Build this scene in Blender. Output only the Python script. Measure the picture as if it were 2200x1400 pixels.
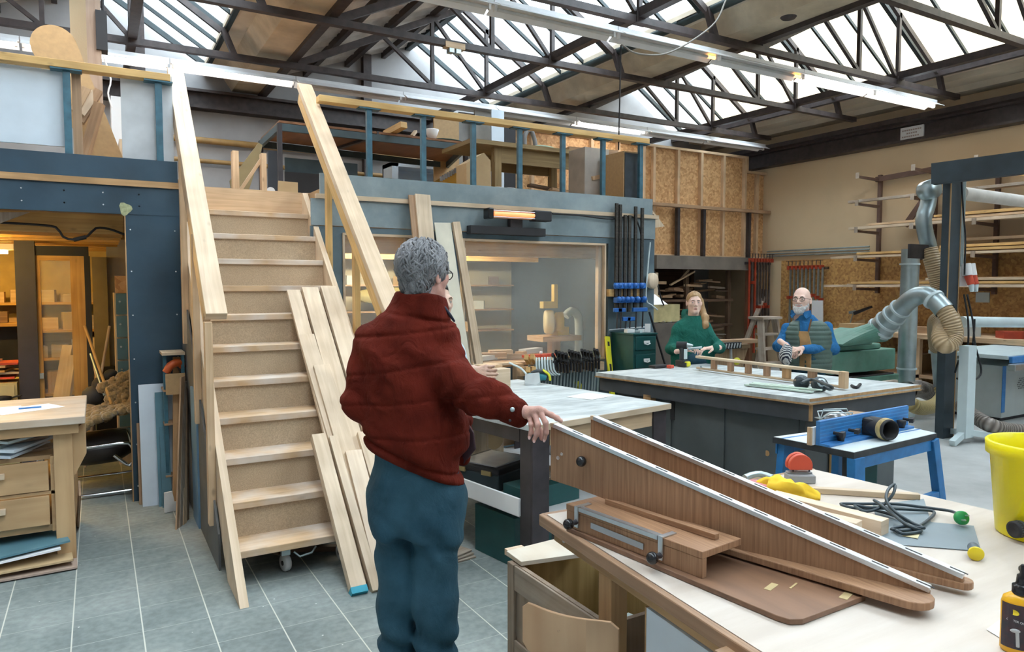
import bpy, math, random
import numpy as np
from mathutils import Vector, Matrix, Euler
random.seed(7)
PI = math.pi
D = bpy.data
S = bpy.context.scene
COL = S.collection
for o in list(D.objects):
    D.objects.remove(o)

# ------------------------------------------------------------ camera
cd = D.cameras.new('camera'); cam = D.objects.new('camera', cd); COL.objects.link(cam)
cd.sensor_width = 36.0; cd.lens = 36.0 * 1530 / 2200; cd.clip_start = 0.05
cam.location = (0, 0, 1.69)
cam.rotation_euler = (PI / 2 - math.atan(87 / 1530), 0, -math.radians(30.2))
S.camera = cam

# ------------------------------------------------------------ sky, sun, exposure
S.view_settings.view_transform = 'Standard'; S.view_settings.look = 'None'
S.view_settings.gamma = 1.0; S.view_settings.use_curve_mapping = False
S.view_settings.exposure = 0.78
w = D.worlds.new('sky'); S.world = w; w.use_nodes = True
bgn = w.node_tree.nodes['Background']
bgn.inputs[0].default_value = (0.80, 0.91, 1.0, 1); bgn.inputs[1].default_value = 6.6
# ------------------------------------------------------------ materials
MATS = {}
def nodes_of(m):
    m.use_nodes = True
    return m.node_tree.nodes, m.node_tree.links, m.node_tree.nodes['Principled BSDF']
def c4(c): return (c[0], c[1], c[2], 1.0)
def plain(name, col, rough=0.6, metal=0.0, var=0.12, scale=6.0, bump=0.0, bscale=80.0, emit=None, estr=0.0, spec=0.5, dust=None, dscale=2.5, damt=0.5, stretch=None, sheen=0.0):
    """one colour with a soft procedural variation, optional dust smears and fine bump"""
    if name in MATS: return MATS[name]
    m = D.materials.new(name); n, l, b = nodes_of(m)
    tc = n.new('ShaderNodeTexCoord')
    src = tc.outputs['Object']
    if stretch:
        mp = n.new('ShaderNodeMapping'); mp.inputs['Scale'].default_value = stretch
        l.new(src, mp.inputs[0]); src = mp.outputs[0]
    no = n.new('ShaderNodeTexNoise'); no.inputs['Scale'].default_value = scale; no.inputs['Detail'].default_value = 5
    l.new(src, no.inputs['Vector'])
    rp = n.new('ShaderNodeValToRGB')
    rp.color_ramp.elements[0].position = 0.3; rp.color_ramp.elements[1].position = 0.7
    rp.color_ramp.elements[0].color = c4([max(0, v * (1 - var)) for v in col])
    rp.color_ramp.elements[1].color = c4([min(1, v * (1 + var)) for v in col])
    l.new(no.outputs['Fac'], rp.inputs[0])
    out = rp.outputs[0]
    if dust:
        n2 = n.new('ShaderNodeTexNoise'); n2.inputs['Scale'].default_value = dscale; n2.inputs['Detail'].default_value = 8; n2.inputs['Roughness'].default_value = 0.65
        l.new(src, n2.inputs['Vector'])
        r2 = n.new('ShaderNodeValToRGB'); r2.color_ramp.elements[0].position = 0.42; r2.color_ramp.elements[1].position = 0.72
        r2.color_ramp.elements[1].color = (damt, damt, damt, 1)
        l.new(n2.outputs['Fac'], r2.inputs[0])
        mx = n.new('ShaderNodeMix'); mx.data_type = 'RGBA'
        l.new(r2.outputs[0], mx.inputs['Factor']); l.new(out, mx.inputs['A']); mx.inputs['B'].default_value = c4(dust)
        out = mx.outputs['Result']
    l.new(out, b.inputs['Base Color'])
    b.inputs['Roughness'].default_value = rough; b.inputs['Metallic'].default_value = metal
    b.inputs['Specular IOR Level'].default_value = spec
    if sheen: b.inputs['Sheen Weight'].default_value = sheen
    if bump:
        n3 = n.new('ShaderNodeTexNoise'); n3.inputs['Scale'].default_value = bscale; n3.inputs['Detail'].default_value = 3
        l.new(src, n3.inputs['Vector'])
        bp = n.new('ShaderNodeBump'); bp.inputs['Strength'].default_value = bump; bp.inputs['Distance'].default_value = 0.004
        l.new(n3.outputs['Fac'], bp.inputs['Height']); l.new(bp.outputs[0], b.inputs['Normal'])
    if emit:
        b.inputs['Emission Color'].default_value = c4(emit); b.inputs['Emission Strength'].default_value = estr
    MATS[name] = m
    return m
def wood(name, light, dark, gs=1.0, rough=0.55, knots=0.0, contrast=0.5, dust=None, damt=0.5, along=1.6, across=38.0, spec=0.35):
    """grain runs along each piece (UV u = along the length, in metres)"""
    if name in MATS: return MATS[name]
    m = D.materials.new(name); n, l, b = nodes_of(m)
    uv = n.new('ShaderNodeUVMap'); uv.uv_map = 'grain'
    mp = n.new('ShaderNodeMapping'); mp.inputs['Scale'].default_value = (along * gs, across * gs, 1)
    l.new(uv.outputs[0], mp.inputs[0])
    no = n.new('ShaderNodeTexNoise'); no.inputs['Scale'].default_value = 1.0; no.inputs['Detail'].default_value = 6; no.inputs['Distortion'].default_value = 0.6
    l.new(mp.outputs[0], no.inputs['Vector'])
    rp = n.new('ShaderNodeValToRGB')
    rp.color_ramp.elements[0].position = 0.5 - contrast * 0.4; rp.color_ramp.elements[1].position = 0.5 + contrast * 0.4
    rp.color_ramp.elements[0].color = c4(dark); rp.color_ramp.elements[1].color = c4(light)
    l.new(no.outputs['Fac'], rp.inputs[0])
    out = rp.outputs[0]
    n2 = n.new('ShaderNodeTexNoise'); n2.inputs['Scale'].default_value = 3.0
    l.new(uv.outputs[0], n2.inputs['Vector'])
    mx = n.new('ShaderNodeMix'); mx.data_type = 'RGBA'; mx.blend_type = 'MULTIPLY'
    r2 = n.new('ShaderNodeValToRGB'); r2.color_ramp.elements[0].color = (0.78, 0.75, 0.72, 1); r2.color_ramp.elements[1].color = (1.1, 1.08, 1.05, 1)
    r2.color_ramp.elements[0].position = 0.3; r2.color_ramp.elements[1].position = 0.7
    l.new(n2.outputs['Fac'], r2.inputs[0]); mx.inputs['Factor'].default_value = 1.0
    l.new(out, mx.inputs['A']); l.new(r2.outputs[0], mx.inputs['B']); out = mx.outputs['Result']
    if knots:
        vo = n.new('ShaderNodeTexVoronoi'); vo.inputs['Scale'].default_value = 1.0
        m2 = n.new('ShaderNodeMapping'); m2.inputs['Scale'].default_value = (5, 11, 1)
        l.new(uv.outputs[0], m2.inputs[0]); l.new(m2.outputs[0], vo.inputs['Vector'])
        r3 = n.new('ShaderNodeValToRGB'); r3.color_ramp.elements[0].position = 0.05; r3.color_ramp.elements[1].position = 0.16
        r3.color_ramp.elements[0].color = (knots, knots, knots, 1); r3.color_ramp.elements[1].color = (0, 0, 0, 1)
        l.new(vo.outputs['Distance'], r3.inputs[0])
        m3 = n.new('ShaderNodeMix'); m3.data_type = 'RGBA'
        l.new(r3.outputs[0], m3.inputs['Factor']); l.new(out, m3.inputs['A'])
        m3.inputs['B'].default_value = c4([v * 0.35 for v in dark]); out = m3.outputs['Result']
    if dust:
        tc = n.new('ShaderNodeTexCoord')
        n4 = n.new('ShaderNodeTexNoise'); n4.inputs['Scale'].default_value = 4.0; n4.inputs['Detail'].default_value = 8
        l.new(tc.outputs['Object'], n4.inputs['Vector'])
        r4 = n.new('ShaderNodeValToRGB'); r4.color_ramp.elements[0].position = 0.40; r4.color_ramp.elements[1].position = 0.68
        r4.color_ramp.elements[1].color = (damt, damt, damt, 1)
        l.new(n4.outputs['Fac'], r4.inputs[0])
        m4 = n.new('ShaderNodeMix'); m4.data_type = 'RGBA'
        l.new(r4.outputs[0], m4.inputs['Factor']); l.new(out, m4.inputs['A']); m4.inputs['B'].default_value = c4(dust); out = m4.outputs['Result']
    l.new(out, b.inputs['Base Color'])
    b.inputs['Roughness'].default_value = rough; b.inputs['Specular IOR Level'].default_value = spec
    bp = n.new('ShaderNodeBump'); bp.inputs['Strength'].default_value = 0.12; bp.inputs['Distance'].default_value = 0.002
    l.new(no.outputs['Fac'], bp.inputs['Height']); l.new(bp.outputs[0], b.inputs['Normal'])
    MATS[name] = m
    return m
def osb(name, light, dark, scale=26.0):
    if name in MATS: return MATS[name]
    m = D.materials.new(name); n, l, b = nodes_of(m)
    tc = n.new('ShaderNodeTexCoord')
    mp = n.new('ShaderNodeMapping'); mp.inputs['Scale'].default_value = (1, 1, 1); l.new(tc.outputs['Object'], mp.inputs[0])
    vo = n.new('ShaderNodeTexVoronoi'); vo.inputs['Scale'].default_value = scale; l.new(mp.outputs[0], vo.inputs['Vector'])
    no = n.new('ShaderNodeTexNoise'); no.inputs['Scale'].default_value = 9; no.inputs['Detail'].default_value = 8; l.new(tc.outputs['Object'], no.inputs['Vector'])
    sp = n.new('ShaderNodeSeparateColor'); l.new(vo.outputs['Color'], sp.inputs[0])
    ad = n.new('ShaderNodeMath'); ad.operation = 'ADD'; l.new(sp.outputs[0], ad.inputs[0]); l.new(no.outputs['Fac'], ad.inputs[1])
    ml = n.new('ShaderNodeMath'); ml.operation = 'MULTIPLY'; ml.inputs[1].default_value = 0.5; l.new(ad.outputs[0], ml.inputs[0])
    rp = n.new('ShaderNodeValToRGB'); rp.color_ramp.elements[0].position = 0.25; rp.color_ramp.elements[1].position = 0.75
    rp.color_ramp.elements[0].color = c4(dark); rp.color_ramp.elements[1].color = c4(light)
    l.new(ml.outputs[0], rp.inputs[0]); l.new(rp.outputs[0], b.inputs['Base Color'])
    b.inputs['Roughness'].default_value = 0.6
    MATS[name] = m
    return m

# ------------------------------------------------------------ mesh builder
class MB:
    def __init__(s): s.v = []; s.f = []; s.uv = []; s.sm = []
    def add(s, vs, fs, uvs=None, smooth=False):
        k = len(s.v); s.v += [tuple(p) for p in vs]
        for i, f in enumerate(fs):
            s.f.append(tuple(j + k for j in f)); s.sm.append(smooth)
            if uvs: s.uv.append(uvs[i])
            else:
                s.uv.append(boxuv([vs[j] for j in f]))
        return s
    def beam(s, a, b, w, h, up=(0, 0, 1), roll=0.0, taper=1.0):
        """bar from a to b: w across, h along 'up'"""
        a = Vector(a); b = Vector(b); d = (b - a); L = d.length; d.normalize()
        up = Vector(up)
        if abs(d.dot(up)) > 0.98: up = Vector((0, 1, 0)) if abs(d.y) < 0.9 else Vector((1, 0, 0))
        sx = d.cross(up).normalized(); uz = sx.cross(d).normalized()
        if roll: q = Matrix.Rotation(roll, 3, d); sx = q @ sx; uz = q @ uz
        vs = []
        for p, t in ((a, 1), (b, taper)):
            for i, j in ((-1, -1), (1, -1), (1, 1), (-1, 1)):
                vs.append(p + sx * (i * w / 2 * t) + uz * (j * h / 2 * t))
        fs = [(0, 1, 2, 3), (7, 6, 5, 4), (0, 4, 5, 1), (1, 5, 6, 2), (2, 6, 7, 3), (3, 7, 4, 0)]
        r = random.random() * 20; q = random.random() * 5
        def lu(o, W): return [(r, q + o), (r + L, q + o), (r + L, q + o + W), (r, q + o + W)]
        endu = [(r, q), (r + w * .2, q), (r + w * .2, q + h), (r, q + h)]
        s.add(vs, fs, [endu, endu, lu(0, w), lu(w, h), lu(w + h, w), lu(2 * w + h, h)])
        return s
    def box(s, c0, c1):
        x0, y0, z0 = c0; x1, y1, z1 = c1
        x0, x1 = min(x0, x1), max(x0, x1); y0, y1 = min(y0, y1), max(y0, y1); z0, z1 = min(z0, z1), max(z0, z1)
        dx, dy, dz = x1 - x0, y1 - y0, z1 - z0
        cx, cy, cz = (x0 + x1) / 2, (y0 + y1) / 2, (z0 + z1) / 2
        if dx >= dy and dx >= dz: return s.beam((x0, cy, cz), (x1, cy, cz), dy, dz)
        if dy >= dz: return s.beam((cx, y0, cz), (cx, y1, cz), dx, dz)
        return s.beam((cx, cy, z0), (cx, cy, z1), dx, dy, up=(0, 1, 0))
    def obox(s, c, sz, rz=0.0, rx=0.0, ry=0.0):
        """box of size sz centred at c, rotated"""
        q = Euler((rx, ry, rz)).to_matrix(); k = len(s.v)
        h = [t / 2 for t in sz]
        t = MB(); t.box((-h[0], -h[1], -h[2]), h)
        s.add([Vector(c) + q @ Vector(p) for p in t.v], t.f, t.uv)
        return s
    def tube(s, pts, r, n=10, cap=True, smooth=True, closed=False):
        pts = [Vector(p) for p in pts]; rs = r if hasattr(r, '__len__') else [r] * len(pts)
        if closed: cap = False
        vs = []; fs = []; uvs = []
        m = len(pts); ref = None; u = random.random() * 9; us = []
        for i, p in enumerate(pts):
            a = pts[(i - 1) % m] if (i > 0 or closed) else p
            b = pts[(i + 1) % m] if (i < m - 1 or closed) else p
            d = (b - a)
            d = d.normalized() if d.length > 1e-9 else Vector((0, 0, 1))
            if ref is None:
                ref = Vector((0, 0, 1)) if abs(d.z) < 0.9 else Vector((1, 0, 0))
            x = d.cross(ref)
            if x.length < 1e-6: x = d.orthogonal()
            x.normalize(); y = x.cross(d).normalized(); ref = y
            for k in range(n):
                t = 2 * PI * k / n
                vs.append(p + (x * math.cos(t) + y * math.sin(t)) * rs[i])
            if i: u += (p - pts[i - 1]).length
            us.append(u)
        for i in range(m if closed else m - 1):
            j = (i + 1) % m
            for k in range(n):
                k2 = (k + 1) % n
                fs.append((i * n + k, i * n + k2, j * n + k2, j * n + k))
                c = 2 * PI * rs[i] / n
                uvs.append([(us[i], k * c), (us[i], (k + 1) * c), (us[j], (k + 1) * c), (us[j], k * c)])
        s.add(vs, fs, uvs, smooth)
        if cap:
            s.add(vs[:n], [tuple(range(n - 1, -1, -1))]); s.add(vs[-n:], [tuple(range(n))])
        return s
    def cyl(s, a, b, r, n=20, r2=None): return s.tube([a, b], [r, r if r2 is None else r2], n)
    def lathe(s, prof, c=(0, 0, 0), n=28, axis=(0, 0, 1), cap=False):
        """profile of (radius, height) spun about axis through c"""
        q = Vector((0, 0, 1)).rotation_difference(Vector(axis).normalized()).to_matrix(); c = Vector(c)
        vs = []; fs = []; m = len(prof)
        for r, h in prof:
            for k in range(n):
                t = 2 * PI * k / n
                vs.append(c + q @ Vector((r * math.cos(t), r * math.sin(t), h)))
        for i in range(m - 1):
            for k in range(n):
                k2 = (k + 1) % n
                fs.append((i * n + k, i * n + k2, (i + 1) * n + k2, (i + 1) * n + k))
        s.add(vs, fs, None, True)
        if cap:
            s.add(vs[:n], [tuple(range(n - 1, -1, -1))]); s.add(vs[-n:], [tuple(range(n))])
        return s
    def ball(s, c, r, n=16, sc=(1, 1, 1)):
        c = Vector(c); m = n // 2; vs = []; fs = []
        for i in range(m + 1):
            a = PI * i / m
            for k in range(n):
                t = 2 * PI * k / n
                vs.append(c + Vector((r * sc[0] * math.sin(a) * math.cos(t), r * sc[1] * math.sin(a) * math.sin(t), r * sc[2] * math.cos(a))))
        for i in range(m):
            for k in range(n):
                k2 = (k + 1) % n
                fs.append((i * n + k, (i + 1) * n + k, (i + 1) * n + k2, i * n + k2))
        s.add(vs, fs, None, True); return s
    def prism(s, poly, vec):
        """planar polygon (3-D points) swept by vec"""
        poly = [Vector(p) for p in poly]; vec = Vector(vec); n = len(poly)
        nrm = Vector((0, 0, 0))
        for i in range(n): nrm += poly[i].cross(poly[(i + 1) % n])
        if nrm.dot(vec) > 0: poly = poly[::-1]
        vs = poly + [p + vec for p in poly]
        fs = [tuple(range(n)), tuple(range(2 * n - 1, n - 1, -1))] + [(i, i + n, (i + 1) % n + n, (i + 1) % n) for i in range(n)]
        s.add(vs, fs); return s
    def plate(s, quad, t):
        """quad plate with thickness t behind its face (against the face normal)"""
        q = [Vector(p) for p in quad]; nr = (q[1] - q[0]).cross(q[3] - q[0]).normalized()
        return s.prism(q, -nr * t)
    def helixhose(s, pts, r, ring=0.018, depth=0.12, n=16):
        """ribbed hose: radius swells and shrinks along the path"""
        pts = smooth_path(pts, .016); rs = [r * (1 + depth * .5)] * len(pts)
        return s.tube(pts, rs, n, cap=False)
    def build(s, name, mat, parent=None, bevel=0.0, local=False, seg=2):
        me = D.meshes.new(name); vs = s.v
        if parent is not None and not local:
            off = worldloc(parent); vs = [(p[0] - off[0], p[1] - off[1], p[2] - off[2]) for p in vs]
        me.from_pydata(vs, [], s.f)
        ul = me.uv_layers.new(name='grain')
        flat = [c for f in s.uv for p in f for c in p]
        ul.data.foreach_set('uv', flat)
        me.polygons.foreach_set('use_smooth', s.sm)
        me.materials.append(mat); me.update()
        o = D.objects.new(name, me); COL.objects.link(o)
        if parent is not None: o.parent = parent
        if bevel:
            b = o.modifiers.new('bevel', 'BEVEL'); b.width = bevel; b.segments = seg; b.limit_method = 'ANGLE'; b.angle_limit = math.radians(50)
        return o
def boxuv(ps):
    ps = [Vector(p) for p in ps]; n = Vector((0, 0, 0))
    for i in range(len(ps)): n += ps[i].cross(ps[(i + 1) % len(ps)])
    a = [abs(t) for t in n]; k = a.index(max(a))
    if k == 0: return [(p.z, p.y) for p in ps]
    if k == 1: return [(p.z, p.x) for p in ps]
    return [(p.y, p.x) for p in ps]
def smooth_path(pts, step=0.03):
    """Catmull-Rom through pts, resampled about every step"""
    P = [Vector(p) for p in pts]; P = [P[0] * 2 - P[1]] + P + [P[-1] * 2 - P[-2]]; out = []
    for i in range(1, len(P) - 2):
        a, b, c, d = P[i - 1:i + 3]; m = max(1, int((c - b).length / step))
        for k in range(m):
            t = k / m
            out.append(0.5 * ((2 * b) + (c - a) * t + (2 * a - 5 * b + 4 * c - d) * t * t + (3 * b - a - 3 * c + d) * t ** 3))
    out.append(P[-2]); return out
def worldloc(o):
    v = Vector(o.location)
    while o.parent: o = o.parent; v += Vector(o.location)
    return v
def tag(o, label=None, cat=None, group=None, kind=None):
    if label: o['label'] = label
    if cat: o['category'] = cat
    if group: o['group'] = group
    if kind: o['kind'] = kind
    return o
def thing(name, label, cat, loc=(0, 0, 0), rz=0.0, group=None):
    o = D.objects.new(name, None); COL.objects.link(o); o.location = loc; o.rotation_euler = (0, 0, rz); o.empty_display_size = 0.1
    return tag(o, label, cat, group)
def struct(name, mb, mat, bevel=0.0):
    return tag(mb.build(name, mat, None, bevel), kind='structure')
def dup(root, loc=None, rot=None, label=None, group=None):
    r = root.copy(); COL.objects.link(r)
    if loc is not None: r.location = loc
    if rot is not None: r.rotation_euler = rot
    if label: r['label'] = label
    if group: r['group'] = group
    for ch in list(root.children):
        c = ch.copy(); COL.objects.link(c); c.parent = r
        for g in list(ch.children):
            k = g.copy(); COL.objects.link(k); k.parent = c
    return r
def one(name, mb, mat, label, cat, group=None, bevel=0.0):
    """a thing that is a single mesh: origin moved to its base"""
    n = len(mb.v); cx = sum(p[0] for p in mb.v) / n; cy = sum(p[1] for p in mb.v) / n; z0 = min(p[2] for p in mb.v)
    mb.v = [(p[0] - cx, p[1] - cy, p[2] - z0) for p in mb.v]
    o = mb.build(name, mat, None, bevel); o.location = (cx, cy, z0)
    return tag(o, label, cat, group)
def lerp(a, b, t): return tuple(a[i] + (b[i] - a[i]) * t for i in range(len(a)))

# ============================================================ MATERIALS IN USE
PINE = wood('pine', (0.72, 0.53, 0.35), (0.55, 0.38, 0.23), knots=0.55)
PINEW = wood('pine_pale', (0.70, 0.57, 0.425), (0.57, 0.44, 0.305), knots=0.35)
PINEY = wood('pine_yellow', (0.74, 0.50, 0.22), (0.58, 0.36, 0.13), knots=0.5)
OAK = wood('oak_pale', (0.72, 0.60, 0.46), (0.57, 0.45, 0.32), along=2.5, across=26)
RAWB = wood('raw_beech', (0.80, 0.68, 0.54), (0.68, 0.54, 0.40), along=2.2, across=50)
MAHOG = wood('mahogany_ply', (0.43, 0.25, 0.145), (0.27, 0.145, 0.08), along=4, across=130, rough=0.5)
MAHOD = wood('brown_film_ply', (0.27, 0.15, 0.09), (0.17, 0.095, 0.06), along=2, across=12, rough=0.4)
TEAK = wood('teak_edge', (0.44, 0.28, 0.18), (0.30, 0.18, 0.11), along=1.2, across=60, rough=0.45)
LARCH = wood('larch', (0.55, 0.35, 0.18), (0.40, 0.24, 0.11), knots=0.5)
GREYW = wood('weathered_wood', (0.42, 0.34, 0.27), (0.26, 0.20, 0.15), dust=(0.6, 0.56, 0.5), damt=0.4)
DARKW = wood('dark_old_wood', (0.20, 0.13, 0.085), (0.10, 0.06, 0.04))
SCRAPW = wood('scrap_wood', (0.50, 0.34, 0.22), (0.34, 0.21, 0.12))
CHIP = plain('chipboard', (0.46, 0.35, 0.235), 0.8, var=0.22, scale=160, dust=(0.30, 0.22, 0.15), dscale=3.0, damt=0.35)
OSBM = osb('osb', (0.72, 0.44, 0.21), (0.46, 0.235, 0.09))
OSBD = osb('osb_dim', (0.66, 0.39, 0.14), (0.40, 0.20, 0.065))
HARDB = plain('hardboard', (0.46, 0.30, 0.145), 0.6, var=0.08, scale=30)
CARD = plain('cardboard', (0.50, 0.36, 0.20), 0.8, var=0.08)
STEELB = plain('painted_steel_brown', (0.050, 0.036, 0.034), 0.5, var=0.35, scale=12, bump=0.15)
STEELD = plain('dark_steel', (0.05, 0.045, 0.05), 0.45, 0.3, var=0.3)
BLUEST = plain('blue_steel', (0.035, 0.12, 0.17), 0.45, var=0.25, scale=14)
FACB = plain('blue_film_ply', (0.020, 0.052, 0.084), 0.55, var=0.22, scale=3.5, dust=(0.045, 0.085, 0.12), dscale=1.6, damt=0.5)
FACG = plain('grey_film_ply', (0.19, 0.245, 0.27), 0.55, var=0.2, scale=3.0, dust=(0.36, 0.42, 0.43), dscale=1.8, damt=0.65)
FACD = plain('dark_film_ply', (0.035, 0.052, 0.065), 0.6, var=0.3, scale=4)
PLAST = plain('plaster', (0.37, 0.365, 0.37), 0.9, var=0.12, scale=2.0, bump=0.2, dust=(0.25, 0.235, 0.225), dscale=0.8, damt=0.4)
CREAM = plain('cream_wall', (0.70, 0.54, 0.345), 0.85, var=0.08, scale=1.2, bump=0.2, dust=(0.60, 0.44, 0.265), dscale=0.6, damt=0.5)
CONC = plain('concrete_gutter', (0.62, 0.51, 0.37), 0.9, var=0.22, scale=2.4, bump=0.3, dust=(0.34, 0.25, 0.155), dscale=1.3, damt=0.6)
SOFF = plain('soffit_board', (0.60, 0.51, 0.395), 0.9, var=0.12, scale=2.0, dust=(0.46, 0.38, 0.29), dscale=0.9, damt=0.5)
CORR = plain('fibre_cement', (0.62, 0.58, 0.54), 0.9, var=0.3, scale=3.0, dust=(0.36, 0.29, 0.22), dscale=1.6, damt=0.7)
WHITEP = plain('white_panel', (0.62, 0.70, 0.78), 0.5, var=0.04)
WHITE = plain('white_enamel', (0.80, 0.80, 0.80), 0.4, var=0.03)
PAPER = plain('paper', (0.85, 0.85, 0.86), 0.8, var=0.02)
ALU = plain('aluminium', (0.62, 0.65, 0.68), 0.35, 0.9, var=0.08, scale=20)
GALV = plain('galvanised', (0.42, 0.50, 0.52), 0.38, 0.75, var=0.18, scale=5)
CHROME = plain('chrome', (0.75, 0.77, 0.8), 0.12, 1.0, var=0.03)
BLACKP = plain('black_plastic', (0.012, 0.012, 0.014), 0.22, var=0.1)
BLACKM = plain('black_matt', (0.018, 0.018, 0.022), 0.6, var=0.2)
RUBBER = plain('rubber', (0.02, 0.02, 0.022), 0.75)
GREENM = plain('machine_green', (0.10, 0.25, 0.19), 0.5, var=0.15, dust=(0.26, 0.38, 0.32), damt=0.4)
GREEND = plain('cabinet_green', (0.012, 0.075, 0.075), 0.4, var=0.15)
BLUEM = plain('tool_blue', (0.03, 0.19, 0.50), 0.4, var=0.15, dust=(0.20, 0.42, 0.68), dscale=7, damt=0.35)
BLUEC = plain('clamp_blue', (0.02, 0.14, 0.48), 0.4, var=0.1)
REDC = plain('clamp_red', (0.42, 0.055, 0.025), 0.45, var=0.2)
REDP = plain('red_plastic', (0.62, 0.085, 0.045), 0.4, var=0.08)
YELP = plain('yellow_plastic', (0.88, 0.77, 0.005), 0.32, var=0.02, spec=0.4)
YELL = plain('level_yellow', (0.75, 0.72, 0.03), 0.45, var=0.06)
ORANGE = plain('amber_bottle', (0.82, 0.42, 0.01), 0.3, var=0.05)
HOSE = plain('clear_hose', (0.60, 0.44, 0.26), 0.35, var=0.12, scale=12)
HOSEG = plain('grey_hose', (0.36, 0.31, 0.27), 0.4, 0.2, var=0.15, scale=12)
GREYM = plain('grey_machine', (0.46, 0.50, 0.49), 0.5, var=0.06)
LGREY = plain('light_grey_steel', (0.60, 0.70, 0.72), 0.5, var=0.05)

def ribbed(m, pitch, dark):
    """rings of a flexible hose: u of the grain map runs along the hose"""
    n, l, b = nodes_of(m); uv = n.new('ShaderNodeUVMap'); uv.uv_map = 'grain'; sp = n.new('ShaderNodeSeparateXYZ'); l.new(uv.outputs[0], sp.inputs[0])
    k = n.new('ShaderNodeMath'); k.operation = 'MULTIPLY'; k.inputs[1].default_value = 2 * PI / pitch; l.new(sp.outputs[0], k.inputs[0])
    si = n.new('ShaderNodeMath'); si.operation = 'SINE'; l.new(k.outputs[0], si.inputs[0])
    mr = n.new('ShaderNodeMapRange'); mr.inputs['From Min'].default_value = -1; l.new(si.outputs[0], mr.inputs['Value'])
    src = b.inputs['Base Color'].links[0].from_socket; mx = n.new('ShaderNodeMix'); mx.data_type = 'RGBA'; l.new(mr.outputs[0], mx.inputs['Factor']); mx.inputs['A'].default_value = c4(dark); l.new(src, mx.inputs['B']); l.new(mx.outputs['Result'], b.inputs['Base Color'])  # dark tone between the rings stands in for shade in the grooves
    bp = n.new('ShaderNodeBump'); bp.inputs['Strength'].default_value = 1.0; bp.inputs['Distance'].default_value = pitch * .3; l.new(mr.outputs[0], bp.inputs['Height']); l.new(bp.outputs[0], b.inputs['Normal'])
ribbed(HOSE, .026, (0.34, 0.23, 0.115)); ribbed(HOSEG, .034, (0.13, 0.105, 0.09))

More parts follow.
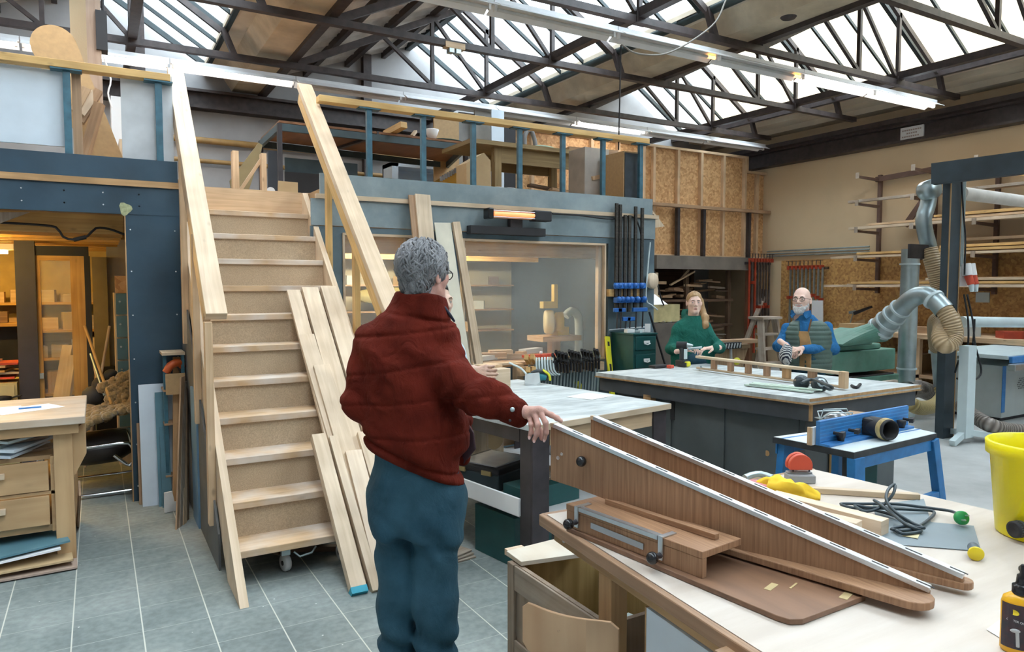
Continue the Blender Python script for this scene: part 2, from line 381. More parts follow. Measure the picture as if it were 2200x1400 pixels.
# ============================================================ ROOM SHELL
def floor_mat():
    m = D.materials.new('floor_tiles'); n, l, b = nodes_of(m)
    tc = n.new('ShaderNodeTexCoord'); sx = n.new('ShaderNodeSeparateXYZ'); l.new(tc.outputs['Object'], sx.inputs[0])
    def line(sock, off, size, wd):
        a = n.new('ShaderNodeMath'); a.operation = 'ADD'; a.inputs[1].default_value = off; l.new(sock, a.inputs[0])
        p = n.new('ShaderNodeMath'); p.operation = 'PINGPONG'; p.inputs[1].default_value = size / 2; l.new(a.outputs[0], p.inputs[0])
        c = n.new('ShaderNodeMath'); c.operation = 'LESS_THAN'; c.inputs[1].default_value = wd; l.new(p.outputs[0], c.inputs[0])
        return c.outputs[0]
    lx = line(sx.outputs[0], 0.152, 0.30, 0.0030); ly = line(sx.outputs[1], 0.06, 0.30, 0.0022)
    n1 = n.new('ShaderNodeTexNoise'); n1.inputs['Scale'].default_value = 1.1; n1.inputs['Detail'].default_value = 9; n1.inputs['Roughness'].default_value = 0.62
    l.new(tc.outputs['Object'], n1.inputs['Vector'])
    r1 = n.new('ShaderNodeValToRGB'); r1.color_ramp.elements[0].position = 0.34; r1.color_ramp.elements[1].position = 0.70
    r1.color_ramp.elements[0].color = (0.150, 0.180, 0.178, 1); r1.color_ramp.elements[1].color = (0.30, 0.335, 0.325, 1)
    l.new(n1.outputs['Fac'], r1.inputs[0])
    n2 = n.new('ShaderNodeTexNoise'); n2.inputs['Scale'].default_value = 26; n2.inputs['Detail'].default_value = 6
    l.new(tc.outputs['Object'], n2.inputs['Vector'])
    r2 = n.new('ShaderNodeValToRGB'); r2.color_ramp.elements[0].position = 0.35; r2.color_ramp.elements[1].position = 0.65
    r2.color_ramp.elements[0].color = (0.86, 0.86, 0.86, 1); r2.color_ramp.elements[1].color = (1.1, 1.1, 1.1, 1)
    l.new(n2.outputs['Fac'], r2.inputs[0])
    mx = n.new('ShaderNodeMix'); mx.data_type = 'RGBA'; mx.blend_type = 'MULTIPLY'; mx.inputs['Factor'].default_value = 1
    l.new(r1.outputs[0], mx.inputs['A']); l.new(r2.outputs[0], mx.inputs['B'])
    # pale flecks of paint and plaster
    vo = n.new('ShaderNodeTexVoronoi'); vo.inputs['Scale'].default_value = 7.0; l.new(tc.outputs['Object'], vo.inputs['Vector'])
    lt = n.new('ShaderNodeMath'); lt.operation = 'LESS_THAN'; lt.inputs[1].default_value = 0.035; l.new(vo.outputs['Distance'], lt.inputs[0])
    mf = n.new('ShaderNodeMix'); mf.data_type = 'RGBA'; l.new(lt.outputs[0], mf.inputs['Factor']); l.new(mx.outputs['Result'], mf.inputs['A']); mf.inputs['B'].default_value = (0.55, 0.56, 0.55, 1)
    # sawdust
    n3 = n.new('ShaderNodeTexNoise'); n3.inputs['Scale'].default_value = 0.55; n3.inputs['Detail'].default_value = 10; l.new(tc.outputs['Object'], n3.inputs['Vector'])
    r3 = n.new('ShaderNodeValToRGB'); r3.color_ramp.elements[0].position = 0.50; r3.color_ramp.elements[1].position = 0.75; r3.color_ramp.elements[1].color = (0.4, 0.4, 0.4, 1)
    l.new(n3.outputs['Fac'], r3.inputs[0])
    md = n.new('ShaderNodeMix'); md.data_type = 'RGBA'; l.new(r3.outputs[0], md.inputs['Factor']); l.new(mf.outputs['Result'], md.inputs['A']); md.inputs['B'].default_value = (0.50, 0.45, 0.38, 1)
    m1 = n.new('ShaderNodeMix'); m1.data_type = 'RGBA'; l.new(ly, m1.inputs['Factor']); l.new(md.outputs['Result'], m1.inputs['A']); m1.inputs['B'].default_value = (0.36, 0.38, 0.36, 1)
    m2 = n.new('ShaderNodeMix'); m2.data_type = 'RGBA'; l.new(lx, m2.inputs['Factor']); l.new(m1.outputs['Result'], m2.inputs['A']); m2.inputs['B'].default_value = (0.56, 0.56, 0.50, 1)
    # bare dusty concrete beyond the tiled strip
    mr = n.new('ShaderNodeMapRange'); mr.interpolation_type = 'SMOOTHSTEP'; mr.inputs['From Min'].default_value = 3.7; mr.inputs['From Max'].default_value = 4.6; l.new(sx.outputs[0], mr.inputs['Value'])
    rc = n.new('ShaderNodeValToRGB'); rc.color_ramp.elements[0].position = 0.3; rc.color_ramp.elements[1].position = 0.7; rc.color_ramp.elements[0].color = (0.34, 0.345, 0.335, 1); rc.color_ramp.elements[1].color = (0.56, 0.565, 0.55, 1); l.new(n1.outputs['Fac'], rc.inputs[0])
    m5 = n.new('ShaderNodeMix'); m5.data_type = 'RGBA'; l.new(mr.outputs[0], m5.inputs['Factor']); l.new(m2.outputs['Result'], m5.inputs['A']); l.new(rc.outputs[0], m5.inputs['B']); m2 = m5
    l.new(m2.outputs['Result'], b.inputs['Base Color']); b.inputs['Roughness'].default_value = 0.62; b.inputs['Specular IOR Level'].default_value = 0.35
    return m
XL, XR, YB, YF = -7.5, 12.25, 12.0, -5.0
struct('floor', MB().box((XL, YF, -0.1), (XR + .2, YB + .2, 0)), floor_mat())
struct('wall_back', MB().box((XL, YB, 0), (XR + .2, YB + .2, 6.8)), PLAST)
struct('wall_right', MB().box((XR, YF, 0), (XR + .2, YB, 6.8)), CREAM)
struct('wall_left', MB().box((XL - .2, YF, 0), (XL, YB, 6.8)), PLAST)
struct('wall_front', MB().box((XL, YF - .2, 0), (XR + .2, YF, 6.8)), PLAST)

# saw-tooth roof: opaque slope, glazed slope, soffit and concrete gutter in every bay
GLASS = D.materials.new('wired_roof_glass')
def glass_mat(m, tint, diff, mixv, rough=0.05, smear=0.0):
    n, l, b = nodes_of(m); n.remove(b); o = [x for x in n if x.type == 'OUTPUT_MATERIAL'][0]
    t = n.new('ShaderNodeBsdfTransparent'); t.inputs[0].default_value = c4(tint)
    d = n.new('ShaderNodeBsdfDiffuse'); d.inputs[0].default_value = c4(diff)
    g = n.new('ShaderNodeBsdfGlossy'); g.inputs['Roughness'].default_value = rough
    fr = n.new('ShaderNodeFresnel'); fr.inputs[0].default_value = 1.45
    m1 = n.new('ShaderNodeMixShader'); m1.inputs[0].default_value = mixv; l.new(t.outputs[0], m1.inputs[1]); l.new(d.outputs[0], m1.inputs[2])
    if smear:
        tc = n.new('ShaderNodeTexCoord'); no = n.new('ShaderNodeTexNoise'); no.inputs['Scale'].default_value = 1.6; no.inputs['Detail'].default_value = 5; no.inputs['Distortion'].default_value = 0.4
        l.new(tc.outputs['Object'], no.inputs['Vector'])
        rp = n.new('ShaderNodeValToRGB'); rp.color_ramp.elements[0].position = 0.35; rp.color_ramp.elements[1].position = 0.75
        rp.color_ramp.elements[0].color = (mixv * .88, mixv * .88, mixv * .88, 1); rp.color_ramp.elements[1].color = (smear, smear, smear, 1)
        l.new(no.outputs['Fac'], rp.inputs[0]); l.new(rp.outputs[0], m1.inputs[0])
    m2 = n.new('ShaderNodeMixShader'); l.new(fr.outputs[0], m2.inputs[0]); l.new(m1.outputs[0], m2.inputs[1]); l.new(g.outputs[0], m2.inputs[2])
    l.new(m2.outputs[0], o.inputs[0])
glass_mat(GLASS, (0.95, 0.99, 1.0), (0.8, 0.88, 0.92), 0.10, 0.2)
BAYS = [-7.25, -2.45, 2.35, 7.15]
ZE, ZR = 4.98, 5.92          # eaves and ridge
sl_mb = MB(); sf_mb = MB(); gu_mb = MB()
for x0 in BAYS:
    # corrugated opaque slope
    xa, xb = x0 + .02, x0 + 2.52; ny = 12 * 17; vs = []; fs = []
    for i in range(ny + 1):
        y = YF + (YB - YF) * i / ny; dz = 0.045 * math.cos(2 * PI * (y - YF) / 0.20)
        for x, z in ((xa, ZE + dz), (xb, ZR + dz), (xa, ZE + .16), (xb, ZR + .16)):
            vs.append((x, y, z))
    for i in range(ny):
        a = 4 * i; fs += [(a, a + 1, a + 5, a + 4), (a + 2, a + 6, a + 7, a + 3)]
    sl_mb.add(vs, fs, None, True)
    x1 = x0 + 3.95
    last = x0 == BAYS[-1]
    xe = XR if last else x0 + 4.28
    sf_mb.box((x1 - .02, YF, ZE - .03), (xe, YB, ZE + .07))
    if last:
        sf_mb.box((x1 + .48, YF, ZE - .12), (XR, YB, ZE - .031)); sf_mb.box((x1 + .86, YF, ZE - .22), (XR, YB, ZE - .121))
    if not last:
        g0, g1 = x0 + 4.2, x0 + 4.86
        gu_mb.prism([(g0, YF, ZE - .02), (g0 + .16, YF, ZE - .26), (g1 - .06, YF, ZE - .26), (g1, YF, ZE - .1), (g1, YF, ZE + .12), (g0, YF, ZE + .12)], (0, YB - YF, 0))
struct('ceiling', sl_mb, CORR)
struct('ceiling_soffit', sf_mb, SOFF)
struct('ceiling_gutter', gu_mb, CONC)
for i, x0 in enumerate(BAYS):
    xa, xb = x0 + 2.5, x0 + 3.97
    root = tag(MB().add([(xa, YF, ZR), (xa, YB, ZR), (xb, YB, ZE), (xb, YF, ZE)], [(0, 1, 2, 3)]).build('window_%d' % (i + 1), GLASS), kind='structure')
    f = MB(); y = YB - .35; k = 0
    while y > YF:
        h = .07 if k % 3 == 0 else .045
        f.beam((xa, y, ZR - .03), (xb, y, ZE - .03), .035 if k % 3 else .06, h, up=(0, 0, 1)); y -= .587; k += 1
    f.beam((xa, YF, ZR - .02), (xa, YB, ZR - .02), .10, .16); f.beam((xb, YF, ZE - .01), (xb, YB, ZE - .01), .06, .09)
    f.build('glazing_bars', plain('bar_teal', (0.010, 0.022, 0.026), 0.5, var=0.3), root)
# gable infill where glazing and slopes meet the back wall is the wall itself

# roof trusses (nearest first), bottom chords run along X
TY = [2.72, 4.48, 6.23, 7.97, 9.80]
for i, y in enumerate(TY):
    nm = ['out of frame', 'nearest roof truss, in the top right corner of the photo', 'brown steel roof truss just above the unlit long light row', 'brown steel roof truss second from the back wall', 'brown steel roof truss farthest back above the loft light row'][i]
    if i == 0: continue
    t = thing('roof_truss', nm if i > 1 else 'brown steel ' + nm, 'roof truss', (2.35, y, 4.6), 0, 'sawtooth roof trusses')
    c = MB(); c.beam((XL, y, 4.6), (11.62, y, 4.6), .085, .075); c.build('bottom_chord', STEELB, t)
    for x0 in BAYS[1:]:
        if x0 < -1 and i < 3: continue
        up = MB(); up.beam((x0 + .05, y, 4.64), (x0 + 2.5, y, ZR - .10), .06, .09); up.build('top_chord', STEELB, t)
        g = MB(); g.beam((x0 + 2.5, y, ZR - .10), (x0 + 3.9, y, ZE - .08), .05, .07); g.build('top_chord', STEELB, t)
        for xq, zt in ((x0 + 2.9, ZR - .34), (x0 + 2.0, ZR - .32)):
            b = MB(); b.beam((xq, y, 4.6), (xq, y, zt), .05, .05); b.build('post', STEELB, t)
        b = MB(); b.beam((x0 + 2.9, y, 4.62), (x0 + 2.0, y, ZR - .30), .045, .045); b.build('diagonal', STEELB, t)
        b = MB(); b.beam((x0 + 2.0, y, 4.62), (x0 + 1.1, y, ZE + .33), .045, .045); b.build('diagonal', STEELB, t)
        b = MB(); b.beam((x0 + 3.92, y, ZE - .04), (x0 + 4.06, y, 4.6), .07, .07); b.build('gutter_strut', STEELB, t)
        b = MB(); b.box((x0 + 2.82, y - .05, 4.56), (x0 + 3.0, y + .05, 4.68)); b.build('gusset', STEELB, t)
# purlins along Y tie the trusses together
for x, z, lab in ((5.25, 4.62, 'brown steel tie beam crossing the trusses under the middle skylight'), (7.15, 4.66, 'brown steel tie beam crossing the trusses beside the right gutter'),
                  (10.05, 4.64, 'brown steel tie beam crossing the trusses near the right wall'), (0.45, 4.62, 'brown steel tie beam crossing the trusses under the left skylight'), (2.35, 4.66, 'brown steel tie beam beside the stained gutter')):
    b = MB(); b.box((x - .05, 0.5, z), (x + .05, YB, z + .1)); one('tie_beam', b, STEELB, lab, 'beam', 'tie beams under the roof')
for x0, wd in ((2.35, 'middle'), (-2.45, 'left')):
    for k, fr in enumerate((.28, .56, .82)):
        x = x0 + 2.5 * fr; z = ZE + (ZR - ZE) * fr - .09
        b = MB(); b.box((x - .035, YF + .1, z - .05), (x + .035, YB, z + .05))
        one('purlin', b, STEELB, 'dark steel purlin under the %s corrugated slope, %s' % (wd, ('lowest of three', 'in the middle of three', 'highest of three')[k]), 'purlin', 'purlins under the corrugated roof')
# valley beam with the drain pipe under the glazing
p = MB(); p.tube([(6.34, 1.0, 4.93), (6.34, 6.35, 4.93)], .062, 14); p.tube([(6.34, 6.35, 4.93), (6.34, 6.75, 4.93)], .05, 14); p.tube([(6.34, 6.75, 4.93), (6.34, 11.9, 4.93)], .062, 14)
one('drain_pipe', p, plain('pipe_dark_green', (0.02, 0.035, 0.035), 0.5, var=0.3), 'dark pipe along the lower edge of the middle skylight', 'pipe')
d = MB(); d.lathe([(.0, -.012), (.075, -.012), (.085, .004), (.10, .01)], (6.85, 5.55, 4.714), 24); one('gutter_outlet', d, STEELB, 'round dark outlet in the underside of the gutter', 'drain')
# right-hand valley rail with its gutter angle
b = MB(); b.box((11.04, YF + .1, 4.84), (11.12, YB, 4.96)); one('valley_rail', b, STEELB, 'brown steel rail under the lower edge of the right skylight', 'beam')
# steel beam on the right wall with its maker's plate
b = MB(); b.box((12.02, YF, 4.42), (12.25, YB, 4.46)); b.box((12.13, YF, 4.16), (12.16, YB, 4.46)); b.box((12.02, YF, 4.14), (12.25, YB, 4.18)); b.box((11.86, YF, 4.46), (12.25, YB, 4.54))
tag(b.build('trim_1', STEELB), kind='structure')
b = MB(); b.box((12.10, 7.02, 4.20), (12.125, 7.42, 4.40)); pl = one('name_plate', b, WHITE, 'small weathered white plate on the steel beam of the right wall', 'sign')
q = MB()
for r_, (y0, segs) in enumerate(((4.345, 9), (4.292, 5), (4.24, 8))):
    for s_ in range(segs):
        yy = 7.39 - s_ * .038 - (0.08 if segs == 5 else 0); q.box((12.097, yy - .026, y0 - .012), (12.101, yy, y0 + .012))
q.build('worn_lettering', plain('worn_ink', (0.42, 0.33, 0.30), 0.8), pl)
b = MB(); b.box((-.2, 11.76, 4.36), (5.27, 12.0, 4.40)); b.box((-.2, 11.86, 4.36), (5.27, 11.90, 4.64)); b.box((-.2, 11.76, 4.60), (5.27, 12.0, 4.64))
one('steel_joist', b, STEELB, 'large dark steel I-beam along the grey back wall above the loft', 'beam')
for z in (3.9, 3.59):
    b = MB(); b.tube([(.2, 11.9, z), (5.5, 11.9, z)], .05 if z > 3.7 else .035, 12)
    one('ochre_pipe', b, plain('ochre_pipe', (0.34, 0.20, 0.07), 0.5, var=0.2), 'ochre pipe along the grey back wall, ' + ('upper and thicker' if z > 3.7 else 'lower and thinner'), 'pipe', 'pipes on the back wall')
# columns and pilasters at the back
b = MB(); b.box((4.0, 11.86, 0), (4.14, 12, 5.6)); tag(b.build('trim_2', STEELB), kind='structure')
b = MB(); b.box((7.35, 11.86, 0), (7.47, 12, 5.2)); tag(b.build('trim_3', STEELB), kind='structure')

# ============================================================ STRIP LIGHTS
TUBE_ON = plain('tube_lit', (1, 1, 1), 0.4, emit=(1.0, 0.95, 0.87), estr=27.0)
TUBE_OFF = plain('tube_unlit', (0.55, 0.54, 0.52), 0.3)
TUBE_END = plain('electrode_glow', (0.9, 0.5, 0.2), 0.4, emit=(1.0, 0.42, 0.10), estr=3.5)
LAMPW = plain('lamp_white', (0.74, 0.74, 0.75), 0.4, var=0.05)
def strip_light(x0, x1, y, z, lit, label, group, glow=()):
    t = thing('strip_light', label, 'lamp', ((x0 + x1) / 2, y, z), 0, group)
    b = MB(); b.box((x0, y - .035, z + .03), (x1, y + .035, z + .09)); b.build('trunking', LAMPW, t)
    b = MB()
    for s in (-1, 1):
        b.prism([(x0 + .01, y + s * .035, z + .05), (x0 + .01, y + s * .035, z + .044), (x0 + .01, y + s * .15, z - .020), (x0 + .01, y + s * .15, z - .012)], (x1 - x0 - .02, 0, 0))
    b.build('reflector', LAMPW, t)
    b = MB(); b.tube([(x0 + .05, y, z - .005), (x1 - .05, y, z - .005)], .017, 12); b.build('tube', TUBE_ON if lit else TUBE_OFF, t)
    for s, xe in ((1, x0 + .03), (-1, x1 - .03)):
        b = MB(); b.box((xe - .012, y - .018, z - .025), (xe + .012, y + .018, z + .03)); b.build('lamp_holder', WHITE, t)
    for xe in glow:
        b = MB(); b.tube([(xe - .06, y, z - .005), (xe + .06, y, z - .005)], .0185, 10); g = b.build('glowing_tube_end', TUBE_END, t); g['label'] = 'orange glowing tube end'
    return t
LZ = 4.38
e = [2.37 + 1.52 * k for k in range(-4, 7)]
lab1 = ['far left end behind the plywood boards', 'lit, left of the big rounded board', 'lit, right of the big rounded board', 'lit, behind the top of the left stair handrail', 'unlit, right of the right stair handrail top', 'unlit, over the steel table on the loft', 'unlit, left of the lit tube over the loft cabinet', 'lit, alone over the loudspeaker', 'unlit, right of the single lit tube', 'unlit, last at the right end']
for k in range(10):
    strip_light(e[k] + .004, e[k + 1] - .004, 9.82, LZ, k in (0, 1, 2, 3, 7), 'strip light of the rear row, ' + lab1[k], 'rear row of strip lights')
e2 = [11.0 - 1.52 * k for k in range(9)]
lab2 = ['lit, last at the right end over the right wall', 'lit, second from the right end', 'unlit, touching the lit pair', 'unlit, second left of the lit pair', 'unlit, third left of the lit pair', 'unlit, crossing the top edge of the photo', 'unseen, lit as added fill', 'unseen, lit as added fill at the left']
for k in range(8):
    gl = {2: (e2[2] - .10,), 3: (e2[3] - .10,), 5: (e2[6] + .30,)}.get(k, ())
    strip_light(e2[k + 1] + .004, e2[k] - .004, 6.22, LZ, k in (0, 1, 6, 7), 'strip light of the front row, ' + lab2[k], 'front row of strip lights', gl)  # last two units are out of view, lit as added fill
for k, x in enumerate((-2.6, -1.08, .44, 1.96, 3.48, 5.0)):  # unseen row added as fill light for the foreground
    strip_light(x + .004, x + 1.516, 2.70, LZ, k in (0, 1, 2, 4), 'unseen strip light added above the foreground bench for fill', 'added fill lights above the foreground')
c = MB(); c.tube(smooth_path([(6.23,5.9,4.905), (6.07,5.95,4.609), (5.542,6.05,4.259), (5.121,6.1,4.19), (4.937,6.15,4.272)], .05), .010, 6); one('hanging_cable', c, plain('cable_grey', (.25, .22, .19), .6), 'loose grey cable sagging over the front row of strip lights', 'cable')
c = MB(); c.tube([(5.051,6.3,4.324), (5.031,6.3,3.186)], .008, 6); one('pull_cord', c, BLACKM, 'thin dark cord hanging from the front row of lights to the loudspeaker', 'cable')
b = MB(); b.obox((3.823,7.97,4.58), (.26, .10, .07)); t = one('socket_block', b, PINE, 'small wooden block with grey sockets on a truss', 'socket')
for dx in (-.045, .045):
    b = MB(); b.box((dx - .032, -.045, -.05), (dx + .032, .045, .0)); b.build('socket', GALV, t, local=True)

# ============================================================ LOFT (mezzanine) AND ITS FRONT
FY = 6.26
mz = MB(); mz.box((-6.5, FY, 2.25), (.60, 10.4, 2.53)); mz.box((1.70, FY, 2.25), (5.5, 10.4, 2.53)); mz.box((.60, 6.66, 2.25), (1.70, 10.4, 2.53))
struct('floor_loft', mz, plain('loft_joist_ply', (0.34, 0.20, 0.09), 0.7, var=0.2))
def board(c0, c1, mat, bev=.002):
    b = MB(); b.box(c0, c1); return b
struct('wall_loft_upper_left', board((-6.5, FY - .03, 2.495), (.575, FY + .0, 2.66), FACB), FACB)
struct('wall_loft_lower_left', board((-6.5, FY - .024, 2.235), (.60, FY, 2.448), FACB), FACB)
struct('trim_4', board((-6.5, FY - .045, 2.448), (.60, FY, 2.495), PINE), LARCH)
struct('wall_partition', board((.203, FY - .02, 0), (.66, FY, 2.235), FACB), FACB)
b = MB(); b.box((.196, FY - .022, 0), (.204, FY + .004, 2.235)); struct('trim_5', b, LARCH)
struct('wall_loft_upper_right', board((1.70, FY - .03, 2.485), (5.47, FY, 2.665), FACG), FACG)
struct('trim_6', board((1.66, FY - .05, 2.445), (5.55, FY, 2.485), PINEW), PINEW)
struct('wall_loft_lower_right', board((1.62, FY - .022, 2.215), (5.52, FY, 2.445), FACG), FACG)
# glazed front below: panels round the two windows
fr = MB(); yb = FY + .03; ya = FY - .012
def pan(x0, z0, x1, z1): fr.box((x0, ya, z0), (x1, yb, z1))
pan(1.62, 0, 1.90, 2.21); pan(1.90, 2.16, 3.05, 2.21); pan(1.90, 0, 3.05, .905); pan(2.57, .905, 3.05, 2.16)
pan(3.05, 2.15, 5.52, 2.21); pan(3.05, 0, 4.86, .86); pan(4.86, 0, 5.52, 2.15)
struct('wall_workroom_front', fr, plain('slate_blue_ply', (0.085, 0.130, 0.160), 0.55, var=0.2, scale=3, dust=(0.18, 0.25, 0.28), dscale=1.5, damt=0.6))
PANE = D.materials.new('dusty_glare_glass'); glass_mat(PANE, (0.97, 0.98, 0.98), (0.78, 0.79, 0.75), 0.22, 0.03, 0.30)  # dust film whose pale smear also stands in for the skylight reflection
def window(n, x0, z0, x1, z1):
    y = FY + .02
    w_ = tag(MB().add([(x0, y, z0), (x1, y, z0), (x1, y, z1), (x0, y, z1)], [(0, 1, 2, 3)]).build('window_%d' % n, PANE), kind='structure')
    f = MB(); a = FY - .025; q = FY + .09; t = .022
    f.box((x0 - t, a, z1), (x1 + t, q, z1 + t)); f.box((x0 - t, a, z0 - t), (x1 + t, q, z0)); f.box((x0 - t, a, z0), (x0, q, z1)); f.box((x1, a, z0), (x1 + t, q, z1))
    f.box((x1 - .045, FY + .03, z0), (x1, FY + .085, z1))
    f.build('window_frame', PINEW, w_, bevel=.002)
window(5, 1.915, .93, 2.55, 2.135); window(6, 3.10, .905, 4.80, 2.125)
# side of the loft box at its right end
b = MB(); b.box((5.46, FY + .0, 0), (5.52, 10.4, 2.5)); struct('wall_workroom_side', b, FACD)
b = MB(); b.box((5.53, FY + .1, .9), (5.60, FY + .16, 2.5)); one('door_post', b, PINEY, 'yellow pine post at the right corner of the loft front', 'post')
b = MB(); b.prism([(5.468,6.3,2.608), (5.718,6.3,2.375), (5.576,6.3,2.353), (5.52,6.3,2.351)], (0, .5, 0)); one('corner_gusset', b, PINEW, 'triangular pale plywood gusset at the right end of the loft front', 'plywood piece')
# screws in the blue boards
sc = MB()
for x in (-.45, -.19, -.19, .06, .30, .30):
    for z in (2.30, 2.39): sc.lathe([(.0, 0), (.006, 0), (.006, .002)], (x, FY - .0245, z), 8, (0, -1, 0))
for z in (.12, .45, .78, 1.12, 1.46, 1.80, 2.12):
    for x in (.235, .545): sc.lathe([(.0, 0), (.006, 0), (.006, .002)], (x, FY - .0205, z), 8, (0, -1, 0))
tag(sc.build('trim_7', ALU), kind='structure')
b = MB(); cs = []
for k in range(14):
    t_ = 2 * PI * k / 14; r_ = .042 + .008 * math.sin(3 * t_ + 1); cs.append((.205 + r_ * math.cos(t_), FY - .0265, 2.275 + r_ * 1.15 * math.sin(t_)))
b.prism(cs, (0, .0025, 0)); one('filler_patch', b, plain('filler', (0.36, 0.38, 0.22), .8, var=.3, scale=40), 'greenish filler patch on the blue lintel at the room opening', 'patch')
# railings
def railing(nm, lab, x0, x1, xs, zr=3.33):
    t = thing('loft_railing', lab, 'railing', ((x0 + x1) / 2, FY, 2.66))
    b = MB(); b.box((x0, FY - .05, zr - .055), (x1, FY + .06, zr)); b.build('rail', PINEY, t, bevel=.004)
    for x in xs:
        b = MB(); b.box((x - .024, FY - .018, 2.50), (x + .024, FY + .022, zr - .062)); po = b.build('post', BLUEST, t)
        b = MB(); b.box((x - .10, FY - .045, zr - .066), (x + .10, FY + .05, zr - .056)); b.build('top_plate', BLUEST, po, local=False) if False else None
        b = MB(); b.box((x - .10, FY - .045, zr - .066), (x + .10, FY + .05, zr - .056)); b.build('top_plate', BLUEST, t)
railing('r', 'pine loft railing on blue steel posts right of the staircase', 1.70, 5.40, [2.155 + .526 * k for k in range(7)])
railing('l', 'pine loft railing on blue steel posts left of the staircase', -6.4, .54, [-2.1, -1.45, -.80, -.15, .457])

# ============================================================ STAIRCASE
st = thing('staircase', 'steep open pine staircase climbing to the loft', 'staircase', (1.14, 4.0, 0))
RI, RU, Y0 = 0.211, 0.229, 4.12
XA, XB = .645, 1.64
sl_ = RI / RU
def strg(x0, x1):
    f0 = Y0 - .035; b = MB(); th = .30
    zf = lambda y: RI + (y - f0) * sl_
    yb = f0 - (RI) / sl_
    b.prism([(x0, yb + .0, 0), (x0, yb + .40, 0), (x0, 6.66, 2.53 - .30), (x0, 6.66, 2.53), (x0, f0 + (2.53 - RI) / sl_, 2.53)], (x1 - x0, 0, 0)); return b
strg(.598, .645).build('stringer', PINEW, st, bevel=.002); strg(1.64, 1.685).build('stringer', PINEW, st, bevel=.002)
DUSTW = wood('dusty_tread', (0.66, 0.48, 0.31), (0.52, 0.35, 0.20), knots=0.3, dust=(0.72, 0.71, 0.70), damt=0.55)
for n in range(1, 12):
    y = Y0 + RU * (n - 1)
    b = MB(); b.box((XA - (.012 if n < 5 else 0), y, RI * n - .042), (XB, y + .27, RI * n)); b.build('tread', DUSTW, st, bevel=.004)
    if n > 0:
        b = MB(); b.box((XA, y + RU + .022, RI * n), (XB, y + RU + .036, RI * (n + 1) - .042)); b.build('riser', CHIP, st)
b = MB(); b.box((XA, 6.64, 2.11 + .21 - .0), (XB, 6.668, 2.535)); b.build('top_riser', PINE, st)
def hand(x, a, c, mat):
    b = MB(); b.beam((x, a[0], a[1]), (x, c[0], c[1]), .125, .055); return b.build('handrail', mat, st, bevel=.004)
hand(.625, (6.75, 3.50), (4.66, 1.50), PINEW); hand(1.675, (6.62, 3.49), (4.42, 1.50), PINEW)
b = MB(); b.beam((.585, 6.72, 3.38), (.585, 4.76, 1.49), .045, .09); b.build('handrail_brace', PINE, st, bevel=.003)
b = MB(); b.beam((1.632, 6.60, 3.375), (1.632, 4.52, 1.495), .036, .09); b.build('handrail_brace', PINEY, st, bevel=.003)
for x, y, z0 in ((.575, 4.66, .22), (.575, 5.25, .75), (.575, 5.90, 1.25), (1.71, 6.02, 1.5), (1.71, 5.30, .85), (1.71, 4.6, .3)):
    b = MB(); zt = 1.50 + (y - 4.66) * .957 - .03; b.box((x - .022, y - .035, z0), (x + .022, y + .035, zt)); b.build('handrail_post', PINE if x < 1 else PINEY, st, bevel=.003)
b = MB(); b.prism([(.59, 4.45, 0), (.59, 6.24, 0), (.59, 6.24, 1.85), (.59, 4.45, .22)], (-.012, 0, 0)); b.build('side_panel', plain('dark_side_ply', (0.10, 0.10, 0.10), .6, var=.2), st)

# planks lying up the right-hand side of the flight
PLN = Vector((0, -1, 1.085)).normalized()
def plank(top, ref, w, th, mat, label, z0=0.0, paint=None):
    a = Vector(top); r = Vector(ref); t = (z0 - a.z) / (r.z - a.z); f = a + (r - a) * t
    b = MB(); b.beam(f, a, w, th, up=(0, -.735, .678)); o = one('plank', b, mat, label, 'plank', 'planks leaning up the stairs', bevel=.002)
    if paint:
        d = (a - f).normalized(); q = MB(); q.beam(f + d * .001 - d * .004, f + d * .035, w + .003, th + .003, up=(0, -.735, .678))
        q.v = [(p[0] - o.location.x, p[1] - o.location.y, p[2] - o.location.z) for p in q.v]
        k = q.build('painted_end', paint, o, local=True); k['label'] = 'blue painted end'
    return o
TURQ = plain('turquoise_paint', (0.03, 0.30, 0.40), .6, var=.2)
plank((1.315,5.632,1.647), (1.31,4.858,0.933), .10, .030, OAK, 'pale plank with a blue smear, leftmost of those reaching highest up the stairs')
plank((1.444,5.646,1.664), (1.437,4.694,0.787), .125, .040, OAK, 'pale plank with brown stains near its top, leaning up the stairs')
plank((1.595,5.644,1.671), (1.577,4.673,0.777), .135, .045, OAK, 'wide pale plank, rightmost of those reaching highest up the stairs')
plank((1.309,5.244,1.327), (1.326,4.588,0.722), .115, .026, OAK, 'shorter pale plank topping out at mid height on the left of the stack')
plank((1.349,4.989,1.124), (1.356,4.487,0.661), .115, .032, OAK, 'pale plank ending just below the mid-height plank on the stairs')
plank((1.192,4.511,0.729), (1.194,3.793,0.068), .088, .060, OAK, 'short thick plank with blue end, nearest and leftmost at the foot of the stairs', paint=TURQ)
plank((1.275,4.478,0.717), (1.284,3.796,0.088), .050, .050, OAK, 'narrow batten beside the thick blue-ended plank')
plank((1.386,4.406,0.628), (1.366,3.833,0.099), .105, .040, RAWB, 'short planed plank beside the man\'s leg')
plank((1.511,4.558,0.708), (1.504,3.971,0.167), .10, .045, OAK, 'short plank partly hidden behind the man, against the stair stringer')
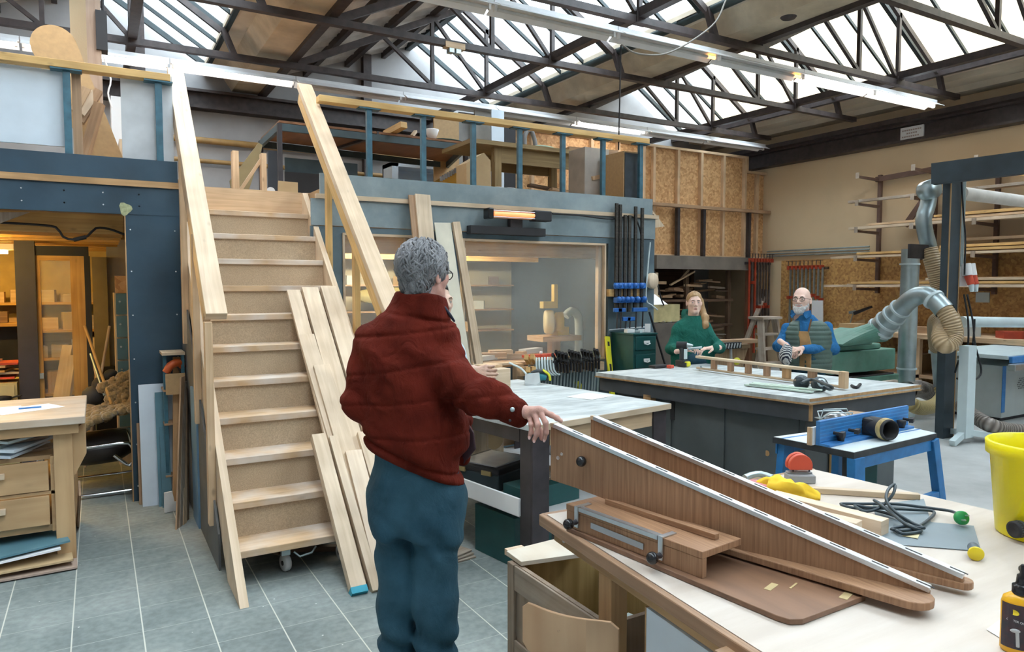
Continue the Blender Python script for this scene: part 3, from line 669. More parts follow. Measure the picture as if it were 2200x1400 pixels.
# boards leaning on the loft front
def lean(nm, x0, z0, x1, w, t, yb, yt, mat, label, cat='board', zb=0.0):
    b = MB(); b.beam((x0, yb, zb), (x1, yt, z0), w, t, up=(0, -1, 0)); return one(nm, b, mat, label, cat, 'boards leaning on the loft front', bevel=.002)
lean('board', 2.60, 2.53, 2.63, .15, .022, 5.55, 6.17, OAK, 'tall dusty pale board leaning on the loft front behind the man\'s head')
lean('board', 2.55, 2.52, 2.565, .13, .022, 5.57, 6.19, SCRAPW, 'tall brown board just behind the tall dusty pale board')
lean('board', 2.90, 2.28, 2.83, .17, .012, 5.6, 6.17, plain('pale_sheet', (.62, .58, .46), .4, var=.08), 'pale thin sheet between the two leaning boards')
lean('batten', 3.17, 2.29, 2.965, .075, .045, 5.75, 6.16, PINEW, 'long pale timber leaning on the loft front beside the large window', 'batten')
lean('stick', 3.09, 2.05, 3.06, .022, .022, 5.95, 6.17, PINEW, 'short yellow stick behind the long pale timber', 'stick')
# dolly pushed under the bottom step
t = thing('furniture_dolly', 'low wheeled dolly pushed under the bottom step', 'dolly', (1.05, 4.35, 0))
b = MB(); b.box((.86, 4.20, .15), (1.32, 4.70, .18)); b.build('deck', GREYW, t, bevel=.006)
for x, y in ((.92, 4.25), (1.26, 4.25), (.92, 4.64), (1.26, 4.64)):
    b = MB(); b.lathe([(0, -.018), (.045, -.018), (.05, -.010), (.05, .010), (.045, .018), (0, .018)], (x, y, .052), 24, (1, .25, 0)); wl = b.build('caster_wheel', plain('grey_wheel', (.55, .55, .55), .5), t)
    b = MB(); b.lathe([(0, -.022), (.014, -.022), (.014, .022), (0, .022)], (x, y, .052), 14, (1, .25, 0)); b.build('hub', STEELD, wl)
    b = MB(); b.box((x - .025, y - .02, .10), (x + .025, y + .02, .15)); b.build('caster_fork', GALV, t)
b = MB(); b.tube([(.95, 4.16, .14), (.98, 4.15, .11), (1.05, 4.15, .12), (1.08, 4.17, .145)], .006, 6); b.build('brake_lever', GALV, t)
for p0, p1 in (((1.0, 4.55, .02), (1.35, 4.38, .02)), ((.75, 4.8, .03), (.95, 4.5, .03))):
    b = MB(); b.beam(p0, p1, .05, .03); one('offcut', b, DARKW, 'dark offcut on the floor under the stairs, ' + ('beside the dolly wheel' if p0[0] == 1.0 else 'left of the dolly'), 'offcut', 'offcuts under the stairs')

# ============================================================ BITS AGAINST THE BLUE PARTITION
def upr(nm, pts, t, mat, label, cat='board'):
    """upright sheet: bottom-left, bottom-right, height, lean at top"""
    (xa, ya), (xb, yb2), h, ln, sx = pts
    q = [(xa, ya, 0), (xb, yb2, 0), (xb + sx, yb2 + ln, h), (xa + sx, ya + ln, h)]
    b = MB(); b.plate(q, t); return one(nm, b, mat, label, cat, 'sheets leaning on the blue partition')
upr('board', ((.236, 6.12), (.262, 6.12), .62, .10, 0), .012, SCRAPW, 'thin pinkish strip, leftmost against the blue partition')
upr('board', ((.255, 6.05), (.56, 6.05), .92, .16, 0), .016, WHITEP, 'white panel leaning on the blue partition')
upr('board', ((.365, 5.99), (.455, 5.99), .86, .16, 0), .012, plain('teal_board', (.10, .22, .28), .55), 'blue-grey board in front of the white panel')
upr('board', ((.385, 5.95), (.45, 5.95), .60, .12, 0), .012, plain('teal_board_dark', (.085, .19, .245), .55), 'short blue-grey board, frontmost before the white panel')
b = MB(); b.beam((.475, 5.86, 0), (.525, 6.12, 1.13), .055, .03, up=(0, -1, 0)); one('batten', b, LARCH, 'brown timber leaning beside the white panel', 'batten', 'sheets leaning on the blue partition')
b = MB(); b.beam((.515, 5.86, 0), (.545, 6.10, .72), .03, .02, up=(0, -1, 0)); one('batten', b, GREYW, 'thin grey stick right of the brown timber', 'batten', 'sheets leaning on the blue partition')
b = MB(); b.prism([(.385, 5.80, .0), (.52, 5.80, .012), (.52, 5.78, .075), (.455, 5.78, .08), (.44, 5.77, .165), (.385, 5.77, .16)], (0, .016, 0)); one('offcut', b, WHITE, 'small white L-shaped offcut on the floor by the blue partition', 'offcut')
for k, (x0, y0, x1, y1, h, m) in enumerate(((.43, 5.36, .53, 5.86, 1.0, SCRAPW), (.455, 5.40, .545, 5.88, .96, GREYW), (.48, 5.44, .55, 5.9, .90, PINE), (.50, 5.5, .56, 5.93, .84, DARKW))):
    b = MB(); q = [(x0, y0, 0), (x0 + .03, y0 + .06, 0), (x1 + .03, y1 + .06, h), (x1, y1, h)]; b.plate(q, .010)
    one('sheet_offcut', b, m, ['brown-edged sheet offcut, frontmost of the stack by the stairs', 'grey sheet offcut, second in the stack by the stairs', 'yellow-edged sheet offcut, third in the stack by the stairs', 'dark sheet offcut at the back of the stack by the stairs'][k], 'board', 'sheet offcuts by the stairs')
b = MB(); b.box((.565, 5.30, 0), (.583, 5.62, .96)); one('board', b, plain('blue_edge_board', (.14, .26, .38), .5), 'upright blue-edged panel against the left side of the staircase', 'board')
# small blue tool shelf in the corner
t = thing('tool_shelf', 'small blue steel shelf between partition and staircase', 'shelf', (.51, 6.1, 0))
for x in (.43, .555):
    b = MB(); b.box((x - .012, 6.0, 0), (x + .012, 6.03, 1.16)); b.build('upright', BLUEST, t)
b = MB(); b.box((.41, 5.96, 1.16), (.57, 6.235, 1.18)); b.build('top_board', PINEW, t)
for z in (.22, .62, .88):
    b = MB(); b.box((.415, 5.99, z), (.568, 6.23, z + .015)); b.build('shelf_board', SCRAPW, t)
b = MB(); b.box((.43, 5.955, .86), (.565, 5.972, 1.02)); b.build('front_panel', HARDB, t)
t = thing('power_tool', 'orange and black power tool on the small blue shelf', 'tool', (.49, 6.06, 1.03))
b = MB(); b.tube(smooth_path([(-.05, -.05, .0), (-.02, -.06, .05), (.04, -.04, .07), (.06, -.02, .03)], .02), [.028, .034, .032, .03, .028, .026, .024][:len(smooth_path([(-.05, -.05, .0), (-.02, -.06, .05), (.04, -.04, .07), (.06, -.02, .03)], .02))] if len(smooth_path([(-.05, -.05, .0), (-.02, -.06, .05), (.04, -.04, .07), (.06, -.02, .03)], .02)) <= 7 else .03, 12); b.build('housing', plain('tool_orange', (.50, .09, .02), .45), t, local=True)
b = MB(); b.tube([(.04, -.03, .04), (.07, -.02, -.03)], .018, 10); b.build('grip', BLACKM, t, local=True)

# ============================================================ STORAGE ROOM UNDER THE BACK LOFT
OY = 10.45
b = MB(); b.prism([(5.3, OY, 3.2), (XR - .02, OY, 3.2), (XR - .02, OY, 4.05), (11.65, OY, 4.05), (11.65, OY, 4.34), (5.3, OY, 4.34)], (0, .018, 0)); b.box((8.9, OY, 2.2), (XR - .02, OY + .018, 3.2))
wo = struct('wall_storage', b, OSBM)
xs = [6.45, 7.1, 7.7, 8.3, 8.9] + [9.15 + .615 * k for k in range(5)]
for x in xs:
    b = MB(); b.box((x - .03, OY - .075, 2.25 if x > 9.1 else 3.2), (x + .03, OY, 4.30)); b.build('stud', PINE, wo)
for x0, x1, z in ((5.3, 11.68, 4.32), (11.62, XR - .02, 4.03), (8.9, XR - .02, 2.27)):
    b = MB(); b.box((x0, OY - .08, z - .025), (x1, OY, z + .02)); b.build('plate', PINE, wo)
b = MB(); b.box((11.62, OY - .08, 4.05), (11.68, OY, 4.3)); b.build('stud', PINE, wo)
for x in (11.98,):
    b = MB(); b.box((x - .03, OY - .075, 2.27), (x + .03, OY, 4.0)); b.build('stud', PINE, wo)
b = MB(); b.box((8.9, OY - .20, 3.185), (XR - .02, OY - .081, 3.245)); b.build('ledge', SCRAPW, wo, bevel=.003)
for i, x in enumerate((9.70, 10.38, 11.66)):
    b = MB(); b.box((x - .032, OY - .16, 2.26), (x + .032, OY - .085, 3.18)); b.build('steel_post', STEELD, wo)
b = MB(); b.box((9.1, OY - .22, 2.005), (11.70, OY - .10, 2.26)); tag(b.build('trim_8', plain('grey_timber', (.17, .145, .12), .8, var=.25, scale=3)), kind='structure')
b = MB(); b.box((11.70, OY - .15, 2.02), (XR - .03, OY - .02, 2.24)); tag(b.build('trim_9', DARKW), kind='structure')
b = MB(); b.box((8.9, OY + .02, 2.05), (XR - .02, 11.99, 2.2)); struct('floor_storage_loft', b, DARKW)
b = MB(); b.box((11.60, OY - .25, 0), (11.70, OY - .11, 2.0)); one('storage_post', b, wood('red_brown_post', (.25, .12, .07), (.15, .07, .04)), 'reddish brown wooden post at the right of the dark storage rack', 'post')
t = thing('storage_rack', 'dark wooden rack full of timber offcuts under the back loft', 'rack', (10.3, 11.1, 0))
for x in (8.98, 10.3, 11.5):
    for y in (10.7, 11.8):
        b = MB(); b.box((x - .04, y - .04, 0), (x + .04, y + .04, 2.0)); b.build('upright', DARKW, t)
SH = (.30, .84, 1.36)
for z in SH:
    b = MB(); b.box((8.94, 10.62, z), (11.56, 11.86, z + .05)); b.build('shelf_board', DARKW, t)
b = MB(); b.box((8.9, 11.9, 0), (11.7, 11.95, 2.05)); b.build('back_board', DARKW, t)  # dark backing added so the dim recess stays black
rnd = random.Random(3)
for z, nn, hi in ((.35, 22, .40), (.89, 26, .38), (1.41, 28, .48)):
    for k in range(nn):
        x = 9.2 + 2.2 * rnd.random() if z < 1 else 9.0 + 2.45 * rnd.random(); lay = rnd.random()
        L = rnd.uniform(.3, .7); w_ = rnd.uniform(.06, .16); h_ = rnd.uniform(.02, .06)
        zz = z + lay * hi * (0.45 + 0.55 * rnd.random()) * (0.5 + .5 * min(1, (x - 8.9) / 1.6))
        b = MB(); b.obox((x, 10.74 + rnd.random() * .35, zz + h_ / 2), (L, w_, h_), rnd.uniform(-.5, .5), 0, rnd.uniform(-.12, .12))
        one('offcut', b, rnd.choice([SCRAPW, SCRAPW, DARKW, PINE, GREYW]), 'wooden offcut piled on the %s shelf of the dark storage rack' % {.35: 'lowest', .89: 'middle', 1.41: 'top'}[z], 'offcut', 'offcuts on the %s shelf of the storage rack' % {.35: 'lowest', .89: 'middle', 1.41: 'top'}[z])
for k, (p0, p1) in enumerate((((9.784,10.6,1.699), (10.33,10.5,1.969)), ((10.101,10.65,1.811), (10.179,10.5,1.995)))):
    b = MB(); b.beam(p0, p1, .05, .03); one('offcut', b, PINE, 'thin pale stick under the grey lintel of the storage rack, ' + ('longer one' if k == 0 else 'shorter one'), 'offcut', 'sticks under the grey lintel')
for k, (x0, z0, x1, z1) in enumerate(((11.95, .9, 12.1, 1.5), (11.85, 0, 11.9, 1.15), (12.05, 0, 12.02, 1.9))):
    b = MB(); b.beam((x0 - (.5 if k == 0 else 0), 10.15 if k else 10.0, z0), (x1, 10.25, z1), .09, .05); one('timber', b, [GREYW, PINEY, DARKW][k], ['slanting grey timber behind the red clamps', 'short yellow pine post behind the stepladder', 'dark timber upright in the back corner'][k], 'timber')
b = MB(); b.prism([(11.75, 10.2, 1.95), (12.15, 10.2, 1.98), (12.15, 10.2, 1.6), (11.95, 10.2, 1.62)], (0, .04, 0)); one('plywood_bracket', b, PINEY, 'yellow plywood bracket below the beam in the back corner', 'plywood piece')

# sash clamps: bar, fixed head, sliding head, screw
def bar_clamp(nm, label, group, x, y, ztop, zbot, face, bar, colour, zslide, barw=.03):
    """hangs upright; face = unit vector the jaws point along"""
    t = thing(nm, label, 'clamp', (x, y, zbot), 0, group)
    fx, fy = face
    b = MB(); b.box((-barw / 2, -barw / 2, 0), (barw / 2, barw / 2, ztop - zbot)); b.build('bar', bar, t, local=True)
    b = MB(); b.obox((fx * .035, fy * .035, ztop - zbot - .02), (.10 if fx else .04, .10 if fy else .04, .045)); b.obox((fx * .075, fy * .075, ztop - zbot - .04), (.035, .035, .07)); h = b.build('fixed_head', colour, t, local=True)
    b = MB(); b.cyl((fx * .075, fy * .075, ztop - zbot - .02), (fx * .075, fy * .075, ztop - zbot + .10), .008, 8); b.cyl((fx * .075 - .05 * fy, fy * .075 - .05 * fx, ztop - zbot + .09), (fx * .075 + .05 * fy, fy * .075 + .05 * fx, ztop - zbot + .09), .005, 6); b.build('screw', STEELD, h, local=True)
    b = MB(); b.obox((fx * .03, fy * .03, zslide - zbot), (.10 if fx else .045, .10 if fy else .045, .06)); b.build('sliding_head', colour, t, local=True)
    return t
RSTEEL = plain('clamp_bar_steel', (.20, .17, .16), .4, .6, var=.3)
for k in range(8):
    x = 11.52 + k * .085
    red = k in (0, 2)
    bar_clamp('sash_clamp', ['red sash clamp, leftmost on the back rail', 'dark sash clamp, second from left on the back rail', 'long all-red sash clamp on the back rail', 'dark sash clamp, fourth from left on the back rail', 'dark sash clamp, fifth from left on the back rail', 'dark sash clamp, third from right on the back rail', 'dark sash clamp, second from right on the back rail', 'dark sash clamp, rightmost on the back rail'][k],
              'red headed clamps on the back rail', x, 10.16, 2.24, (.45, .9, .3, .8, .8, .8, .85, .85)[k], (0, -1), REDC if red else RSTEEL, REDC, (.6, 1.75, .85, 1.25, 1.25, 1.3, 1.25, 1.0)[k])
b = MB(); b.box((11.45, 10.19, 2.12), (12.20, 10.24, 2.17)); one('clamp_rail', b, STEELD, 'dark steel rail holding the red clamps on the back beam', 'rail')
for k in range(9):
    y = 9.62 - k * .092
    bar_clamp('sash_clamp', ['grey sash clamp nearest the back corner on the right wall', 'grey sash clamp, second from the corner on the right wall', 'grey sash clamp, third from the corner on the right wall', 'grey sash clamp, fourth from the corner on the right wall', 'grey sash clamp in the middle of the right wall row', 'grey sash clamp, sixth from the corner on the right wall', 'grey sash clamp, third from the open end of the right wall row', 'grey sash clamp, second from the open end of the right wall row', 'short grey sash clamp at the open end of the right wall row'][k],
              'red headed clamps on the right wall', 12.10, y, 2.08, (.3, .3, .4, .35, .9, .5, .45, .8, 1.2)[k], (-1, 0), GALV, REDC, (1.45, 1.45, 1.42, 1.42, 1.40, 1.2, 1.5, 1.46, 1.42)[k])
b = MB(); b.box((12.13, 8.80, 2.0), (12.18, 9.70, 2.05)); one('clamp_rail', b, DARKW, 'dark rail holding the grey red-headed clamps on the right wall', 'rail')

# ============================================================ RIGHT WALL: OSB LINING, CONDUITS, TIMBER RACK
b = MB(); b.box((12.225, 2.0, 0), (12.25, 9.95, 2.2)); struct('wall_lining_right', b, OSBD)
for k in range(3):
    b = MB(); b.tube([(12.2, 10.3, 2.30 + .05 * k), (12.2, 8.0, 2.30 + .05 * k)], .014, 8); one('conduit', b, GALV, 'thin grey conduit along the right wall from the corner, %s of three' % ['lowest', 'middle', 'topmost'][k], 'conduit', 'conduits on the right wall')
t = thing('timber_rack', 'brown steel cantilever rack on the right wall loaded with timber', 'rack', (12.0, 6.5, 1.6))
LV = (1.655, 2.165, 2.66, 3.13, 3.60)
RBR = plain('rack_brown', (.15, .09, .07), .55, var=.2)
for y in (7.80, 6.82, 5.86, 4.6, 3.3):
    b = MB(); b.box((12.13, y - .03, 1.55), (12.19, y + .03, 3.66)); b.build('upright', RBR, t)
    for z in LV:
        if z > 3.5 and y < 5: continue
        b = MB(); b.beam((12.13, y, z - .035), (11.50, y, z - .02), .04, .05, taper=.8); a = b.build('arm', RBR, t)
        b = MB(); b.box((11.49, y - .03, z - .05), (11.505, y + .03, z + .05)); b.build('end_stop', GREYW, a)
b = MB(); b.beam((12.10, 7.85, 3.58), (12.10, 6.85, 3.62), .03, .09); b.build('brace', RBR, t)
b = MB(); b.beam((12.12, 6.8, 3.4), (12.12, 7.3, 2.72), .03, .10); b.build('brace', RBR, t)
LV2 = [('lowest', 1.655), ('second lowest', 2.165), ('third', 2.66), ('fourth', 3.13)]
ends = {0: [8.42, 8.05, 7.9, 7.75, 7.9, 7.6, 7.3, 7.2, 6.6, 6.2], 1: [8.29, 8.1, 7.6, 7.55, 7.8, 7.4, 7.1, 6.8, 6.4], 2: [7.95, 7.75, 7.5, 7.45, 7.6, 7.2, 7.0, 6.9, 6.5, 6.3], 3: [7.98, 7.1, 6.9, 6.8]}
rn = random.Random(11)
for i, (nm, z) in enumerate(LV2):
    for k, y1 in enumerate(ends[i]):
        row = k % 4; lay = k // 4
        x = 11.56 + row * .135 + (lay * .03); w_ = rn.uniform(.09, .125); h_ = rn.uniform(.03, .05)
        zz = z + .008 + lay * .055 + (row * .012)
        y0 = rn.uniform(2.4, 3.2)
        b = MB(); b.beam((x, y1, zz + h_ / 2), (x + .02, y0, zz + h_ / 2), w_, h_)
        one('timber', b, rn.choice([PINE, PINEY, PINEW, OAK]) if not (i == 3 and k == 0) else GREYW, 'long board lying on the %s level of the wall rack' % nm if not (i == 3 and k == 0) else 'thin grey board jutting left on the top loaded level of the wall rack', 'timber', 'timber on the %s level of the wall rack' % nm, bevel=.002)
for k in range(4):
    b = MB(); zz = (2.72, 2.225, 1.71, 2.33)[k]; b.beam((11.62 + .06 * k, 6.2, zz + .08), (11.64 + .05 * k, 2.2, zz + .07), .11, .045)
    one('timber', b, [PINEY, PINE, PINEY, PINEW][k], 'long board on top of the %s rack level, right of the dark post' % ['third', 'second', 'lowest', 'upper second'][k], 'timber', None, bevel=.002)
b = MB(); b.beam((11.95, 6.35, 3.58), (11.55, 4.55, 3.20), .05, .15); one('timber', b, PINEY, 'yellow board slanting behind the grey duct at upper right', 'timber')
# things on the right-hand lining
b = MB(); b.box((12.20, 5.95, 1.42), (12.224, 6.15, 1.58)); one('switch_box', b, LGREY, 'small grey switch box on the OSB lining right of the dark post', 'switch')
b = MB(); b.beam((11.2, 4.9, .95), (11.9, 5.05, 1.92), .05, .022); one('batten', b, PINE, 'thin pine batten leaning on the right wall lining', 'batten')
b = MB(); b.plate([(11.9, 5.15, .7), (11.9, 4.1, .7), (12.18, 4.1, 1.62), (12.18, 5.15, 1.62)], .015); one('board', b, plain('speckled_board', (.03, .028, .03), .6, var=.6, scale=60), 'black speckled board leaning on the lining at the far right', 'board')
b = MB(); b.plate([(12,9.026,1.401), (12,8.78,1.406), (12,8.743,0.112), (12,8.99,0.087)], .02); one('board', b, PAPER, 'white sheet on the lining behind the bald man', 'board')
b = MB(); b.plate([(12,8.343,0.937), (12,7.919,1.084), (12,7.876,0.859), (12,8.398,0.829)], .02); one('board', b, CARD, 'leaning cardboard-brown sheet on the lining left of the green dust hood', 'board')
t = thing('hand_tool', 'dark spray-gun shaped tool hanging on the OSB lining', 'tool', (12.05,7.983,1.208))
b = MB(); b.beam((0, .18, -.03), (0, -.16, .10), .05, .06, taper=.6); b.build('barrel', STEELD, t, local=True)
b = MB(); b.beam((0, .16, .0), (0, .28, -.02), .04, .05); b.tube(smooth_path([(0, .2, -.02), (0, .25, -.25), (0, .12, -.45), (0, .1, -.6)], .04), .010, 6); b.build('grip_and_hose', GALV, t, local=True)
# long work shelf along the right wall with papers
t = thing('long_workbench', 'pale work shelf along the right wall behind the machines', 'bench', (11.6, 6.0, 0))
b = MB(); b.box((11.0, 3.0, .86), (12.2, 8.1, .93)); b.build('worktop', PINE, t)
for y in (7.9, 6.4, 4.9, 3.2):
    b = MB(); b.box((11.05, y - .04, 0), (11.13, y + .04, .86)); b.build('leg', PINE, t)
b = MB(); b.box((11.05, 3.1, .25), (12.1, 8.0, .30)); b.build('lower_shelf', SCRAPW, t)
for k in range(7):
    b = MB(); b.obox((11.35 + .05 * (k % 3), 7.7 - .62 * k, .93 + .05 + .02 * (k % 2)), (.3, .34, .10 + .04 * (k % 2)), .2 * k)
    one('box', b, [CARD, PAPER, SCRAPW, GREYM, REDC, CARD, PINEW][k], ['brown box', 'pale paper stack', 'wooden block', 'grey case', 'small red case', 'brown carton', 'pale wooden block'][k] + ' on the work shelf by the right wall', 'box', 'things on the wall work shelf')
for k in range(5):
    b = MB(); b.obox((11.5, 7.6 - .8 * k, .30 + .14), (.5, .5, .28), .1 * k); one('box', b, [PAPER, CARD, LGREY, SCRAPW, PAPER][k], ['white box', 'brown carton', 'grey crate', 'wooden crate', 'white carton'][k] + ' under the wall work shelf', 'box', 'boxes under the wall work shelf')

# stepladder
t = thing('stepladder', 'grey wooden stepladder standing in front of the storage corner', 'ladder', (9.4, 7.9, 0))
for x0, x1 in ((9.02, 9.14), (9.56, 9.47)):
    b = MB(); b.beam((x0, 7.62, 0), (x1, 7.82, 1.16), .045, .11, up=(0, 1, 0)); b.build('stile', GREYW, t, bevel=.003)
    b = MB(); b.beam((x0, 8.35, 0), (x1, 7.95, 1.14), .04, .07, up=(0, 1, 0)); b.build('rear_leg', GREYW, t, bevel=.003)
for k, z in enumerate((.22, .45, .68, .91)):
    b = MB(); f = z / 1.16; b.box((9.02 + .12 * f, 7.58 + .2 * f, z - .018), (9.56 - .09 * f, 7.75 + .2 * f, z + .018)); b.build('tread', GREYW, t, bevel=.003)
b = MB(); b.box((9.08, 7.72, 1.15), (9.54, 8.02, 1.19)); b.build('top_step', GREYW, t, bevel=.004)

# ============================================================ THICKNESS PLANER WITH DUST HOOD
t = thing('thickness_planer', 'green thickness planer with a sloping dust hood', 'machine', (7.9, 5.5, 0))
def gbox(nm, c0, c1, m=GREENM, bev=.012): b = MB(); b.box(c0, c1); return b.build(nm, m, t, bevel=bev)
gbox('upper_body', (7.28, 5.2, .66), (8.52, 5.85, .915)); gbox('lower_body', (7.30, 5.17, .30), (8.56, 5.9, .60)); gbox('base', (7.4, 5.3, 0), (8.4, 5.8, .30))
for x in (7.45, 8.35):
    b = MB(); b.cyl((x, 5.5, .58), (x, 5.5, .68), .06, 16); b.build('column', STEELD, t)
gbox('cover', (7.45, 5.25, .915), (8.30, 5.8, .985), bev=.02); gbox('gap_table', (7.35, 5.19, .60), (8.48, 5.80, .62), STEELD, .004)
b = MB(); hc = Vector((7.891,5.05,1.14)); hd = Vector((.70, -.10, .58)).normalized(); hx = hd.cross(Vector((0, 1, 0))).normalized(); hy = hx.cross(hd)
n = 24; vs = []; fs = []
for k in range(7):
    f = k / 6; c0 = Vector((7.42, 5.42, 1.0)); cc = c0.lerp(hc, f); q = min(1, f * 1.0)
    for i in range(n):
        a = 2 * PI * i / n; ca, sa = math.cos(a), math.sin(a); m_ = max(abs(ca), abs(sa)) ** (1 - q)
        up_ = hx * -1 if hx.z < 0 else hx
        vs.append(cc + (up_ * sa / m_) * (.015 + .135 * q) + (Vector((0, 1, 0)) * ca / m_) * (.26 - .11 * q))
for k in range(6):
    for i in range(n): fs.append((k * n + i, k * n + (i + 1) % n, (k + 1) * n + (i + 1) % n, (k + 1) * n + i))
b.add(vs, fs); b.add(vs[:n], [tuple(range(n))]); b.prism([(7.42, 5.25, .985), (8.12, 5.25, .985), (8.12, 5.25, 1.16), (7.5, 5.25, 1.0)], (0, .45, 0)); b.build('dust_hood', GREENM, t)
# galvanised extraction duct from hood over the arch
p = [hc, hc + hd * .05, hc + hd * .30]
d_ = thing('extraction_duct', 'arched galvanised extraction duct rising from the green dust hood', 'duct', tuple(hc))
arc = smooth_path([hc + hd * .02, (7.899,4.95,1.248), (7.829,4.72,1.444), (7.776,4.55,1.562), (7.77,4.42,1.584), (7.754,4.3,1.516), (7.737,4.2,1.42)], .035)
rs = [.145 - .045 * min(1, i / (len(arc) * .45)) for i in range(len(arc))]
b = MB(); b.tube(arc, rs, 22, cap=False); b.build('pipe', GALV, d_)
for i_ in (1, len(arc) // 6, len(arc) // 4 + 1, len(arc) // 2 - 3, int(len(arc) * .82)):
    b = MB(); q0, q1 = arc[i_], arc[i_ + 1]; b.tube([q0 - (q1 - q0) * .15, q0 + (q1 - q0) * .5], rs[i_] + .014, 22); b.build('clamp_ring', LGREY, d_)
t = thing('clear_hose', 'ribbed clear hose drooping from the end of the arched duct', 'hose', tuple(arc[-1]))
b = MB(); b.helixhose([arc[-2], arc[-1], (7.747,4.14,1.314), (7.761,4.12,1.192), (7.714,4.12,1.096), (7.648,4.14,1.063), (7.667,4.2,1.127), (7.841,4.28,1.245), (7.983,4.4,1.307), (8.293,4.6,1.227), (8.698,4.8,0.953)], .085, .02, .07, 18); b.build('ribbed_wall', HOSE, t)
t = thing('duct', 'vertical galvanised duct standing left of the dark post', 'duct', (8.92, 5.3, 0))
b = MB(); b.cyl((8.92, 5.3, .12), (8.94, 5.3, 2.15), .105, 22); b.build('pipe', GALV, t)
b = MB(); b.cyl((8.92, 5.3, .02), (8.92, 5.3, .32), .115, 22, .11); b.build('end_sleeve', LGREY, t)
for z in (.34, .62, 1.95):
    b = MB(); b.cyl((8.93, 5.3, z), (8.93, 5.3, z + .02), .117, 22); b.build('clamp_ring', LGREY, t)
t = thing('duct', 'bent duct hanging from the overhead pipe beside the dark post', 'duct', (8.278,4.75,2.828))
b = MB(); b.tube(smooth_path([(8.341,4.75,2.7), (8.31,4.75,2.591), (8.243,4.75,2.455), (8.29,4.75,2.297), (8.374,4.75,2.138)], .04), .085, 18); b.build('elbow', GALV, t)
b = MB(); b.lathe([(0, -.08), (.10, -.08), (.11, -.05), (.11, .08), (0, .08)], (8.239,4.7,2.778), 24, (-.3, -1, .1)); b.build('end_cap', GALV, t)
b = MB(); b.obox((8.129,4.72,2.077), (.40, .03, .16)); b.build('blast_gate', STEELD, t)
t = thing('clear_hose', 'long ribbed clear hose running down past the dark post', 'hose', (8.305,4.7,2.124))
b = MB(); b.helixhose([(8.288,4.7,2.107), (8.29,4.66,1.973), (8.34,4.6,1.706), (8.343,4.5,1.442), (8.449,4.5,1.281), (8.612,4.55,1.112), (8.674,4.62,0.962)], .085, .02, .10, 18); b.build('ribbed_wall', HOSE, t)
t = thing('duct', 'short grey duct below the hose loops behind the blue router table', 'duct', (9.164,5,0.417))
b = MB(); b.cyl((9.249,5.1,0.967), (9.185,5,0.416), .085, 20); b.build('pipe', GALV, t)
HOSE_Y = plain('hose_yellowed', (.60, .48, .22), .4, var=.1); ribbed(HOSE_Y, .030, (.36, .26, .09))
t = thing('clear_hose', 'yellowed ribbed hose curling up under the short grey duct', 'hose', (9.187,5,0.386))
b = MB(); b.helixhose([(9.186,5,0.404), (9.142,4.95,0.307), (8.781,4.85,0.235), (8.312,4.75,0.256), (8.092,4.75,0.33), (8.201,4.9,0.388)], .08, .024, .12, 16); b.build('ribbed_wall', HOSE_Y, t)
t = thing('flexible_hose', 'grey ribbed steel hose on the floor at the far right', 'hose', (8.558,4.4,0.266))
b = MB(); b.helixhose([(8.709,4.5,0.281), (8.512,4.3,0.242), (8.301,4,0.187), (8.532,3.9,0.119), (8.788,3.7,0.108)], .075, .03, .12, 16); b.build('ribbed_wall', HOSEG, t)
t = thing('flexible_hose', 'grey hose end behind the far corner of the dark workbench', 'hose', (9.23,5.3,0.314))
b = MB(); b.helixhose([(8.799,5.2,0.371), (9.228,5.3,0.345), (9.554,5.3,0.253)], .11, .03, .08, 16); b.build('ribbed_wall', HOSEG, t)
b = MB(); b.tube([(8.837,4.6,1.261), (12.006,4.6,1.16)], .065, 20); one('duct', b, LGREY, 'horizontal pale grey duct at chest height, far right', 'duct')
b = MB(); b.tube([(8.738,4.6,2.762), (11.849,4.6,2.739)], .075, 20); one('duct', b, plain('duct_white', (.62, .58, .53), .5), 'pale overhead duct running right from the dark post', 'duct')

# dark post with overhead beam, cables and sockets
t = thing('cable_post', 'tall dark plywood post carrying cables and sockets', 'post', (8.12, 4.4, 0))
b = MB(); b.box((8.02, 4.33, 0), (8.22, 4.42, 2.92)); b.build('casing', FACD, t)
b = MB(); b.box((8.008, 4.325, 1.3), (8.0195, 4.335, 2.92)); b.box((8.2205, 4.325, 0), (8.232, 4.335, 2.92)); b.build('plywood_edge', LARCH, t)
for k, x in enumerate((8.255, 8.29, 8.325)):
    b = MB(); b.tube([(x, 4.35, 2.93), (x, 4.35, 1.90)], .013, 8); b.build('conduit', GALV, t)
b = MB(); b.box((8.26, 4.335, 1.68), (8.46, 4.37, 1.9)); b.build('socket_panel', WHITE, t)
for k, x in enumerate((8.31, 8.40)):
    b = MB(); b.tube([(x, 4.30, 1.93), (x, 4.28, 1.80)], [.045, .05], 14); s_ = b.build('plug_socket', WHITE, t)
    b = MB(); b.tube([(x + .01, 4.28, 1.80), (x + .02, 4.25, 1.70)], [.042, .035], 14); b.build('red_plug', REDP, s_)
    b = MB(); b.tube([(x + .02, 4.25, 1.70), (x + .02, 4.24, 1.62)], [.03, .018], 12); b.build('plug_sleeve', LGREY, s_)
b = MB(); b.beam((7.82, 4.42, 2.885), (8.6, 1.2, 2.98), .12, .22); b2 = one('overhead_beam', b, FACD, 'dark grey boxed beam running overhead from the dark post', 'beam')
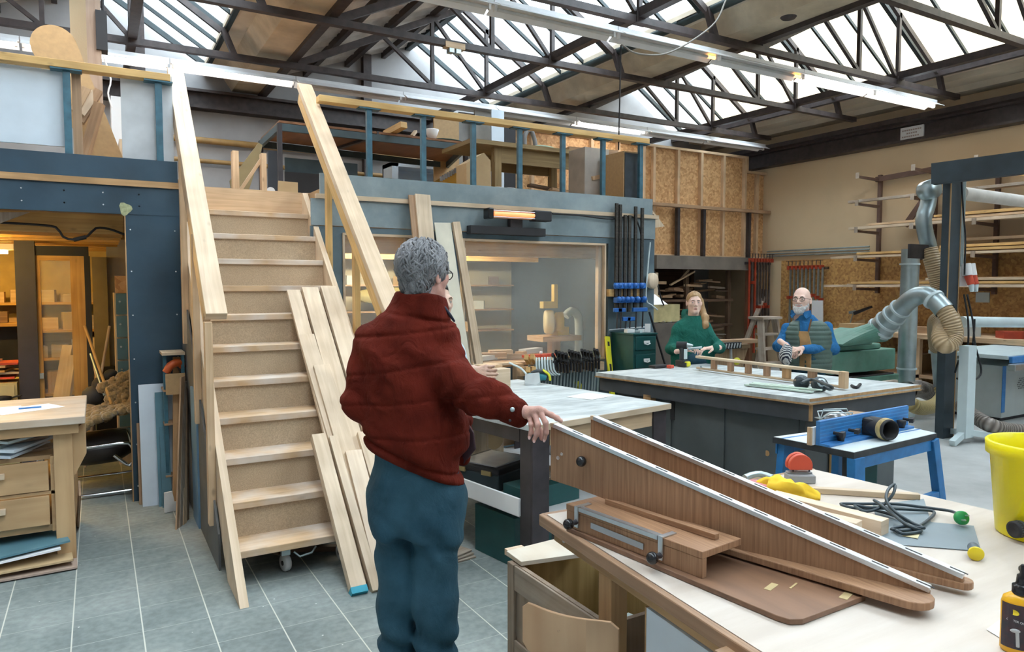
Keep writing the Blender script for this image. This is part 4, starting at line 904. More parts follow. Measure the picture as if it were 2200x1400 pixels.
for k, pts in enumerate(([(8.172,4.24,1.594), (8.198,4.2,1.3), (8.2,4.2,0.994), (8.136,4.25,0.865), (8.165,4.3,0.73)], [(8.237,4.24,1.593), (8.292,4.2,1.298), (8.258,4.15,1.047), (8.302,4.1,0.743), (8.046,4.1,0.658), (8.007,4.2,0.69)], [(8.328,4.2,1.322), (8.322,4.2,1.143), (8.255,4.2,0.735), (8.147,4.2,0.384), (8.161,4.25,0.194)])):
    b = MB(); b.tube(smooth_path(pts, .04), .010, 8); one('power_cable', b, RUBBER, ['black cable looping back to the dark post', 'black cable hanging in a wide loop beside the post', 'black cable hanging down to the floor beside the post'][k], 'cable', 'cables on the dark post')
b = MB(); b.tube(smooth_path([(8.16,4.3,2.817), (8.22,4.3,2.468), (8.236,4.28,2.214), (8.243,4.28,1.96), (8.244,4.28,1.807)], .05), .009, 8); one('power_cable', b, RUBBER, 'thin cable snaking down the conduits of the dark post', 'cable')
t = thing('steel_stand', 'pale grey steel stand with splayed feet beside the dark post', 'stand', (8.0, 4.05, 0))
b = MB(); b.box((7.94, 4.05, .06), (8.10, 4.15, 1.05)); b.build('column', LGREY, t, bevel=.004)
for dx, dy in ((-.28, -.02), (.55, -.30), (.32, .4)):
    b = MB(); b.beam((8.02, 4.10, .12), (8.02 + dx, 4.1 + dy, .03), .06, .06); b.build('foot', LGREY, t)

# ============================================================ PANEL SAW AT THE FAR RIGHT
t = thing('panel_saw', 'grey panel saw cabinet with a sliding table, far right', 'machine', (10.6, 4.9, 0))
def pb(nm, c0, c1, m=GREYM, bev=.008): b = MB(); b.box(c0, c1); return b.build(nm, m, t, bevel=bev)
cab_ = pb('cabinet', (9.62, 4.5, .05), (11.1, 5.2, .70)); pb('plinth', (9.7, 4.55, 0), (11.05, 5.15, .06), STEELD); pb('table', (9.4, 4.35, .80), (11.2, 5.3, .85), LGREY)
pb('fence_rail', (9.4, 4.30, .76), (10.6, 4.34, .84), BLUEM); pb('sliding_beam', (9.3, 4.22, .68), (11.2, 4.30, .76), ALU); pb('side_door', (9.60, 4.49, .12), (9.68, 4.5, .70), BLUEM)
for k in range(6):
    for j in range(7 - abs(k - 3)):
        b = MB(); b.cyl((10.04 + j * .035 - (7 - abs(k - 3)) * .017 + .06, 4.4985, .52 - k * .025), (10.04 + j * .035 - (7 - abs(k - 3)) * .017 + .06, 4.4975, .52 - k * .025), .009, 8)
        if k == 0 and j == 0: hol = MB()
        hol.add(b.v, b.f, b.uv)
hol.build('vent_holes', BLACKM, t)
b = MB(); b.tube([(10.9, 4.5, .85), (10.86, 4.48, 1.08)], [.03, .02], 12); b.build('handle', BLUEM, t)

# ============================================================ BEHIND THE WOMAN: CABINET AND CRATE
b = MB(); b.box((5.62, 6.5, 0), (6.5, 7.1, 1.24)); one('cupboard', b, plain('dark_brown_cupboard', (.12, .095, .08), .6, var=.2), 'dark brown cupboard behind the woman in green', 'cupboard', bevel=.006)
t = thing('tin_box', 'open old box with yellowed flaps on the dark cupboard', 'box', (5.85, 6.6, 1.245))
YB_ = plain('old_tin', (.48, .40, .20), .5, var=.2, scale=9)
b = MB()
for c0, c1 in (((5.66, 6.50, 1.25), (6.16, 6.52, 1.46)), ((5.66, 6.78, 1.25), (6.16, 6.80, 1.46)), ((5.66, 6.52, 1.25), (5.68, 6.78, 1.46)), ((6.14, 6.52, 1.25), (6.16, 6.78, 1.46)), ((5.68, 6.52, 1.25), (6.14, 6.78, 1.27))): b.box(c0, c1)
b.build('body', YB_, t)
b = MB(); b.plate([(5.66, 6.52, 1.46), (5.66, 6.8, 1.46), (5.62, 6.86, 1.72), (5.60, 6.56, 1.70)], .01); b.plate([(5.66, 6.80, 1.46), (6.16, 6.80, 1.46), (6.12, 6.9, 1.62), (5.66, 6.9, 1.66)], .01); b.build('flap', CARD, t)
b = MB(); b.plate([(5.75, 6.55, 1.44), (6.08, 6.55, 1.42), (5.98, 6.75, 1.58), (5.70, 6.75, 1.62)], .03); b.build('papers', PAPER, t)
b = MB(); b.box((6.02, 6.85, 1.24), (6.12, 6.95, 1.85)); one('timber', b, PINEW, 'pale upright stick behind the old tin box', 'timber')
for k in range(6):
    b = MB(); b.obox((5.68 + .12 * k, 6.53 + .02 * (k % 2), 1.265 - .012), (.10, .05, .02), .3 * k); one('hardware', b, ALU, 'small shiny metal part along the front edge of the dark cupboard', 'metal part', 'metal parts on the dark cupboard')
t = thing('seat_pad', 'round pale wooden disc hanging on the loft corner', 'disc', (5.466,6.22,1.743))
b = MB(); b.lathe([(0, -.03), (.085, -.03), (.09, -.02), (.09, .02), (.085, .03), (0, .03)], (0, 0, 0), 26, (.25, -1, 0)); b.build('disc', RAWB, t, local=True)
for k, pts in enumerate(([(5.415,6.2,2.178), (5.39,6.2,1.968), (5.362,6.2,1.548), (5.446,6.2,1.468), (5.619,6.3,1.409)], [(5.527,6.3,1.92), (5.584,6.3,1.814), (5.764,6.4,1.542), (5.9,6.5,1.455)], [(5.238,6,1.399), (5.342,6,1.139), (5.47,6,0.821), (5.796,6,0.01)], [(4.093,6.2,2.43), (4.405,6.2,2.431), (4.837,6.2,2.412), (5.148,6.2,2.452), (5.257,6.2,2.328), (5.3,6.2,2.123)])):
    b = MB(); b.tube(smooth_path(pts, .03), .009 if k != 2 else .012, 8); one('power_cable', b, RUBBER if k else LGREY, ['pale cable running down the loft corner', 'black cable hanging behind the round wooden disc', 'straight dark rod-like cable down beside the green drawer cabinet', 'dark cable along the loft front from the heater to the clamps'][k], 'cable')
# work stand behind the woman with drill and bits
t = thing('work_stand', 'wooden stand with a tray of tools between woman and bald man', 'stand', (6.9, 6.7, 0))
b = MB(); b.box((6.4, 6.4, .88), (7.3, 7.0, .93)); b.build('top', SCRAPW, t)
b = MB(); b.prism([(6.42, 6.42, .88), (7.28, 6.42, .88), (7.1, 6.42, .45), (6.6, 6.42, .45)], (0, .02, 0)); b.build('apron', SCRAPW, t)
for x in (6.5, 7.2):
    for y in (6.48, 6.92):
        b = MB(); b.box((x - .03, y - .03, 0), (x + .03, y + .03, .88)); b.build('leg', SCRAPW, t)
b = MB(); b.beam((6.3, 6.5, .98), (7.3, 6.35, .98), .16, .05); one('timber', b, SCRAPW, 'rough board lying on the wooden tool stand', 'timber')
t = thing('chain_vise', 'black toothed clamp hanging on the front of the tool stand', 'tool', (6.834,6.3,0.94))
b = MB(); b.box((-.16, -.03, -.04), (.16, .03, .04)); b.build('jaw', BLACKM, t, local=True)
b = MB()
for k in range(6): b.cyl((-.13 + .05 * k, -.034, -.03), (-.11 + .05 * k, -.034, .03), .010, 8)
b.build('teeth', ALU, t, local=True)
b = MB(); b.cyl((0, 0, -.04), (.02, 0, -.36), .018, 10); b.build('spindle', ALU, t, local=True)
b = MB(); b.ball((.09, -.02, -.20), .06, 14, (1, .5, .8)); b.build('knob', YELL, t, local=True)

# ============================================================ ROOM UNDER THE LEFT LOFT
WARM = plain('tube_warm', (1, .85, .5), .4, emit=(1.0, .62, .14), estr=75.0)
JO = wood('joist_yellow', (.62, .38, .13), (.46, .26, .08), knots=.4)
for k in range(9):
    y = 6.55 + .42 * k
    b = MB(); b.box((-6.4, y, 2.10), (.20, y + .06, 2.25)); one('ceiling_joist', b, JO, 'yellow pine joist under the left loft, %s from the front' % ['first', 'second', 'third', 'fourth', 'fifth', 'sixth', 'seventh', 'eighth', 'ninth'][k], 'joist', 'joists under the left loft')
t = thing('warm_strip_light', 'warm tube light in the room under the left loft', 'lamp', (-1.3, 8.6, 2.0))
b = MB(); b.box((-2.1, 8.57, 2.04), (-.70, 8.63, 2.10)); b.build('housing', WHITE, t)
b = MB(); b.tube([(-2.05, 8.6, 2.02), (-.75, 8.6, 2.02)], .02, 10); b.build('tube', WARM, t)
t = thing('warm_strip_light', 'hidden warm tube behind the blue lintel of the left room', 'lamp', (-.9, 7.1, 2.06))
b = MB(); b.box((-1.7, 7.05, 2.08), (-.72, 7.11, 2.12)); b.build('housing', WHITE, t)
b = MB(); b.tube([(-1.68, 7.08, 2.05), (-.75, 7.08, 2.05)], .02, 10); b.build('tube', WARM, t)
b = MB(); b.box((-6.4, 10.2, 0), (.66, 10.3, 2.25)); struct('wall_left_room_back', b, plain('ochre_wall', (.50, .36, .14), .85, var=.12))
b = MB(); b.box((.60, FY + .02, 0), (.66, 10.2, 2.25)); struct('wall_left_room_side', b, FACD)
b = MB(); b.box((-.645, 7.94, 0), (-.49, 8.06, 2.10)); one('dark_column', b, plain('plum_black', (.045, .043, .06), .6, var=.15), 'dark wrapped column left of the glazed door', 'column')
t = thing('glazed_door', 'yellow framed glazed door with dusty glass in the left room', 'door', (-.3, 8.0, 0))
for c0, c1, m in (((-.49, 7.97, 0), (-.455, 8.03, 1.97), JO), ((-.215, 7.97, 0), (-.10, 8.03, 1.97), JO), ((-.455, 7.97, 1.925), (-.215, 8.03, 1.97), JO), ((-.455, 7.97, 0), (-.215, 8.03, .35), JO)):
    b = MB(); b.box(c0, c1); b.build('door_frame', m, t)
b = MB(); b.box((-.50, 7.96, 1.97), (-.06, 8.04, 2.06)); b.box((-.10, 7.96, 0), (-.05, 8.04, 1.97)); b.build('dark_surround', BLACKM, t)
b = MB(); b.add([(-.455, 8.0, .35), (-.215, 8.0, .35), (-.215, 8.0, 1.925), (-.455, 8.0, 1.925)], [(0, 1, 2, 3)]); b.build('pane', PANE, t)
b = MB(); b.box((-.485, 7.93, .82), (-.455, 7.97, .87)); b.build('lock', GALV, t)
t = thing('tool_shelf', 'cluttered wall shelf seen through the glazed door', 'shelf', (-.8, 9.8, 0))
for z in (.45, .86, 1.18, 1.50):
    b = MB(); b.box((-2.4, 9.7, z - .03), (.12, 10.18, z)); b.build('shelf_board', JO, t)
b = MB(); b.box((-2.4, 10.16, 0), (.12, 10.2, 1.15)); b.build('back_board', DARKW, t)
rn = random.Random(5)
for z, hs in ((.45, .25), (.86, .22), (1.18, .25), (1.50, .16)):
    x = -2.3
    while x < .0:
        w_ = rn.uniform(.12, .3); h_ = hs * rn.uniform(.45, 1)
        b = MB(); b.obox((x + w_ / 2, 9.86, z + h_ / 2), (w_ * .9, .22, h_), rn.uniform(-.2, .2))
        one('box', b, rn.choice([CARD, SCRAPW, PINEW, GREYW, PINE]), 'box or wooden block on the cluttered shelf behind the glazed door', 'box', 'clutter on the shelf behind the glazed door'); x += w_ + .03
for k, (a, c, w_) in enumerate(((( -.46, 8.5, 0), (-.28, 8.9, 1.05), .10), ((-.38, 8.45, 0), (-.24, 8.8, .95), .07), ((-.25, 8.4, 0), (-.15, 8.7, .85), .04))):
    b = MB(); b.beam(a, c, w_, .05); one('timber', b, PINEW, 'pale timber leaning behind the glazed door, ' + ['widest of three', 'middle of three', 'thinnest of three'][k], 'timber', 'timbers behind the glazed door')
b = MB(); b.box((-.04, 9.0, .8), (.10, 9.04, 2.0)); one('olive_panel', b, plain('olive_door', (.25, .21, .12), .6), 'tall olive grey panel right of the glazed door', 'panel')
b = MB(); b.box((-.045, 8.98, 0), (.25, 9.04, .80)); one('dark_panel', b, BLACKM, 'black low panel below the olive grey panel', 'panel')
b = MB(); b.box((.10, 9.06, 0), (.58, 9.1, 2.2)); one('back_panel', b, PLAST, 'grey wall panel behind the blue lockers', 'panel')
t = thing('locker_stack', 'stack of small blue-grey lockers just inside the room opening', 'locker', (.36, 7.8, 0))
b = MB(); b.box((.135, 7.62, 0), (.58, 8.1, 1.62)); b.build('carcass', PINEW, t)
b = MB(); b.box((.145, 7.61, 1.62), (.58, 7.64, 1.78)); b.build('osb_panel', OSBM, t)
for k in range(7):
    z = 1.42 - .212 * k
    if z < 0: continue
    b = MB(); b.box((.148, 7.60, z), (.36, 7.62, z + .195)); dr = b.build('locker_door', plain('locker_blue', (.10, .20, .25), .5, var=.1), t)
    b = MB(); b.cyl((.18, 7.60, z + .12), (.18, 7.59, z + .12), .009, 10); b.build('lock', ALU, dr)
b = MB(); b.tube([(-0.105,7.5,1.324), (0.081,7,0.668)], .013, 8); one('broom_handle', b, JO, 'long wooden broom handle leaning in the left room', 'broom')
for k, (a, c) in enumerate((((-0.065,7.4,1.077), (0.032,7.1,0.732)), ((-0.049,7.5,1.026), (-0.003,7.2,0.721)), ((0.094,7.9,1.299), (-0.142,7.605,0.01)))):
    b = MB(); b.tube([a, c], .012, 8); one('stick', b, [GALV, PINEW, GREYW][k], ['grey metal rod', 'pale stick', 'long grey pole'][k] + ' standing beside the broom handle', 'stick')
b = MB(); b.ball((0.087,7.5,0.868), .06, 14, (1, 1, .9)); b.ball((-0.001,7.3,0.791), .07, 12, (1, 1, 1.3)); b.ball((-0.056,7.2,0.725), .09, 12); one('vacuum_cleaner', b, plain('dusty_black', (.05, .045, .04), .7, var=.4), 'dark dusty vacuum cleaner parts behind the sheepskin chair', 'vacuum cleaner')
# cantilever armchair with sheepskin
t = thing('cantilever_chair', 'black leather cantilever chair under a brown sheepskin', 'chair', (.05, 6.75, 0))
for y in (6.50, 7.15):
    b = MB(); b.tube(smooth_path([(-.42, y, .03), (-.10, y, .025), (.30, y, .03), (.42, y, .035)], .05), .014, 10); b.build('base_tube', CHROME, t)
    b = MB(); b.tube(smooth_path([(-.40, y, .40), (-.1, y, .41), (.14, y, .42), (.20, y, .40), (.225, y, .32), (.22, y, .26), (.19, y, .23), (.14, y, .27), (.08, y, .33)], .03), .014, 10); b.build('arm_tube', CHROME, t)
    b = MB(); b.tube(smooth_path([(-.40, y, .40), (-.44, y, .3), (-.43, y, .1), (-.42, y, .03)], .04), .014, 10); b.build('arm_tube', CHROME, t)
b = MB(); b.tube([(-.3, 6.82, .33), (-.1, 6.82, .34), (.1, 6.82, .35), (.2, 6.82, .37)], [.10, .13, .13, .09], 16)
b.v = [(x, 6.82 + (y - 6.82) * 2.2, z) for x, y, z in b.v]; b.build('seat_cushion', plain('black_leather', (.02, .016, .014), .45, bump=.3, bscale=20), t)
t = thing('sheepskin', 'brown curly sheepskin spread over the cantilever chair', 'sheepskin', (.1, 6.7, .45))
b = MB(); rn = random.Random(8)
for k in range(150):
    u, v = rn.random(), rn.random()
    x = -.28 + .50 * u; y = 6.50 + .55 * v; z = .47 + .20 * u * u + .10 * math.sin(3 * u + v) + .06 * v
    r_ = rn.uniform(.030, .055); b.ball((x, y, z), r_, 8, (1, 1, .8))
for k in range(90):
    u, v = rn.random(), rn.random(); b.ball((.02 + .24 * u, 7.0 + .15 * v, .55 + .28 * v + .1 * u), rn.uniform(.03, .055), 8)
b.build('fleece', plain('fleece', (.26, .175, .075), .95, var=.45, scale=40, bump=1.0, bscale=140, sheen=.5), t)
t = thing('plan_drawers', 'pale chest of flat drawers at the far left of the room', 'drawers', (-1.05, 8.2, 0))
b = MB(); b.box((-1.6, 7.9, 0), (-.66, 8.4, .80)); b.build('carcass', plain('cream_drawer', (.55, .48, .26), .6), t)
for k in range(4):
    b = MB(); b.box((-1.58, 7.885, .06 + .185 * k), (-.68, 7.9, .225 + .185 * k)); b.build('drawer', plain('cream_drawer2', (.62, .55, .32), .55), t)
rn = random.Random(21)
for k in range(9):
    b = MB(); b.obox((-.95 + rn.uniform(-.2, .15), 8.1, .81 + .022 * k + .01), (.5, .3, .018), rn.uniform(-.3, .3)); one('sheet_stack', b, [PAPER, REDP, CARD, PINEW, JO, PAPER, SCRAPW, REDC, PINEW][k], 'flat sheet in the pile on the pale drawers, far left', 'sheet', 'sheets piled on the pale drawers')
b = MB(); b.box((-2.2, 8.7, 1.28), (-.66, 9.0, 1.31)); one('lit_shelf', b, JO, 'yellow lit shelf at the far left edge', 'shelf')
for k in range(4):
    b = MB(); b.obox((-.85 - .14 * k, 8.85, 1.31 + .06 + .02 * (k % 2)), (.12, .14, .11 + .04 * (k % 2)), .5 * k, .3 * (k == 1)); one('block', b, [DARKW, PINEW, SCRAPW, PINE][k], ['dark block', 'pale block', 'brown block', 'pine block'][k] + ' on the yellow lit shelf at far left', 'block', 'blocks on the yellow lit shelf')
b = MB(); b.box((-2.2, 9.02, 0), (-.66, 9.05, 1.28)); one('dark_panel', b, BLACKM, 'black panel under the yellow lit shelf at far left', 'panel')
t = thing('iron_pan', 'small dark pan hanging before the pale drawers', 'pan', (-.78, 7.86, .66))
b = MB(); b.lathe([(0, -.03), (.07, -.03), (.085, .02), (.08, .022), (.066, -.024), (0, -.024)], (0, 0, 0), 20, (0, .3, 1)); b.build('bowl', BLACKM, t, local=True)
b = MB(); b.tube([(.08, 0, .01), (.16, 0, .03)], .008, 8); b.tube([(-.08, 0, .01), (-.13, 0, .03)], .008, 8); b.build('handle', BLACKM, t, local=True)
b = MB(); b.tube(smooth_path([(-0.607,6.5,2.155), (-0.406,6.5,2.15), (-0.259,6.5,2.135), (-0.215,6.5,2.065), (-0.14,6.5,2.043), (-0.052,6.5,2.075), (0.006,6.5,2.138), (0.098,6.5,2.135), (0.204,6.5,2.095)], .03), .009, 8); b.tube([(-0.146,6.49,2.042), (-0.062,6.49,2.066)], .016, 10)
one('power_cable', b, RUBBER, 'black cable with a connector sagging under the left loft joists', 'cable')
b = MB(); b.plate([(-0.595,6.4,2.222), (-0.415,6.4,2.231), (-0.598,6.4,2.141), (-0.708,6.4,2.136)], .02); one('corner_brace', b, GREYW, 'grey plywood brace under the lintel at the far left', 'brace')

# ============================================================ WORKROOM BEHIND THE WINDOWS
b = MB(); b.box((1.7, 9.4, 0), (5.46, 9.5, 2.25)); struct('wall_workroom_back', b, plain('workroom_wall', (.46, .42, .30), .85, var=.15, scale=2))
b = MB(); b.box((1.66, FY + .05, 0), (1.70, 10.4, 2.25)); struct('wall_workroom_left', b, plain('workroom_wall', (.46, .42, .30)))
t = thing('strip_light', 'tube light glowing along the workroom ceiling behind the windows', 'lamp', (3.0, 7.9, 2.1))
b = MB(); b.box((1.9, 7.86, 2.16), (4.4, 7.94, 2.22)); b.build('housing', WHITE, t)
b = MB(); b.tube([(1.95, 7.9, 2.13), (4.35, 7.9, 2.13)], .022, 10); b.build('tube', plain('tube_workroom', (1, .95, .8), .4, emit=(1, .88, .64), estr=95.0), t)
for k, y in enumerate((7.1, 8.6)):
    b = MB(); b.box((1.72, y, 2.02), (5.44, y + .10, 2.24)); one('ceiling_beam', b, PINEY, 'yellow pine beam under the workroom ceiling, %s one' % ['front', 'rear'][k], 'beam', 'beams in the workroom')
t = thing('disc_sander', 'yellow disc sander on a wooden stand behind the large window', 'machine', (4.679,7,1.102))
YM = plain('sander_yellow', (.70, .50, .12), .45, var=.1)
b = MB(); b.box((-.28, -.15, -.06), (.26, .2, .0)); b.build('stand_top', PINE, t, local=True)
b = MB(); b.box((-.06, 0, -.95), (.06, .1, -.06)); b.build('stand_leg', PINE, t, local=True)
b = MB(); b.lathe([(0, -.05), (.13, -.05), (.14, -.03), (.14, .03), (.13, .05), (0, .05)], (-.09, .02, .16), 28, (1, -.45, 0)); b.build('disc_guard', plain('sander_cream', (.75, .68, .45), .5), t, local=True)
b = MB(); b.lathe([(0, -.04), (.12, -.04), (.13, .04), (0, .04)], (.04, .0, .15), 28, (1, -.45, 0)); b.build('disc', YM, t, local=True)
b = MB(); b.box((-.02, -.06, .0), (.14, .1, .10)); b.build('body', YM, t, local=True)
b = MB(); b.box((-.18, 0, .32), (.02, .08, .40)); b.box((-.03, 0, .40), (.02, .06, .60)); b.build('arm', YM, t, local=True)
b = MB(); b.tube(smooth_path([(.20, .1, .22), (.28, .1, .28), (.38, .1, .22), (.40, .1, .05), (.40, .1, -.2), (.42, .1, -.5)], .04), .05, 14); b.build('dust_pipe', LGREY, t, local=True)
b = MB(); b.box((3.46, 7.5, 0), (3.62, 7.56, 1.02)); b.box((3.46, 7.5, .92), (3.62, 7.56, 1.18)); one('panel', b, WHITEP, 'pale blue upright panel behind the large window', 'panel')
b = MB(); b.box((3.78, 8.4, 0), (3.86, 8.5, 2.2)); one('post', b, LARCH, 'wooden post standing inside the workroom', 'post')
t = thing('workroom_bench', 'cluttered bench along the inside of the large window', 'bench', (3.8, 6.75, 0))
b = MB(); b.box((2.0, 6.45, .84), (4.6, 7.1, .89)); b.build('top', SCRAPW, t)
for x in (2.1, 4.5):
    b = MB(); b.box((x - .04, 6.5, 0), (x + .04, 6.6, .84)); b.build('leg', SCRAPW, t)
rn = random.Random(4)
for k in range(9):
    x = 3.15 + .13 * k; b = MB(); b.obox((x, 6.68 + .05 * (k % 3), .89 + .03 + .02 * (k % 3)), (rn.uniform(.15, .35), .10, .05), rn.uniform(-.6, .6)); one('offcut', b, [PINEW, GREYW, PINE, WHITEP, SCRAPW][k % 5], 'offcut or tool lying on the bench inside the large window', 'offcut', 'clutter on the bench inside the window')
t = thing('shelf_unit', 'brown wall shelves inside the workroom', 'shelf', (4.6, 9.2, .9))
for z in (1.05, 1.35, 1.7):
    b = MB(); b.box((2.2, 9.05, z - .02), (5.3, 9.38, z)); b.build('shelf_board', SCRAPW, t)
for k in range(12):
    b = MB(); b.obox((2.4 + .24 * k, 9.2, (1.05, 1.35, 1.7)[k % 3] + .06), (.16, .15, .12), .1 * k); one('box', b, [PINE, CARD, GREYM, DARKW][k % 4], 'small box on the workroom wall shelves', 'box', 'boxes on the workroom shelves')
b = MB(); b.lathe([(0, -.05), (.45, -.05), (.48, 0), (.45, .05), (0, .05)], (3.35, 9.0, 1.55), 28, (0, -1, .1)); b.v = [(x, y, 1.55 + (z - 1.55) * .25) for x, y, z in b.v]; one('surfboard_blank', b, plain('olive_blank', (.30, .26, .10), .6), 'olive oval board hanging on the workroom back wall', 'board')
# sill clutter seen through the small window
for k in range(5):
    b = MB(); b.obox((1.98 + .11 * k, 6.55, 1.02 + .012 * k), (.22, .14, .02), .3 * k - .4); one('book', b, [PAPER, REDC, BLACKM, PAPER, CARD][k], ['white', 'red', 'black', 'cream', 'brown'][k] + ' booklet on the sill inside the small window', 'book', 'booklets inside the small window')
b = MB(); b.box((1.93, 6.4, .93), (2.56, 6.75, 1.01)); one('box', b, PINEW, 'pale wooden box inside the small window', 'box')

# ============================================================ HEATER, CLAMP RACKS AND CABINET ON THE LOFT FRONT
t = thing('radiant_heater', 'glowing orange infrared heater bar on the loft front', 'heater', (3.64, 6.13, 2.38))
b = MB(); b.box((3.33, 6.10, 2.345), (3.80, 6.18, 2.43)); b.build('reflector', plain('heater_reflector', (.75, .5, .35), .25, .9, var=.02), t)
b = MB(); b.tube([(3.34, 6.09, 2.385), (3.80, 6.09, 2.385)], .021, 14); b.build('heating_element', plain('heater_glow', (1, .45, .2), .4, emit=(1.0, .22, .06), estr=.85), t)
b = MB()
for z in (2.355, 2.415): b.tube([(3.33, 6.075, z), (3.80, 6.075, z)], .004, 6)
b.build('guard_wire', ALU, t)
b = MB(); b.box((3.275, 6.07, 2.335), (3.335, 6.19, 2.44)); b.build('end_cap', BLACKP, t, bevel=.012); b = MB(); b.box((3.795, 6.07, 2.335), (4.005, 6.19, 2.44)); b.build('end_housing', BLACKM, t, bevel=.012)
b = MB(); b.box((3.58, 6.18, 2.24), (3.72, 6.236, 2.36)); b.build('wall_bracket', STEELD, t)
b = MB(); b.box((3.12, 6.15, 2.19), (3.98, 6.24, 2.27)); one('shelf_box', b, BLACKM, 'long black box fixed under the radiant heater', 'box', bevel=.005)

t = thing('clamp_rail', 'wooden rail holding the long blue clamps', 'rail', (5.05, 6.22, 1.55))
b = MB(); b.box((4.83, 6.18, 1.57), (5.30, 6.24, 1.65)); b.build('rail', PINEY, t)
PERF = plain('perforated_bar', (.055, .05, .045), .5, .4, var=.5, scale=50)
bx = (4.905, 4.955, 5.025, 5.085, 5.17, 5.265)
for k, x in enumerate(bx):
    zt = (2.58, 2.57, 2.46, 2.46, 2.56, 2.55)[k]; t = thing('bar_clamp', ['tallest blue-headed bar clamp, leftmost on the loft front', 'blue-headed bar clamp, second from left on the loft front', 'shorter blue-headed bar clamp, third from left on the loft front', 'shorter blue-headed bar clamp, fourth from left on the loft front', 'tall blue-headed bar clamp, second from right on the loft front', 'tall blue-headed bar clamp, rightmost on the loft front'][k], 'clamp', (x, 6.15, 1.25), 0, 'long blue bar clamps')
    b = MB(); b.box((x - .017, 6.155, 1.40), (x + .017, 6.178, zt)); b.build('bar', PERF, t)
    b = MB(); b.box((x - .03, 6.12, 1.655), (x + .03, 6.18, 1.72)); b.ball((x - .03, 6.13, 1.69), .03, 10); b.build('sliding_head', BLUEC, t, bevel=.01)
    b = MB(); b.box((x - .03, 6.11, 1.50), (x + .03, 6.18, 1.56)); b.ball((x, 6.115, 1.54), .032, 10); b.build('fixed_head', BLUEC, t, bevel=.01)
    zz = 1.42 if k not in (2, 3) else 1.32
    b = MB(); b.box((x - .055, 6.12, zz - .02), (x + .055, 6.15, zz + .025)); b.build('handle', BLUEC, t, bevel=.006)
    b = MB(); b.tube([(x, 6.135, zz), (x - .01, 6.135, 1.22)], .009, 8); b.build('screw', STEELD, t)
b = MB(); b.tube([(4.82, 6.17, 1.205), (5.35, 6.17, 1.225)], .008, 8); one('rod_rail', b, ALU, 'thin metal rod below the long blue clamps', 'rail')

t = thing('clamp_rack', 'wooden rack board under the large window holding small clamps', 'rack', (4.15, 6.17, .85))
b = MB(); b.box((3.64, 6.10, .78), (4.70, 6.16, .87)); b.box((3.64, 6.16, .72), (3.72, 6.246, .90)); b.build('rail', PINE, t)
def hang_clamp(x, z, L, label, group, jaw, bar, col, grip):
    t = thing('f_clamp', label, 'clamp', (x, 6.08, z - L), 0, group); tl = .055
    b = MB(); b.beam((x, 6.09, z + .02), (x - .06 * L / .5, 6.06, z - L), .020, .007, up=(0, 1, 0)); b.build('bar', bar, t)
    b = MB(); b.beam((x, 6.11, z + .015), (x - .11, 5.99, z + .085), .026, .030); b.build('fixed_jaw', col, t, bevel=.004)
    b = MB(); b.beam((x - .012, 6.08, z - .05), (x - .10, 5.98, z + .01), .022, .026); b.tube([(x - .09, 5.985, z - .02), (x - .10, 5.975, z + .06)], .007, 6); b.build('sliding_jaw', col, t, bevel=.003)
    b = MB(); b.tube([(x - .085, 5.99, z - .03), (x - .075, 6.0, z - .12)], [.013, .011], 8); b.build('grip', grip, t)
for k in range(15):
    x = 4.07 + .040 * k; hang_clamp(x, .91 + (.01 * ((k * 7) % 4)), .40 + .05 * ((k * 5) % 3), 'black F-clamp in the dense row on the rack under the large window', 'black clamps under the large window', 'b', GALV, BLACKM, BLACKM)
for k in range(2):
    x = 3.70 + .07 * k; t = thing('wooden_clamp', ['wooden cam clamp, leftmost on the rack under the window', 'wooden cam clamp, second on the rack under the window'][k], 'clamp', (x, 6.08, .5), 0, 'wooden cam clamps')
    b = MB(); b.beam((x + .05, 6.10, .92), (x - .06, 5.98, .985), .04, .055); b.build('upper_jaw', PINEY, t, bevel=.004)
    b = MB(); b.beam((x + .05, 6.08, .80), (x - .04, 5.98, .86), .04, .055); b.build('lower_jaw', PINEY, t, bevel=.004)
    b = MB(); b.beam((x + .05, 6.09, .95), (x + .0, 6.06, .45), .025, .008, up=(0, 1, 0)); b.build('bar', GALV, t)
for k in range(7):
    x = 3.84 + .034 * k; t = thing('c_clamp', 'grey steel C-clamp in the bundle between wooden and black clamps', 'clamp', (x, 6.08, .55), 0, 'grey C-clamps on the rack')
    b = MB(); b.tube(smooth_path([(x + .0, 6.10, .95), (x - .05, 6.03, .955), (x - .075, 5.99, .90), (x - .07, 5.98, .83), (x - .03, 5.98, .79), (x + .01, 6.0, .785)], .02), .010, 8); b.build('frame', LGREY, t)
    b = MB(); b.beam((x, 6.08, .93), (x - .03, 6.05, .48), .014, .006, up=(0, 1, 0)); b.build('bar', GALV, t)
t = thing('pistol_clamp', 'red clamp bodies lying on the window sill above the clamp rack', 'clamp', (3.95, 6.16, .9))
b = MB(); b.box((3.72, 6.14, .955), (4.10, 6.20, .985)); b.obox((3.78, 6.15, .95), (.06, .05, .05), .2); b.obox((3.95, 6.15, .955), (.07, .05, .05), .2); b.build('body', REDP, t, bevel=.005)
b = MB(); b.ball((3.93, 6.16, 1.0), .018, 10); b.build('knob', PAPER, t)

